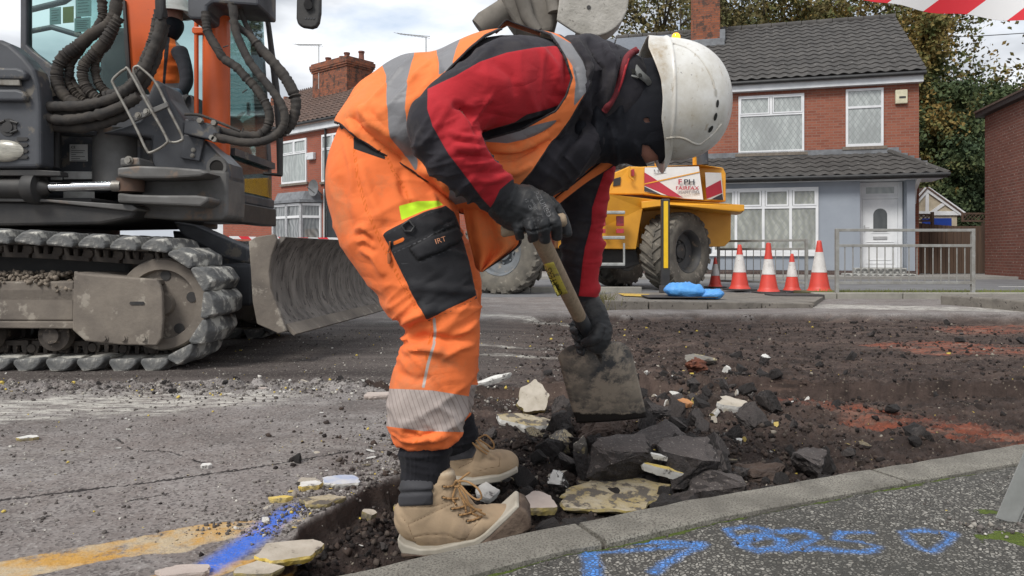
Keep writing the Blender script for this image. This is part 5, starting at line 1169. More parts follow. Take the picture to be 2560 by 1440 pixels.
def wheel(c, ax, R_, W_, rimm, parent, dirty=m_tyre, nl=22):
    ax = Vector(ax).normalized(); up = Vector((0, 0, 1)); sx_ = up.cross(ax).normalized(); m3 = Matrix((sx_, up.cross(Vector((0, 0, 0))) if False else ax.cross(sx_), ax)).transposed()
    c = Vector(c); w2 = W_/2
    rt = thing('wheel', None, None, (0, 0, 0)); rt.parent = parent; rt.location = c-world_off(parent)
    def bd(mb, nm, mm, par, **k):
        mb.v = [tuple(m3@Vector(v)+c) for v in mb.v]; return mb.build(nm, mm, par, **k)
    pr = [(R_*.52, -w2*.80), (R_*.56, -w2*.95), (R_*.78, -w2*1.04), (R_*.92, -w2*.92), (R_*.955, -w2*.4), (R_*.96, 0), (R_*.955, w2*.4), (R_*.92, w2*.92), (R_*.78, w2*1.04), (R_*.56, w2*.95), (R_*.52, w2*.80)]
    mb = MB(); mb.lathe((0, 0, 0), pr, 'Z', 44)
    ty = bd(mb, 'tyre', dirty, rt, smooth=50)
    mb = MB()                                  # chevron lugs
    for i in range(nl):
        for sgn in (1, -1):
            a0 = 2*math.pi*(i+(.5 if sgn < 0 else 0))/nl; vs = []; n = 6
            for k in range(n+1):
                t = k/n; a = a0+.30*(1-t)**1.2; z = sgn*w2*(-.02+1.02*t); rb = R_*(.955-.03*t*t) if t < .85 else R_*.90; hw = .030+.012*t
                ra = R_*(1.0-.012*t) if t < .85 else R_*.955; wd = hw/R_
                vs += [(ra*math.cos(a-wd), ra*math.sin(a-wd), z), (ra*math.cos(a+wd), ra*math.sin(a+wd), z), ((rb-.02)*math.cos(a+wd*1.3), (rb-.02)*math.sin(a+wd*1.3), z), ((rb-.02)*math.cos(a-wd*1.3), (rb-.02)*math.sin(a-wd*1.3), z)]
            fs = [(k*4+j, k*4+(j+1) % 4, (k+1)*4+(j+1) % 4, (k+1)*4+j) for k in range(n) for j in range(4)]+[(0, 1, 2, 3), (n*4+3, n*4+2, n*4+1, n*4)]
            mb.add(vs, fs)
    bd(mb, 'tread', dirty, ty)
    mb = MB(); mb.lathe((0, 0, 0), [(R_*.53, w2*.82), (R_*.56, w2*.90), (R_*.54, w2*.94), (R_*.49, w2*.80), (R_*.47, w2*.35), (R_*.30, w2*.22), (R_*.28, w2*.10), (R_*.20, w2*.12), (R_*.18, w2*.36), (R_*.12, w2*.40), (0, w2*.40)], 'Z', 36); rm = bd(mb, 'rim', rimm, rt, smooth=35)
    mb = MB()
    for i in range(8): a = i*math.pi/4; mb.cyl((R_*.245*math.cos(a), R_*.245*math.sin(a), w2*.12), (R_*.245*math.cos(a), R_*.245*math.sin(a), w2*.22), .02, seg=6)
    bd(mb, 'wheel_nuts', rimm, rt)
    return rt
def ctr(px, py, Y): return P(px, py, Y)
c1 = ctr(1690, 628, 12.75); c1.z = .07+.675; wheel(c1, (.66, -.75, 0), .675, .56, m_rim, DU)
c2 = ctr(1262, 640, 11.75); c2.z = .05+.675; wheel(c2, (-.38, -.92, 0), .675, .52, m_rimg, DU)
c3 = ctr(1545, 640, 14.3); c3.z = .745; wheel(c3, (.66, -.75, 0), .675, .5, m_rim, DU)
def dp(name, pts, Y, th, mat, par=DU, bev=.012, **k): mb = MB(); mb.plate(pts, Y, th); return mb.build(name, mat, par, bevel=bev, **k)
dp('rear_chassis', [(1395, 490), (1520, 485), (1649, 500), (1607, 522), (1600, 560), (1590, 623), (1395, 621)], [12.3, 12.3, 12.5, 12.5, 12.5, 12.5, 12.3], 1.0, m_yel)
dp('tank', [(1600, 505), (1670, 508), (1828, 522), (1827, 600), (1812, 616), (1790, 617), (1600, 617)], 13.25, .7, m_yel)
mb = MB(); mb.prism([P(1603, 504, 12.35), P(1651, 499, 12.2), P(1673, 500, 12.15), P(1861, 512, 12.3), P(1861, 527, 12.3), P(1848, 530, 12.3), P(1674, 512, 12.15), P(1604, 521, 12.35)], (.25, 1.0, 0)); mb.build('mudguard', m_yel, DU, bevel=.01)
dp('underframe', [(1380, 622), (1590, 624), (1600, 660), (1560, 672), (1380, 668)], 12.7, .9, m_dkb)
bn = dp('bonnet', [(1530, 434), (1572, 416), (1609, 416), (1749, 412), (1808, 419), (1815, 434), (1815, 504), (1760, 502), (1609, 486), (1520, 486)], [12.7, 12.75, 12.72, 12.6, 12.95, 12.95, 12.95, 12.6, 12.7, 12.7], 1.15, m_yel, bev=.02)
def onp(pts, off=-.012, mat=m_wp, name='panel', par=None):
    # lies on the bonnet's side (between x=1609 and 1760) or its end (x>1760)
    def yd(x): return 12.72-(x-1609)/150*.12 if x <= 1760 else 12.60+(x-1760)/52*.35
    mb = MB(); mb.prism([P(x, y, yd(x)+off) for x, y in pts], (0, .008, 0)); return mb.build(name, mat, par or bn)
w1 = onp([(1612, 419), (1747, 416), (1749, 430), (1758, 499), (1707, 496), (1611, 479)], -.014, m_wp, 'white_panel')
onp([(1611, 431), (1628, 441), (1707, 494), (1672, 490), (1611, 464)], -.020, m_redp, 'red_band', w1)
onp([(1611, 466), (1652, 486), (1611, 478)], -.020, m_blk2, 'black_band', w1)
onp([(1611, 458.5), (1749, 428.5), (1749, 431), (1611, 461.5)], -.026, m_yel, 'yellow_line', w1)
w2_ = onp([(1763, 431), (1803, 432), (1809, 500), (1767, 498)], -.014, m_wp, 'white_panel')
onp([(1764, 470), (1802, 450), (1806, 482), (1767, 497)], -.020, m_redp, 'red_band', w2_)
onp([(1778, 498), (1806, 484), (1808, 500)], -.020, m_blk2, 'black_band', w2_)
Yl = 12.58; k_ = Yl/FPX
text('F', P(1695, 461, Yl), .125, m_redp, w1, sx=1.15, name='letter', bold=.5); text('PH', P(1709, 461, Yl), .125, m_blk2, w1, sx=1.25, name='letters', bold=.35)
text('FAIRFAX', P(1689, 474.5, Yl-.005), .086, m_redp, w1, sx=1.20, name='letters', bold=.35); text('PLANT HIRE', P(1697, 484, Yl-.005), .062, M('grey_lettering', (.25, .25, .27), rough=.6), w1, sx=1.05, name='letters', bold=.35)
mb = MB()
for i in range(12):
    if i not in (1, 5, 9): x = 1635+i*4.4; mb.plate([(x, 424), (x+2.6, 424), (x+2.6, 428.5), (x, 428.5)], 12.66, .004)
mb.plate([(1635, 432.5), (1688, 432), (1688, 433.5), (1635, 434)], 12.66, .004); mb.build('small_print', bpy.data.materials['grey_lettering'], w1)
dp('grille', [(1534, 447), (1552, 442), (1551, 463), (1533, 466)], 12.69, .03, m_dkb, bn, .004)
dp('lamp', [(1578, 424), (1586, 422), (1586, 440), (1578, 440)], 12.66, .05, m_lens, bn, .004)
mb = MB(); mb.tube([P(1574, 416, 12.6), P(1573, 442, 12.6), P(1584, 450, 12.6)], .018, 8); mb.build('lamp_guard', m_yel, bn, smooth=50)
mb = MB()
for i in range(7): mb.tube([P(1532+i*7, 414+(i % 2)*5, 12.9), P(1538+i*6, 421-(i % 3)*3, 12.8)], .035, 7)
mb.build('controls', m_dkb, DU, smooth=60)
mb = MB(); mb.tube([P(1757, 412, 12.8), P(1750, 300, 12.8)], .10, 14); mb.build('exhaust', m_dk, DU, smooth=50)
mb = MB(); mb.tube([P(1643, 414, 12.9), P(1643, 250, 12.9), P(1662, 112, 12.9), P(1715, 112, 12.9), P(1735, 250, 13.0), P(1738, 414, 13.1)], .045, 10); mb.build('roll_bar', m_yel, DU, smooth=50)
m_amb = NT('amber_lens'); m_amb.done((.85, .34, .01), .15); m_amb.b.inputs['Emission Color'].default_value = (1, .5, .03, 1); m_amb.b.inputs['Emission Strength'].default_value = 1.0; m_amb = m_amb.m
mb = MB(); mb.lathe(P(1690, 103, 12.9), [(0, 0), (.075, 0), (.075, .05), (.07, .10), (.045, .135), (0, .14)], 'Z', 18); mb.build('beacon', m_amb, DU, smooth=50)
for (a, b, c, d) in ((1541, 540, 1560, 565), (1541, 572, 1560, 583), (1506, 540, 1514, 565), (1506, 572, 1514, 583)):
    dp('rear_lamp', [(a, b), (c, b), (c, d), (a, d)], 12.26, .06, m_lens, DU, .006)
for (y_) in (531, 594, 661):
    mb = MB(); mb.plate([(1508 if y_ < 650 else 1498, y_-4), (1563, y_-4), (1563, y_+4), (1508 if y_ < 650 else 1498, y_+4)], 12.12, .14); mb.build('step', m_galv, DU, bevel=.01)
mb = MB(); mb.bar(P(1560, 608, 12.15), P(1560, 662, 12.15), .03, .03); mb.build('step_hanger', m_galv, DU)
dp('skip', [(1190, 420), (1395, 410), (1400, 560), (1340, 600), (1195, 590)], 12.1, 1.3, m_yel)

# ================= STREET FURNITURE =================
m_cr = M('cone_red', (.62, .055, .035), (.50, .05, .035), scale=6, rough=.5, c3=(.35, .10, .07), s3=20, t3=.68)
m_cw = M('cone_sleeve', (.66, .64, .62), (.50, .48, .46), scale=8, rough=.55, c3=(.38, .30, .26), s3=14, t3=.64)
m_cb = M('cone_base', (.05, .045, .045), rough=.8)
def cone(loc, h, rz, label, dbl=False, tilt=0):
    k = h/.75; t = thing('traffic_cone', label, 'traffic cone', loc, 'traffic cones on the island'); x, y, z = loc
    def rr(f): return (.030+(.135-.030)*(1-f))*k
    mb = MB(); mb.box((x, y, z+.015*k), (.40*k, .40*k, .03*k), rz); b = mb.build('base', m_cb, t, bevel=.01)
    mb = MB(); mb.lathe((x, y, z), [(.175*k, .03*k), (.165*k, .05*k), (.150*k, .06*k), (rr(.08)+.012*k, .10*k), (rr(.32), .30*k)], 'Z', 24); mb.build('lower_body', m_cr, t, smooth=50)
    mb = MB(); mb.lathe((x, y, z), [(rr(.32)+.004, .298*k), (rr(.80)+.003, .585*k)], 'Z', 24); mb.build('sleeve', m_cw, t, smooth=50)
    mb = MB(); mb.lathe((x, y, z), [(rr(.79)+.001, .583*k), (rr(.97), .72*k), (rr(.99)*.9, .745*k), (rr(.99)*.6, .75*k), (rr(.99)*.55, .72*k), (0, .72*k)], 'Z', 24); mb.build('tip', m_cr, t, smooth=50)
    if dbl:
        mb = MB(); mb.lathe((x, y, z), [(rr(.72)+.006, .54*k), (rr(.85)+.006, .63*k), (rr(.99)+.004, .79*k), (.01, .80*k)], 'Z', 24); mb.build('stacked_tip', m_cr, t, smooth=50)
        mb = MB(); mb.box((x, y-rr(.55)-.004, z+.44*k), (.05, .004, .06)); mb.build('ticket', m_cw, t)
    return t
def at_ground(px, py, z): p = G(px, py, z); return (p.x, p.y, z)
cone(at_ground(1849, 726, .105), .75, .3, 'traffic cone nearest to the dumper tyre, first from the left of the four whole cones')
cone(at_ground(1921, 733, .105), .72, .1, 'traffic cone with a second red tip stacked on top and a white ticket', True)
cone(at_ground(1980, 729, .105), .60, .5, 'smallest and shortest of the red and white traffic cones')
cone(at_ground(2048, 733, .105), .80, .2, 'tallest traffic cone, beside the end post of the grey railing')
cone(at_ground(1788, 719, .090), .55, .4, 'traffic cone half hidden behind the big dumper tyre')
m_rail = M('railing_grey', (.30, .30, .285), (.22, .21, .19), scale=10, rough=.6, metal=.2)
def railing(a, b, h, z0, z1r, nb, label, gap=.0, bot=.12):
    a = Vector(a); b = Vector(b); t = thing('guard_railing', label, 'railing', a, 'pedestrian guard railings')
    for p in (a, b): mb = MB(); mb.bar(p+Vector((0, 0, -.05)), p+Vector((0, 0, h)), .05, .05); mb.build('post', m_rail, t, bevel=.005)
    for z in (h-.022, h*z1r, bot): mb = MB(); mb.bar(a+Vector((0, 0, z)), b+Vector((0, 0, z)), .035, .04); mb.build('rail', m_rail, t, bevel=.004)
    for i in range(1, nb):
        p = a.lerp(b, i/nb); mb = MB(); mb.tube([p+Vector((0, 0, bot)), p+Vector((0, 0, h*z1r))], .008, 8); mb.build('bar', m_rail, t, smooth=60)
    return t
pa = G(2104, 737, .13); pb = G(2443, 736, .13)
railing((pa.x, pa.y+.15, .13), (pb.x, pb.y+.1, .13), .93, .13, .74, 17, 'grey pedestrian railing standing in front of the white front door', bot=.16)
pa = G(1800, 716, .10); pb = G(2016, 722, .10)
railing((pa.x, pa.y+.1, .10), (pb.x, pb.y+.0, .10), .86, .1, .80, 12, 'thin grey railing behind the row of traffic cones', bot=.10)
# bollard
_b = P(1663, 720, 11.0); BP = (_b.x, 11.0, .12); BO = thing('marker_bollard', 'slim black marker bollard with a full height yellow reflective strip', 'bollard', BP)
s_ = BP[1]/FPX; H_ = 235*s_
mb = MB(); mb.box((BP[0], BP[1], .12+H_*.5), (21*s_, .09, H_)); bb_ = mb.build('post', m_black, BO, bevel=.012)
mb = MB(); mb.box((BP[0], BP[1]-.05, .12+H_*.62), (11*s_, .012, H_*.71)); mb.build('reflective_strip', M('yellow_strip', (.80, .50, .01), (.72, .44, .01), rough=.35), bb_, bevel=.004)
mb = MB(); mb.box((BP[0], BP[1], .12+H_*.04), (27*s_, .13, H_*.08)); mb.build('foot', m_cb, BO, bevel=.01)
# sandbags
m_bag = M('blue_sandbag', (.06, .27, .66), (.11, .36, .74), scale=9, rough=.45, bump=.7, bscale=16, bdist=.03)
def pillow(name, c, sx_, sy_, sz_, rz, seed, mat, flop=0, cut=None):
    U = 60; Vn = 30; vs = []
    for i in range(Vn+1):
        v = -math.pi/2+math.pi*i/Vn
        for j in range(U):
            u = 2*math.pi*j/U; e = .55
            cu, su = math.cos(u), math.sin(u); cv = max(0, math.cos(v))
            x = math.copysign(abs(cu)**e, cu)*cv**.45; y = math.copysign(abs(su)**e, su)*cv**.45; r_ = max(abs(x), abs(y))
            z = math.sin(v)*(1-.55*r_**3)
            n_ = mnoise.noise(Vector((x*2.2+seed, y*2.2, z)))*.22+abs(mnoise.noise(Vector((x*5+seed, y*3, z*2))))*.22*(.4+r_)
            z = z*(1+n_*1.6)+flop*x; x *= 1+.08*n_; q = Vector((x*sx_, y*sy_, max(-sz_*.75, z*sz_)))
            q.rotate(Matrix.Rotation(rz, 3, 'Z').to_euler()); vs.append(Vector(c)+q)
    fs = [(i*U+j, i*U+(j+1) % U, (i+1)*U+(j+1) % U, (i+1)*U+j) for i in range(Vn) for j in range(U)]
    mb = MB(); mb.add(vs, fs); return mb.build(name, mat, None, smooth=180)
p = P(1712, 722, 9.2); tag(pillow('sandbag', (p.x, p.y, .185+.055), .25, .17, .095, .1, 3, m_bag, flop=-.12), 'plump blue sandbag lying across the foot of the bollard', 'sandbag', 'blue sandbags')
p = P(1776, 728, 9.15); tag(pillow('sandbag', (p.x, p.y+.02, .165+.03), .17, .13, .065, -.35, 9, m_bag, flop=.25), 'flatter blue sandbag slumped to the right of the plump one', 'sandbag', 'blue sandbags')
mb = MB(); p = P(1690, 738, 9.05); mb.bx(p.x-.35, p.x+.5, 9.0, 9.5, .165, .178); tag(mb.build('rubber_mat', m_cb, None, bevel=.004), 'flat black rubber foot under the blue sandbags', 'rubber foot')
mb = MB(); p = P(1985, 736, 10.4); mb.bx(p.x-.35, p.x+.35, 10.2, 10.6, .10, .14); tag(mb.build('rubber_block', m_cb, None, bevel=.01), 'flat black barrier foot lying between the smaller cones', 'barrier foot')
# barrier tapes
def tape_mat(name, per, slant, ph=0):
    s = NT(name); sp = s.n('ShaderNodeSeparateXYZ'); s.l(s.tc.outputs['Object'], sp.inputs[0])
    f = s.math('FRACT', s.math('ADD', s.math('DIVIDE', s.math('ADD', sp.outputs[0], s.math('MULTIPLY', sp.outputs[2], slant)), per), ph))
    return s.done(s.mix(s.math('GREATER_THAN', f, .5), (.66, .65, .65), (.60, .018, .03)), .35)
def tape(pts, wid, mat, label, twist=0, sag=0):
    mb = MB(); vs = []; n = 40; a = cmr([tuple(p) for p in pts], n+1)
    for i in range(n+1):
        c = Vector(a[i]); c.z += .004*math.sin(i*.9); w_ = wid/2; tw = twist*math.sin(i*.25)
        up = Vector((0, math.sin(tw), math.cos(tw)))
        vs += [c+up*w_, c-up*w_, c-up*w_+Vector((0, .001, 0)), c+up*w_+Vector((0, .001, 0))]
    fs = [(k*4+j, k*4+(j+1) % 4, (k+1)*4+(j+1) % 4, (k+1)*4+j) for k in range(n) for j in range(4)]; mb.add(vs, fs)
    return tag(mb.build('barrier_tape', mat, None, smooth=60), label, 'barrier tape')
tape([P(1700, -120, 1.9), P(2100, -45, 1.86), P(2350, -2, 1.83), P(2620, 26, 1.8), P(3100, 50, 1.75)], .062, tape_mat('barrier_tape_near', .23, -1.3, .42), 'wide red and white barrier tape crossing the top right corner', twist=.25)
tape([P(560, 594, 16), P(900, 598, 16), P(1240, 596, 16)], .06, tape_mat('barrier_tape_far', .42, 1.0), 'thin distant red and white tape strung in front of the terrace')
# galvanised leg of a sign stand
LG = thing('sign_stand', 'galvanised steel leg of a sign stand planted on the mossy footway', 'sign stand', tuple(P(2515, 1300, 1.615)))
def strut(name, a, b, w_, t_):
    mb = MB(); mb.bar(a, b, w_, t_, up=(0, 1, 0)); return mb.build(name, m_galv, LG, bevel=.002)
a_ = P(2517, 1303, 1.62); b_ = P(2900, 420, 1.50)
mb = MB(); d_ = (b_-a_).normalized(); sd2 = Vector((d_.z, 0, -d_.x)).normalized()
mb.prism([a_-sd2*.024, a_+sd2*.024, b_+sd2*.024, b_-sd2*.024], (0, .003, 0)); mb.prism([a_+sd2*.0245+Vector((0, .0, 0)), a_+sd2*.0245+Vector((0, .035, 0)), b_+sd2*.0245+Vector((0, .035, 0)), b_+sd2*.0245], sd2*-.003)
mb.prism([a_+sd2*.0245, a_+sd2*.0245+Vector((0, .035, 0)), b_+sd2*.0245+Vector((0, .035, 0)), b_+sd2*.0245], sd2*.003); mb.build('leg', m_galv, LG)
strut('brace', b_, P(3100, 1200, 1.3), .03, .03)
# grass tuft and weeds
m_gr = M('dry_grass', (.12, .13, .04), (.20, .17, .08), scale=20, rough=.9)
def tuft(c, n, h, spread, seed, name='grass', label=None):
    r = np.random.default_rng(seed); mb = MB()
    for i in range(n):
        b = Vector((c[0]+r.normal()*spread, c[1]+r.normal()*spread*.7, c[2])); l = h*(.4+.8*r.random()); dx_, dy_ = r.normal()*.35*l, r.normal()*.35*l
        m_ = b+Vector((dx_*.4, dy_*.4, l*.6)); e = b+Vector((dx_, dy_, l)); w_ = .003
        mb.add([b+Vector((-w_, 0, 0)), b+Vector((w_, 0, 0)), m_+Vector((w_*.8, 0, 0)), e, m_+Vector((-w_*.8, 0, 0))], [(0, 1, 2, 3, 4)])
    o = mb.build(name, m_gr); o['kind'] = 'stuff'; return o
q = P(1500, 765, 8.5); tuft((q.x, q.y, .06), 260, .20, .10, 2)
mb = None
r_ = np.random.default_rng(3); MBv = MB()
for i in range(1500):
    x = r_.uniform(4.4, 12); y = r_.uniform(10.56, 10.75); l = .02+.05*r_.random(); w_ = .004; dx_ = r_.normal()*.02
    MBv.add([(x-w_, y, .147), (x+w_, y, .147), (x+dx_, y, .147+l)], [(0, 1, 2)])
o = MBv.build('verge_grass', M('verge_green', (.13, .17, .03), (.2, .2, .06), scale=6, rough=.9)); o['kind'] = 'stuff'
# ================= PEOPLE =================
YAX = np.array([0, 1., 0])
def PN(px, py, Y): return np.stack([(px-1280.0)*Y/FPX, Y, CAMZ-(py-HZ)*Y/FPX], -1)
def loft(st, n=None, seg=28, grow=0.0, gy=0.0, cap=True, sq=1.0):
    st = np.array(st, float); n = n or max(10, len(st)*6); a = cmr(st, n); a[:, 3:] = np.maximum(a[:, 3:], .001)
    a[:, 3] = np.maximum(a[:, 3]+grow, 1.0); a[:, 4] = np.maximum(a[:, 4]+gy, .003)
    if cap:                                   # rounded ends
        ends = []
        for i0, i1 in ((0, 1), (-1, -2)):
            d = a[i0, :2]-a[i1, :2]; d /= max(np.hypot(*d), 1e-6); e = []
            for t in (30, 60, 84):
                c = math.cos(R(t)); s_ = math.sin(R(t)); q = a[i0].copy(); q[:2] += d*q[3]*.45*s_; q[3] *= c; q[4] *= c; e.append(q)
            ends.append(e)
        a = np.array(list(reversed(ends[0]))+list(a)+ends[1])
    n = len(a); C = PN(a[:, 0], a[:, 1], a[:, 2])
    T = np.gradient(a[:, :2], axis=0)
    if cap: T[:3] = T[4]; T[-3:] = T[-5]
    T /= np.maximum(np.hypot(T[:, 0], T[:, 1])[:, None], 1e-6)
    N = np.stack([T[:, 1], np.zeros(n), T[:, 0]], 1)      # image-plane normal as world X,Z  (px down -> -Z)
    N = np.stack([T[:, 1], 0*T[:, 0], T[:, 0]], 1)
    th = np.linspace(0, 2*np.pi, seg, endpoint=False); c = np.cos(th); s_ = np.sin(th)
    if sq != 1: c = np.sign(c)*np.abs(c)**sq; s_ = np.sign(s_)*np.abs(s_)**sq
    rp = a[:, 3]*a[:, 2]/FPX
    V = C[:, None]+N[:, None]*(rp[:, None]*c)[:, :, None]+YAX*(a[:, 4][:, None]*s_)[:, :, None]
    i = np.arange(n-1)[:, None]*seg; k = np.arange(seg)
    F = np.stack([i+k, i+(k+1) % seg, i+seg+(k+1) % seg, i+seg+k], -1).reshape(-1, 4)
    return V.reshape(-1, 3), F, (tuple(range(seg)), tuple(range((n-1)*seg, n*seg)))
def ball(px, py, Y, rx, ry, rz, seg=20):      # ellipsoid, radii in metres
    c = P(px, py, Y); vs = []; 
    for i in range(1, 12):
        a = -math.pi/2+math.pi*i/12
        for k in range(seg): u = 2*math.pi*k/seg; vs.append((c.x+rx*math.cos(a)*math.cos(u), c.y+ry*math.cos(a)*math.sin(u), c.z+rz*math.sin(a)))
    V = np.array(vs); i = np.arange(10)[:, None]*seg; k = np.arange(seg); F = np.stack([i+k, i+(k+1) % seg, i+seg+(k+1) % seg, i+seg+k], -1).reshape(-1, 4)
    return V, F, (tuple(range(seg)), tuple(range(10*seg, 11*seg)))
def union(parts, voxel, smooth=3):
    mb = MB()
    for V, F, caps in parts: mb.add([tuple(v) for v in V], [tuple(f) for f in F]+list(caps))
    me = bpy.data.meshes.new('u'); me.from_pydata(mb.v, [], mb.f); bm = bmesh.new(); bm.from_mesh(me)
    # every closed shell outward
    bmesh.ops.recalc_face_normals(bm, faces=bm.faces); bm.to_mesh(me); bm.free()
    o = bpy.data.objects.new('u', me); COL.objects.link(o); m = o.modifiers.new('r', 'REMESH'); m.mode = 'VOXEL'; m.voxel_size = voxel; m.adaptivity = 0
    dg = bpy.context.evaluated_depsgraph_get(); e = o.evaluated_get(dg); m2 = bpy.data.meshes.new_from_object(e)
    V = np.zeros(len(m2.vertices)*3); m2.vertices.foreach_get('co', V); V = V.reshape(-1, 3)
    F = np.array([tuple(p.vertices) for p in m2.polygons if len(p.vertices) == 4]); bpy.data.objects.remove(o)
    return relax(V, F, smooth), F
def relax(V, F, it, lam=.6):
    V = V.copy()
    for _ in range(it):
        A = np.zeros_like(V); cnt = np.zeros(len(V))
        for a, b in ((0, 1), (1, 2), (2, 3), (3, 0)):
            for c in range(3):
                A[:, c] += np.bincount(F[:, a], V[F[:, b], c], len(V))+np.bincount(F[:, b], V[F[:, a], c], len(V))
            cnt += np.bincount(F[:, a], minlength=len(V))+np.bincount(F[:, b], minlength=len(V))
        V += lam*(A/np.maximum(cnt, 1)[:, None]-V)
    return V
def normals(V, F):
    n = np.cross(V[F[:, 2]]-V[F[:, 0]], V[F[:, 3]]-V[F[:, 1]]); N = np.zeros_like(V)
    for k in range(4):
        for c in range(3): N[:, c] += np.bincount(F[:, k], n[:, c], len(V))
    return N/np.maximum(np.linalg.norm(N, axis=1)[:, None], 1e-12)
def wr(V, N, a, b, fa, fc, amp, rad, seed=0, sharp=1.5, skew=0):
    A = np.array(P(*a)); B = np.array(P(*b)); e = B-A; Ln = np.linalg.norm(e); e /= Ln
    s_ = (V-A)@e; q = V-A-np.outer(s_, e); d = np.linalg.norm(q, axis=1); u = np.cross(e, YAX); cr_ = q@u; cy = q@np.cross(u, e)
    m = sstep(rad*1.25, rad*.75, d)*sstep(-.04, .04, s_)*sstep(-.04, .04, Ln-s_)
    w_ = 1-np.abs(vnoise(np.stack([(s_+skew*cr_)*fa+seed*7.1, cr_*fc+3.3*seed, cy*fc], 1))); w2 = 1-np.abs(vnoise(np.stack([(s_-skew*cr_)*fa*2.1+seed*3.1, cr_*fc*1.7+1.3*seed, cy*fc*1.7+9], 1))); w_ = .68*w_**(sharp*1.6)+.32*w2**(sharp*2.2)
    return V+N*((w_-.40)*amp*1.6*m)[:, None]
def folds(V, N, L, near=True):
    p = proj(V); D = np.zeros(len(V))
    for pl, w_, amp in L:
        d, t = linesd(pl, p); D += 1.5*amp*np.exp(-(d/w_)**2)*np.clip(np.sin(np.clip(t, 0, 1)*math.pi), 0, 1)**.5
    f = sstep(.2, -.25, N[:, 1]) if near else 1.0
    return V+N*(D*f)[:, None]
def psd(V, poly, ylo=-9, yhi=99):
    s_ = polysd(poly, proj(V)); return np.where((V[:, 1] > ylo) & (V[:, 1] < yhi), s_, -60)
def lsd(V, line, hw, ylo=-9, yhi=99):
    d, _ = linesd(line, proj(V)); return np.where((V[:, 1] > ylo) & (V[:, 1] < yhi), hw-d, -60)
def cut(V, F, fn):                            # keep where fn(px)>0, border snapped onto the outline
    p = proj(V); s_ = fn(p); keep = (s_[F] > 0).sum(1) >= 2; F = F[keep]
    used = np.zeros(len(V), bool); used[F.ravel()] = True
    e = np.concatenate([F[:, [0, 1]], F[:, [1, 2]], F[:, [2, 3]], F[:, [3, 0]]]); e.sort(1); _, inv, cnt = np.unique(e, axis=0, return_inverse=True, return_counts=True)
    bd = np.zeros(len(V), bool); bd[e[cnt[inv] == 1].ravel()] = True
    idx = np.where(bd)[0]; V = V.copy()
    for _ in range(3):
        q = proj(V[idx]); s0 = fn(q); gx = (fn(q+[1., 0])-s0); gy = (fn(q+[0, 1.])-s0); g = np.maximum(gx**2+gy**2, .25); st = np.clip(-s0/g, -7, 7)
        V[idx, 0] += gx*st*V[idx, 1]/FPX; V[idx, 2] -= gy*st*V[idx, 1]/FPX
    mp_ = -np.ones(len(V), int); mp_[used] = np.arange(used.sum()); return V[used], mp_[F]
def solid(o, t, off=1): m = o.modifiers.new('s', 'SOLIDIFY'); m.thickness = t; m.offset = off; return o
def cloth(name, base, base2, layers, rough=.85, weave=420, bump=.25, dirt=None, dsc=7, extra=None, fine=True, crease=.006):
    s = NT(name); col = s.mix(s.ramp(s.noise(5, 5, .6), [(.35, 0.), (.7, 1.)]), base, base2)
    if dirt: col = s.mix(s.ramp(s.noise(dsc, 6, .7), [(.52, 0.), (.70, .75)]), col, dirt)
    rg = s.math('ADD', rough, 0.0)
    for L_ in layers:
        a_, c, r_ = L_[:3]; w_ = L_[3] if len(L_) > 3 else .7
        m = s.step(s.attr(a_), -w_, w_)
        cc = s.mix(s.ramp(s.noise(9, 6, .7), [(.5, 0.), (.75, .5)]), c, tuple(x*.62 for x in c))
        if len(L_) > 4 and L_[4] == 'hatch':
            sp = s.n('ShaderNodeSeparateXYZ'); s.l(s.tc.outputs['Object'], sp.inputs[0])
            f = s.math('FRACT', s.math('MULTIPLY', s.math('ADD', sp.outputs[0], s.math('MULTIPLY', sp.outputs[2], .35)), 95)); cc = s.mix(s.math('MULTIPLY', s.math('LESS_THAN', f, .16), .55), cc, (.16, .12, .11))
        col = s.mix(m, col, cc); rg = s.math('ADD', s.math('MULTIPLY', s.math('SUBTRACT', 1, m), rg), s.math('MULTIPLY', m, r_))
    n = s.bump(s.noise(weave, 2, .5), bump, .0012); n = s.bump(s.noise(55, 4, .6), .22, .004, n)
    cr1 = s.math('ABSOLUTE', s.math('SUBTRACT', s.noise(5.0, 2.5, .5, dist=.8, stretch=(1, 1, 1.8)), .5)); n = s.bump(s.ramp(cr1, [(0., 0.), (.14, 1.)]), .30, crease, n)
    s.b.inputs['Sheen Weight'].default_value = .04
    return s.done(col, rg, 0, n, spec=.25)
from mathutils.bvhtree import BVHTree
def bvh(V, F): return BVHTree.FromPolygons([Vector(v) for v in V], [tuple(f) for f in F])
def drape_text(body_, px, py, Y, size, ang, mat, parent, tree_, name='print', sx=1, lift=.0012):
    cu = bpy.data.curves.new(name, 'FONT'); cu.body = body_; cu.size = size; cu.align_x = 'CENTER'; cu.materials.append(mat); cu.resolution_u = 3
    t = bpy.data.objects.new('t', cu); COL.objects.link(t); me = bpy.data.meshes.new_from_object(t); bpy.data.objects.remove(t)
    c = P(px, py, Y); ca, sa = math.cos(ang), math.sin(ang)
    for v in me.vertices:
        x, z = v.co.x*sx, v.co.y; X = c.x+x*ca-z*sa; Z = c.z+x*sa+z*ca
        d = Vector((X, c.y, Z))-Vector((0, 0, CAMZ)); h = tree_.ray_cast(Vector((0, 0, CAMZ)), d.normalized())
        w_ = (h[0]-d.normalized()*lift) if h[0] is not None and abs(h[0].y-c.y) < .15 else Vector((X, c.y, Z)); v.co = w_-world_off(parent)
    o = bpy.data.objects.new(name, me); COL.objects.link(o); o.parent = parent; return o
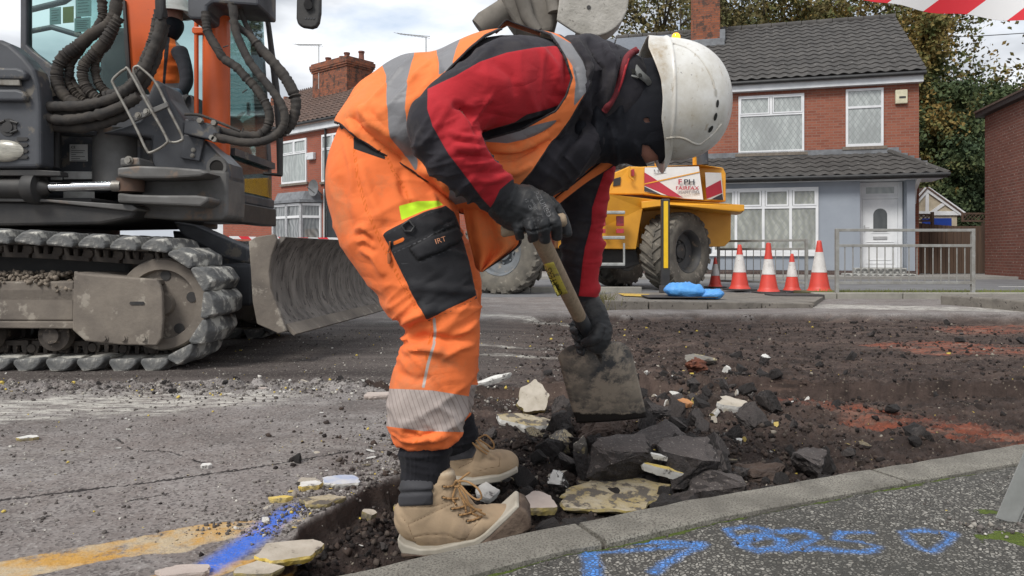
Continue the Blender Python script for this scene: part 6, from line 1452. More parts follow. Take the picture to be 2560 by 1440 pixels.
def drape_patch(poly, tree_, mat, parent, name, lift=.001, n=14, Yf=1.7):
    poly = np.array(poly, float); mb = MB(); x0, y0 = poly.min(0); x1, y1 = poly.max(0)
    # quad patch from 4 corners
    vs = []
    for i in range(n+1):
        for j in range(n+1):
            u, v = i/n, j/n; q = poly[0]*(1-u)*(1-v)+poly[1]*u*(1-v)+poly[2]*u*v+poly[3]*(1-u)*v
            d = (P(q[0], q[1], Yf)-Vector((0, 0, CAMZ))).normalized(); h = tree_.ray_cast(Vector((0, 0, CAMZ)), d); vs.append((h[0]-d*lift) if h[0] is not None else P(q[0], q[1], Yf))
    fs = [(i*(n+1)+j, (i+1)*(n+1)+j, (i+1)*(n+1)+j+1, i*(n+1)+j+1) for i in range(n) for j in range(n)]
    mb.add(vs, fs); o = mb.build(name, mat, parent, smooth=60); solid(o, .0008); return o

WK = thing('person', 'person in orange hi-vis and white hard hat bending low over a shovel', 'person', (-.12, 1.85, .03))
# ---- limbs and torso in photo pixels at their distance: (px, py, Y, half width px, half depth m)
LEG_N = [(968, 335, 1.84, 118, .16), (965, 430, 1.80, 148, .150), (985, 520, 1.76, 150, .125), (1020, 610, 1.735, 144, .112), (1060, 700, 1.725, 126, .098), (1097, 780, 1.72, 103, .086), (1101, 850, 1.72, 97, .082), (1088, 920, 1.72, 99, .082), (1075, 990, 1.72, 102, .084), (1066, 1050, 1.72, 100, .082), (1064, 1083, 1.72, 93, .076)]
LEG_F = [(1000, 500, 1.96, 120, .11), (1050, 600, 1.98, 112, .105), (1110, 700, 2.0, 92, .09), (1122, 780, 2.02, 80, .082), (1112, 880, 2.05, 80, .078), (1104, 980, 2.07, 84, .078), (1102, 1040, 2.08, 82, .074), (1106, 1066, 2.08, 72, .066)]
PELV = [(935, 330, 1.86, 72, .15), (955, 400, 1.86, 135, .18), (985, 500, 1.86, 140, .175), (1020, 575, 1.86, 105, .14)]
TOR = [(905, 372, 1.84, 95, .15), (962, 352, 1.84, 138, .185), (1060, 312, 1.83, 152, .20), (1160, 292, 1.82, 164, .205), (1255, 268, 1.81, 176, .21), (1345, 250, 1.80, 160, .19), (1420, 245, 1.79, 132, .15), (1480, 255, 1.79, 105, .115)]
BELLY = [(1010, 420, 1.84, 75, .16), (1110, 430, 1.83, 82, .165), (1220, 440, 1.82, 92, .16), (1330, 425, 1.81, 86, .15), (1420, 385, 1.80, 75, .13), (1480, 345, 1.79, 60, .10)]
ARM_N = [(1375, 197, 1.71, 95, .09), (1320, 204, 1.67, 114, .10), (1252, 214, 1.635, 108, .104), (1192, 238, 1.60, 91, .094), (1132, 272, 1.565, 82, .082), (1096, 302, 1.545, 72, .072)]
FORE_N = [(1098, 268, 1.55, 76, .074), (1108, 325, 1.54, 92, .078), (1142, 384, 1.535, 84, .070), (1182, 430, 1.54, 70, .060), (1222, 470, 1.56, 57, .050), (1252, 498, 1.58, 49, .043)]
ARM_F = [(1425, 285, 1.94, 85, .085), (1462, 380, 1.97, 78, .075), (1458, 480, 2.0, 64, .066), (1452, 580, 2.02, 58, .056), (1456, 680, 2.035, 46, .046), (1464, 752, 2.04, 34, .036)]
HOOD = [(1400, 185, 1.80, 92, .13), (1460, 203, 1.80, 112, .125), (1520, 232, 1.79, 116, .115), (1566, 256, 1.79, 100, .10)]
HEAD = [(1455, 290, 1.79, 70, .068), (1500, 300, 1.79, 104, .078), (1555, 288, 1.79, 126, .084), (1610, 280, 1.79, 134, .086), (1660, 265, 1.79, 122, .084), (1715, 250, 1.79, 95, .072), (1760, 247, 1.79, 60, .05)]
def sh(st, g, gy): st = [list(x) for x in st]; return loft(st, grow=g, gy=gy)

# body: one continuous figure under the clothes
eye_b = [ball(1632, 398, 1.745, .012, .010, .012)]
Vb, Fb = union([sh(TOR, -26, -.028), sh(LEG_N, -24, -.022), sh(LEG_F, -22, -.02), sh(PELV, -20, -.02), sh(ARM_N, -22, -.02), sh(FORE_N, -16, -.014), sh(ARM_F, -14, -.012), sh(HEAD, -7, -.006),
    loft([(1610, 350, 1.79, 40, .022), (1612, 392, 1.79, 26, .016), (1612, 404, 1.79, 12, .010)]),           # nose
    loft([(1240, 490, 1.58, 36, .032), (1300, 520, 1.61, 46, .034), (1350, 535, 1.62, 36, .030)]), loft([(1466, 740, 2.04, 22, .026), (1490, 800, 2.03, 28, .030), (1486, 850, 2.01, 24, .024)]),
    loft([(1066, 1060, 1.71, 44, .040), (1058, 1200, 1.70, 42, .034), (1062, 1300, 1.70, 46, .034)]), loft([(1106, 1050, 2.08, 38, .038), (1140, 1110, 2.10, 34, .032), (1140, 1160, 2.12, 34, .032)])], .010, 2)
m_skin = M('skin', (.42, .20, .145), (.34, .15, .11), scale=12, rough=.55)
body_o = mesh_np('body', Vb, Fb, m_skin, WK)

# ---- trousers
V, F = union([loft(LEG_N), loft(LEG_F), loft(PELV)], .0048, 3)
N = normals(V, F)
V = wr(V, N, (960, 420, 1.8), (1060, 720, 1.72), 9, 4, .010, .19, 1, 1.2, .5); N = normals(V, F)
V = wr(V, N, (1060, 700, 1.72), (1110, 860, 1.72), 22, 5, .012, .14, 2, 1.6, -.4); N = normals(V, F)
V = wr(V, N, (1100, 860, 1.72), (1066, 1100, 1.72), 15, 5, .009, .14, 3, 1.4, .8); N = normals(V, F)
V = wr(V, N, (1010, 520, 1.98), (1106, 1070, 2.08), 14, 5, .012, .16, 4, 1.4, .3)
V = wr(V, N, (1040, 1055, 1.72), (1040, 1120, 1.72), 30, 10, .010, .14, 6, 1.5, .2); N = normals(V, F)
FL = [([(880, 575), (905, 568), (930, 590)], 5, .006), ([(880, 592), (910, 582), (935, 608)], 4, -.006), ([(890, 605), (915, 598), (940, 622)], 5, .006), ([(900, 620), (935, 640), (960, 690)], 9, .008),
    ([(1000, 860), (1060, 840), (1120, 850), (1190, 835)], 9, -.010), ([(1005, 880), (1060, 870), (1130, 885)], 9, .009), ([(995, 815), (1040, 790), (1090, 770)], 7, .008), ([(1000, 838), (1045, 812), (1100, 800)], 6, -.006), ([(1100, 900), (1150, 870), (1190, 860)], 8, .007),
    ([(1195, 800), (1165, 830), (1120, 850)], 7, .007), ([(990, 930), (1040, 950), (1080, 945)], 10, -.006), ([(850, 440), (860, 520), (890, 600)], 14, -.006), ([(900, 400), (925, 480), (960, 560)], 12, .006), ([(1000, 420), (1010, 480), (1030, 520)], 10, -.006), ([(1075, 480), (1085, 500), (1090, 530)], 8, .006),
    ([(1090, 1010), (1130, 1040), (1150, 1085)], 7, .005), ([(1040, 1085), (1080, 1098), (1130, 1085)], 6, .008), ([(1010, 1080), (1050, 1092), (1090, 1080)], 5, -.006), ([(860, 345), (880, 420), (885, 480)], 8, .005), ([(1140, 520), (1160, 580), (1180, 660)], 8, -.006)]
V = folds(V, N, FL); V = relax(V, F, 1, .35); N = normals(V, F)
PK = [(958, 586), (968, 578), (1004, 559), (1058, 532), (1092, 520), (1111, 517), (1131, 532), (1143, 559), (1155, 608), (1169, 656), (1187, 740), (1125, 772), (1066, 797), (1045, 762), (1025, 720), (1000, 670), (985, 640), (972, 612)]
FLAP = [(1026, 620), (1080, 590), (1135, 566), (1150, 590), (1140, 608), (1090, 632), (1048, 649), (1033, 632)]
nr_ = 1.80
pk = psd(V, PK, yhi=nr_); fl = psd(V, FLAP, yhi=nr_)
fr_ = sstep(.2, -.2, N[:, 1])
V = V+N*((sstep(-4, 3, pk)*.007+sstep(-3, 2, fl)*.006-.005*np.exp(-((fl+1)/3.0)**2)-.004*np.exp(-(lsd(V, [(978, 620), (1060, 590), (1125, 552)], 0, yhi=nr_)/2.6)**2)*(pk > 0))*fr_)[:, None]
at = dict(pocket=pk, flap_edge=3.0-np.abs(fl+1.2), lime=psd(V, [(997, 515), (1043, 503), (1097, 502), (1108, 512), (1058, 527), (1004, 550)], yhi=nr_),
    band=np.maximum(psd(V, [(930, 970), (982, 972), (1080, 976), (1180, 992), (1260, 1000), (1240, 1080), (1152, 1080), (1060, 1078), (968, 1066), (930, 1060)], yhi=1.86), psd(V, [(1000, 955), (1260, 965), (1260, 1035), (1000, 1025)], ylo=1.93)),
    pipe=lsd(V, [(1085, 797), (1088, 830), (1085, 860), (1070, 910), (1058, 968)], 3.6, yhi=nr_),
    peek=psd(V, [(982, 605), (1009, 593), (1012, 602), (985, 613)], yhi=nr_), belt=psd(V, [(884, 340), (960, 384), (965, 400), (884, 372)], yhi=1.84),
    seam=np.maximum.reduce([1.3-np.abs(lsd(V, l_, 3.2, yhi=nr_)) for l_ in ([(886, 372), (893, 440), (915, 520), (955, 610), (1000, 700), (1040, 770), (1075, 800)], [(968, 395), (985, 430), (1010, 470), (1030, 510)], [(1085, 800), (1055, 965)], [(1048, 978), (1040, 1105)], [(870, 340), (960, 390)])]),
    stitch=np.maximum.reduce([1.0-np.abs(lsd(V, [(a+dx_, b+dy_) for a, b in PK+[PK[0]]], 0, yhi=nr_)) for dx_, dy_ in ((5, 5),)]),
    zip=np.maximum(1.6-np.abs(lsd(V, [(985, 632), (1060, 598), (1128, 560)], 0, yhi=nr_)), 1.2-np.abs(lsd(V, [(1003, 660), (1050, 655), (1140, 618)], 0, yhi=nr_))))
m_tr = cloth('hi_vis_trouser_cloth', (.82, .185, .050), (.72, .155, .045), [('seam', (.62, .13, .02), .85, .8), ('pocket', (.020, .020, .023), .7), ('stitch', (.05, .05, .055), .7, .5), ('flap_edge', (.009, .009, .010), .8, 1.2), ('zip', (.055, .055, .06), .5, .5), ('peek', (.75, .17, .03), .8), ('lime', (.52, .80, .03), .8), ('belt', (.018, .018, .02), .8), ('band', (.38, .325, .30), .42, .7, 'hatch'), ('pipe', (.36, .33, .31), .4)], dirt=(.40, .18, .085), dsc=5)
tro = mesh_np('trousers', V, F, m_tr, WK, attrs=at); tb = bvh(V, F)
m_or_print = M('pale_orange_print', (.75, .35, .20), rough=.7)
drape_text('IRT', 1103, 606, 1.63, .016, R(18), m_or_print, tro, tb, 'pocket_print', 1.1)
mb = MB(); tri = [P(1004, 562, 1.605), P(1022, 549, 1.60), P(1037, 566, 1.60), P(1028, 580, 1.60), P(1012, 578, 1.60), P(1004, 562, 1.605)]
def onsurf(px, py, tree_, lift, Yf=1.7):
    d = (P(px, py, Yf)-Vector((0, 0, CAMZ))).normalized(); h = tree_.ray_cast(Vector((0, 0, CAMZ)), d); return (h[0]-d*lift) if h[0] is not None else P(px, py, Yf)
mb.tube([onsurf(x, y, tb, .006) for x, y in ((1006, 563), (1022, 551), (1036, 566), (1028, 579), (1012, 578), (1005, 565), (1010, 560))], .0028, 8); mb.build('pocket_ring', m_black, tro, smooth=60)
mb = MB(); mb.tube([onsurf(x, y, tb, .005) for x, y in ((975, 604), (974, 620), (970, 630))], .0022, 8); mb.tube([onsurf(x, y, tb, .005) for x, y in ((971, 632), (974, 645), (973, 659))], [.0025, .005, .0035], 8); mb.build('zip_pull', M('rust_cord', (.35, .10, .03), rough=.7), tro, smooth=60)

# ---- jacket
V, F = union([loft(TOR, grow=-6, gy=-.010), loft(BELLY, grow=-7, gy=-.010), loft(ARM_N), loft(FORE_N), loft(ARM_F), loft(HOOD)], .0048, 3)
N = normals(V, F)
V = wr(V, N, (1100, 290, 1.54), (1250, 495, 1.57), 34, 7, .011, .11, 11, 1.7, .35); N = normals(V, F)
V = wr(V, N, (1370, 200, 1.68), (1120, 260, 1.56), 12, 6, .008, .14, 12, 1.4, .6); N = normals(V, F)
V = wr(V, N, (1455, 440, 2.0), (1464, 760, 2.04), 34, 6, .011, .10, 13, 1.8, .15); N = normals(V, F)
V = wr(V, N, (1400, 190, 1.8), (1570, 250, 1.79), 16, 5, .012, .16, 14, 1.5, -.5); N = normals(V, F)
V = wr(V, N, (1300, 380, 1.8), (1480, 350, 1.8), 16, 6, .010, .20, 15, 1.4, -.8); N = normals(V, F)
FL = [([(1195, 340), (1185, 300), (1160, 270), (1130, 262)], 8, -.012), ([(1205, 345), (1240, 330), (1300, 318), (1380, 290)], 7, -.010), ([(1120, 330), (1160, 345), (1200, 350)], 6, .008), ([(1130, 365), (1175, 372), (1215, 372)], 6, .009), ([(1140, 385), (1185, 392), (1225, 390)], 5, -.007), ([(1160, 408), (1200, 410), (1240, 405)], 5, .008), ([(1180, 432), (1220, 432), (1258, 425)], 5, -.006),
    ([(1200, 455), (1240, 448), (1275, 440)], 5, .007), ([(1230, 150), (1280, 190), (1290, 240)], 12, -.005), ([(1340, 110), (1390, 170), (1400, 240)], 9, .005), ([(1436, 95), (1468, 170), (1455, 260)], 9, .014), ([(1470, 95), (1503, 170), (1486, 280)], 7, -.014), ([(1505, 105), (1535, 170), (1515, 270)], 8, .013), ([(1545, 115), (1560, 150), (1540, 230)], 6, -.009), ([(1420, 260), (1400, 330), (1350, 400)], 10, .010), ([(1460, 270), (1440, 340), (1400, 420)], 9, -.009),
    ([(1100, 200), (1180, 170), (1260, 90)], 8, .004)]
V = folds(V, N, FL); V = relax(V, F, 1, .3); N = normals(V, F)
c3 = lambda L_: [(800+a/2.057, b/2.057) for a, b in L_]
RED_UP = c3([(555, 460), (640, 418), (700, 390), (820, 320), (960, 272), (1100, 247), (1200, 238), (1290, 250), (1330, 330), (1330, 420), (1290, 480), (1228, 540), (1150, 566), (1060, 588), (1000, 628), (900, 656), (822, 686), (800, 600), (700, 500)])
RED_LO = c3([(555, 455), (700, 480), (800, 580), (830, 660), (828, 690), (860, 770), (900, 830), (960, 868), (1016, 922), (985, 935), (945, 965), (905, 1030), (885, 1075), (830, 1015), (760, 920), (660, 790), (580, 650), (552, 560)])
RED_F = [(1545, 400), (1512, 425), (1496, 470), (1480, 520), (1478, 560), (1462, 620), (1456, 660), (1450, 720), (1446, 745), (1470, 752), (1500, 770), (1540, 760), (1560, 600), (1560, 400)]
yn = 1.74
red = np.maximum(np.maximum(psd(V, RED_UP, yhi=yn), psd(V, RED_LO, yhi=yn)), psd(V, RED_F, ylo=1.86))
piping = np.maximum(1.6-np.abs(np.maximum(psd(V, RED_UP, yhi=yn), psd(V, RED_LO, yhi=yn))+1.5), lsd(V, c3([(1640, 262), (1585, 300), (1562, 360), (1522, 470), (1462, 572)]), 2.2, yhi=1.80) -.0)
V = V+N*(.0022*sstep(-2, 2, red))[:, None]
m_jk = cloth('jacket_cloth', (.019, .018, .023), (.028, .026, .032), [('red', (.40, .018, .026), .85), ('redline', (.38, .02, .03), .8, .6), ('cuff', (.030, .030, .034), .8)], weave=520, dirt=(.05, .045, .045), dsc=8)
jk = mesh_np('jacket', V, F, m_jk, WK, attrs=dict(red=red, redline=lsd(V, c3([(1640, 258), (1585, 298), (1562, 360), (1522, 470), (1462, 572)]), 1.8, yhi=1.80), cuff=np.maximum(psd(V, c3([(985, 925), (1060, 905), (1120, 990), (950, 1150), (860, 1090), (895, 1040), (925, 975)]), yhi=1.74), psd(V, [(1420, 738), (1510, 745), (1510, 790), (1420, 790)], ylo=1.9))))

tj = bvh(V, F); hl = c3([(1632, 256), (1600, 275), (1578, 300), (1562, 350), (1545, 410), (1522, 470), (1490, 530), (1462, 572)])
mb = MB(); mb.tube([onsurf(x, y, tj, -.002, 1.72) for x, y in cmr(hl, 40)], .0085, 10); mb.build('hood_rim', m_jk, jk, smooth=60)
mb = MB(); mb.tube([onsurf(x+4, y+1, tj, .003, 1.72) for x, y in cmr(hl, 40)], .0030, 8); mb.build('hood_piping', M('red_piping', (.45, .02, .03), rough=.7), jk, smooth=60)

# ---- hi-vis vest
V, F = union([loft(TOR, grow=6, gy=.006), loft(BELLY, grow=5, gy=.006), loft(ARM_N[:3], grow=4, gy=.004), loft([(1150, 470, 1.83, 60, .13), (1160, 510, 1.83, 50, .11)])], .0050, 3)
N = normals(V, F)
V = wr(V, N, (900, 380, 1.84), (1150, 330, 1.8), 8, 4, .012, .30, 21, 1.3, 1.2); N = normals(V, F)
FL = [([(880, 290), (905, 330), (960, 370), (1010, 400)], 12, -.012), ([(900, 268), (930, 305), (985, 345)], 9, .010), ([(870, 300), (890, 330), (930, 352)], 7, .009), ([(930, 250), (980, 320), (1050, 400)], 14, .006), ([(1040, 190), (1050, 280), (1090, 400)], 16, -.006), ([(1050, 420), (1090, 440), (1150, 500)], 10, .008), ([(1230, 400), (1280, 400), (1340, 370)], 8, -.008), ([(1225, 370), (1290, 372), (1370, 335)], 8, .009), ([(1240, 430), (1290, 430), (1330, 410)], 7, .008),
    ([(1395, 110), (1440, 170), (1450, 230)], 6, -.006), ([(1300, 355), (1360, 330), (1400, 300)], 5, -.005), ([(1085, 150), (1100, 200), (1090, 250)], 10, .006)]
V = folds(V, N, FL)
OUT = [(820, 300), (900, 180), (1000, 120), (1100, 75), (1200, 40), (1262, 20), (1310, 45), (1345, 60), (1385, 80), (1427, 108), (1456, 152), (1476, 205), (1472, 222), (1450, 254), (1425, 297), (1390, 345), (1355, 395), (1325, 435), (1300, 462), (1275, 500), (1258, 530), (1215, 546), (1150, 530), (1110, 500), (1068, 452), (1032, 428), (985, 402), (945, 382), (892, 343), (853, 311)]
HOLE = [(1175, 125), (1215, 92), (1262, 72), (1325, 72), (1375, 90), (1408, 140), (1427, 195), (1412, 240), (1388, 275), (1300, 322), (1215, 345), (1120, 330), (1070, 270), (1110, 190)]
fn = lambda p: np.minimum(polysd(OUT, p), -polysd(HOLE, p))
V, F = cut(V, F, fn)
p_ = proj(V); bd = fn(p_)
c3p = lambda L_: [(800+a/2.057, b/2.057) for a, b in L_]
refl = np.maximum.reduce([polysd(q, p_) for q in ([(940, 120), (968, 192), (968, 243), (970, 297), (975, 340), (1009, 379), (1038, 425), (1044, 425), (1045, 403), (1021, 331), (1014, 272), (1019, 209), (1030, 160), (1050, 90)],
    [(1085, 60), (1096, 160), (1097, 190), (1136, 169), (1133, 158), (1142, 126), (1170, 60)], [(1122, 452), (1140, 465), (1172, 500), (1130, 510), (1124, 490)],
    c3p([(1175, 170), (1290, 232), (1385, 350), (1400, 435), (1300, 545), (1308, 430), (1288, 330), (1205, 228)]), [(1190, 342), (1286, 323), (1391, 297), (1376, 316), (1335, 340), (1267, 356), (1213, 352)])])
m_vest = cloth('hi_vis_vest_cloth', (.84, .215, .062), (.75, .185, .052), [('refl', (.20, .20, .21), .45), ('rim', (.030, .026, .028), .8)], weave=300, dirt=(.45, .21, .09), dsc=4)
rim = np.where(p_[:, 0] < 1500, 3.2-bd, -9)
vest = mesh_np('hi_vis_vest', V, F, m_vest, WK, attrs=dict(refl=refl, rim=rim)); solid(vest, .004)
def sheet_loft(name, left, right, mat, parent, n=46, m=26, wave=.006, fq=3.0, seed=0, attr=None):
    A = cmr(left, n); B = cmr(right, n); vs = []
    for i in range(n):
        for j in range(m):
            t = j/(m-1); q = A[i]*(1-t)+B[i]*t; c = P(*q); c.y += wave*math.sin(t*fq*2*math.pi+i*.06+seed)+wave*.8*mnoise.noise(Vector((i*.08, t*3, seed))); vs.append(tuple(c))
    i = np.arange(n-1)[:, None]*m; k = np.arange(m-1); F_ = np.stack([i+k, i+k+1, i+m+k+1, i+m+k], -1).reshape(-1, 4)
    V_ = np.array(vs); T_ = np.tile(np.linspace(0, 1, m), n); S_ = np.repeat(np.linspace(0, 1, n), m)
    o = mesh_np(name, V_, F_, mat, parent, attrs=attr(T_, S_, V_) if attr else None); solid(o, .003, 0); return o
sheet_loft('vest_tail', [(1150, 490, 1.72), (1160, 535, 1.74), (1170, 590, 1.76), (1182, 640, 1.78), (1190, 668, 1.78), (1200, 679, 1.78)], [(1290, 480, 1.80), (1270, 540, 1.80), (1285, 575, 1.80), (1303, 606, 1.79), (1262, 642, 1.785), (1206, 679, 1.78)], m_vest, vest, wave=.012, fq=2.2,
    attr=lambda T_, S_, V_: dict(refl=T_*0-9, rim=np.where(S_ > .55, (T_-.955)*120, -9)))
def vfa(T_, S_, V_): return dict(refl=np.where(S_ > .80, 3., -9), rim=np.maximum(2-np.abs((T_-.42)*34), np.maximum((T_-.95)*60, (.05-T_)*60)))
sheet_loft('vest_far_front', [(1352, 508, 1.86), (1385, 482, 1.86), (1430, 445, 1.86), (1478, 398, 1.87), (1500, 385, 1.88)], [(1386, 520, 1.87), (1420, 492, 1.87), (1470, 455, 1.87), (1530, 418, 1.88), (1545, 400, 1.89)], m_vest, vest, wave=.004, fq=1, attr=vfa)
sheet_loft('vest_collar', [(1236, 80, 1.74), (1252, 62, 1.75), (1266, 50, 1.76), (1285, 56, 1.76), (1325, 70, 1.75), (1350, 80, 1.74)], [(1240, 84, 1.84), (1256, 70, 1.85), (1268, 62, 1.86), (1288, 68, 1.86), (1325, 80, 1.85), (1350, 88, 1.84)], m_vest, vest, wave=.002, attr=lambda T_, S_, V_: dict(refl=T_*0-9, rim=(.14-T_)*40))

# ---- balaclava
V, F = union([loft(HEAD, grow=1, gy=.002), loft([(1610, 350, 1.79, 46, .028), (1612, 392, 1.79, 32, .021), (1614, 404, 1.79, 16, .014)]), loft([(1440, 330, 1.79, 60, .08), (1500, 345, 1.79, 62, .08), (1550, 350, 1.79, 50, .07)])], .0052, 4)
N = normals(V, F); V = wr(V, N, (1440, 330, 1.79), (1560, 330, 1.79), 18, 6, .010, .16, 31, 1.5, .3); N = normals(V, F)
V = folds(V, N, [([(1500, 220), (1490, 300), (1500, 390)], 9, .008), ([(1530, 200), (1518, 290), (1530, 400)], 8, -.007), ([(1560, 190), (1548, 280), (1560, 380)], 10, .005), ([(1470, 300), (1480, 350), (1500, 380)], 6, -.008), ([(1590, 350), (1600, 385), (1612, 405)], 5, .004)])
EY = c3([(1656, 742), (1690, 748), (1737, 800), (1745, 850), (1690, 870), (1652, 800)]); EY2 = c3([(1655, 597), (1690, 606), (1702, 640), (1668, 628)])
fn2 = lambda p: np.minimum(-polysd(EY, p), -polysd(EY2, p)); V, F = cut(V, F, fn2)
m_bal = cloth('balaclava_cloth', (.005, .006, .010), (.009, .010, .015), [], weave=600, rough=.75)
bal = mesh_np('balaclava', V, F, m_bal, WK); solid(bal, .0025, 0)
tbal = bvh(V, F); m_wpr = M('pale_print', (.45, .45, .46), rough=.7)
mb = MB()
for (x, y, r_) in ((1610, 269, 3.2), (1619, 271, 2.8)):
    mb.tube([onsurf(x+r_*math.cos(a), y+r_*math.sin(a), tbal, .0005, 1.72) for a in np.linspace(0, 6.28, 12)], .0007, 5)
mb.tube([onsurf(1613, 270, tbal, .0005, 1.72), onsurf(1617, 271, tbal, .0005, 1.72)], .0007, 5); mb.build('balaclava_mark', m_wpr, bal)

# ---- hard hat
m_hat = NT('white_hard_hat'); s = m_hat
col = s.mix(s.ramp(s.noise(4.5, 8, .72), [(.40, 0.), (.66, 1.)]), (.66, .655, .63), (.45, .42, .355))
col = s.mix(s.math('MULTIPLY', s.step(s.attr('stain'), -12, 14), s.ramp(s.noise(26, 7, .75), [(.36, 0.), (.62, .85)])), col, (.33, .25, .15))
col = s.mix(s.ramp(s.noise(60, 7, .75, stretch=(1, 1, .25)), [(.585, 0.), (.64, .7)]), col, (.34, .28, .20))
col = s.mix(s.ramp(s.noise(85, 5, .7), [(.675, 0.), (.70, .9)]), col, (.12, .115, .11))
m_hat = s.done(col, .32, 0, s.bump(s.noise(26, 5, .6), .10, .004), spec=.5)
HXc, HYc, HY_ = 1664.0, 249.0, 1.785; k_ = HY_/FPX
def hat():
    nth = 96; vs = []; st_ = []
    ey = np.array([100, 130, 150, 175, 228, 272, 316, 360, 394, 425.]); ex = np.array([1614, 1603, 1600, 1607, 1624, 1629, 1628, 1641, 1649, 1657.])
    rings = []
    for q in np.linspace(0, 1, 26):           # dome from crown to rim
        sx_ = math.cos(q*math.pi/2); rad = (1-sx_**2.35)**(1/2.3) if sx_ < 1 else 0
        rings.append(('d', sx_, rad))
    rings += [('r', 0, 1.012), ('r', -.02, 1.03), ('r', -.05, 1.03), ('r', -.07, 1.012)]
    for t in (.25, .5, .75, 1.0): rings.append(('s', t, 1))
    rings += [('e', 1.0, 1), ('e', .4, 1)]
    for kind, u, rad in rings:
        for j in range(nth):
            th = 2*math.pi*j/nth; cy, sy = math.cos(th), math.sin(th)      # cy=+1 bottom/front, -1 top/back
            A = 152; B = .121
            if kind == 'd': x = HXc+161*u; y = HYc+A*rad*cy+(6*u); Yd = -B*rad*sy
            elif kind == 'r': x = HXc+120*u; y = HYc+A*rad*cy; Yd = -B*rad*sy
            else:
                t = u; yy = HYc+A*cy; xe = np.interp(yy, ey, ex); fr = max(0, cy)**6
                fl = 1.0+.05*t+fr*.17*t*(1 if kind == 's' else 1); back = max(0, -cy)**3*-.03*t
                x = (HXc-10)+(xe-(HXc-10))*t+fr*6*t; y = HYc+A*cy*(1.01+(fl-1)+back); Yd = -B*sy*(1.01+.05*t)*(1-.0)
                if kind == 'e': x += 2.5 if u == 1.0 else 16; y = HYc+(y-HYc)*.972; Yd *= .965
            c = P(x, y, HY_); c.y += Yd; c.x *= (HY_+0)/HY_; vs.append(tuple(c)); st_.append(0)
    n = len(rings); V = np.array(vs); i = np.arange(n-1)[:, None]*nth; k = np.arange(nth); F = np.stack([i+k, i+(k+1) % nth, i+nth+(k+1) % nth, i+nth+k], -1).reshape(-1, 4)
    return V, F
V, F = hat(); p_ = proj(V)
stain = polysd([(1590, 110), (1660, 95), (1672, 180), (1660, 230), (1640, 235), (1615, 180)], p_)
hatp = mesh_np('hard_hat', V, F, m_hat, WK, attrs=dict(stain=stain)); hatp.modifiers.new('s', 'SUBSURF').levels = 1; hatp.modifiers['s'].render_levels = 1
th_ = bvh(V, F); m_slot = M('vent_shadow', (.02, .02, .018), rough=.9)
def decal(poly, name, mat, parent, tr_, lift=.0012, Yf=1.7, th=.001):
    c = np.mean(np.array(poly), 0); mb = MB(); vs = [onsurf(c[0], c[1], tr_, lift, Yf)]+[onsurf(x, y, tr_, lift, Yf) for x, y in poly]; n = len(poly)
    mb.add(vs, [(0, 1+i, 1+(i+1) % n) for i in range(n)]); return mb.build(name, mat, parent, smooth=60)
def ell(cx, cy, a, b, ang): return [(cx+a*math.cos(t)*math.cos(ang)-b*math.sin(t)*math.sin(ang), cy+a*math.cos(t)*math.sin(ang)+b*math.sin(t)*math.cos(ang)) for t in np.linspace(0, 2*math.pi, 18, endpoint=False)]
for (cx_, cy_, a, b, an) in ((1794, 259, 3.6, 10, .12), (1789, 292, 4, 10.5, .25), (1777, 323, 4.2, 10, .55)): decal(ell(cx_, cy_, a, b, an), 'vent', m_slot, hatp, th_)
for (cx_, cy_, a, b, an) in ((1790, 232, 3, 9, .0), (1783, 205, 3, 8, -.25)): decal(ell(cx_, cy_, a, b, an), 'vent', M('filled_vent', (.45, .43, .38), rough=.6), hatp, th_)
mb = MB(); rl = cmr([(1664, 346), (1690, 343), (1712, 347), (1732, 357), (1750, 360), (1768, 347), (1785, 332), (1803, 310)], 40); mb.tube([onsurf(x, y, th_, -.001, 1.7) for x, y in rl], .0032, 8); mb.build('hat_ridge', m_hat, hatp, smooth=60)
mb = MB(); rl = cmr([(1680, 108), (1720, 122), (1752, 150), (1776, 190), (1786, 222)], 30); mb.tube([onsurf(x, y, th_, -.0015, 1.7) for x, y in rl], .0028, 8); mb.build('hat_ridge', m_hat, hatp, smooth=60)
m_str = M('grey_harness', (.14, .145, .14), (.20, .20, .19), scale=20, rough=.5)
mb = MB(); mb.tube([P(1580, 142, 1.73), P(1584, 165, 1.70), P(1600, 185, 1.69), P(1618, 200, 1.70), P(1632, 222, 1.72)], [.006, .010, .009, .008, .006], 10, flat=.4); mb.tube([P(1572, 178, 1.70), P(1580, 190, 1.695), P(1596, 194, 1.695)], [.008, .010, .006], 10, flat=.5); mb.build('hat_harness', m_str, hatp, smooth=60)
mb = MB(); mb.tube([P(1582, 178, 1.685), P(1583, 179, 1.70)], .006, 12); mb.tube([P(1600, 187, 1.68), P(1601, 188, 1.69)], .004, 10); mb.build('hat_clip', m_slot, hatp)

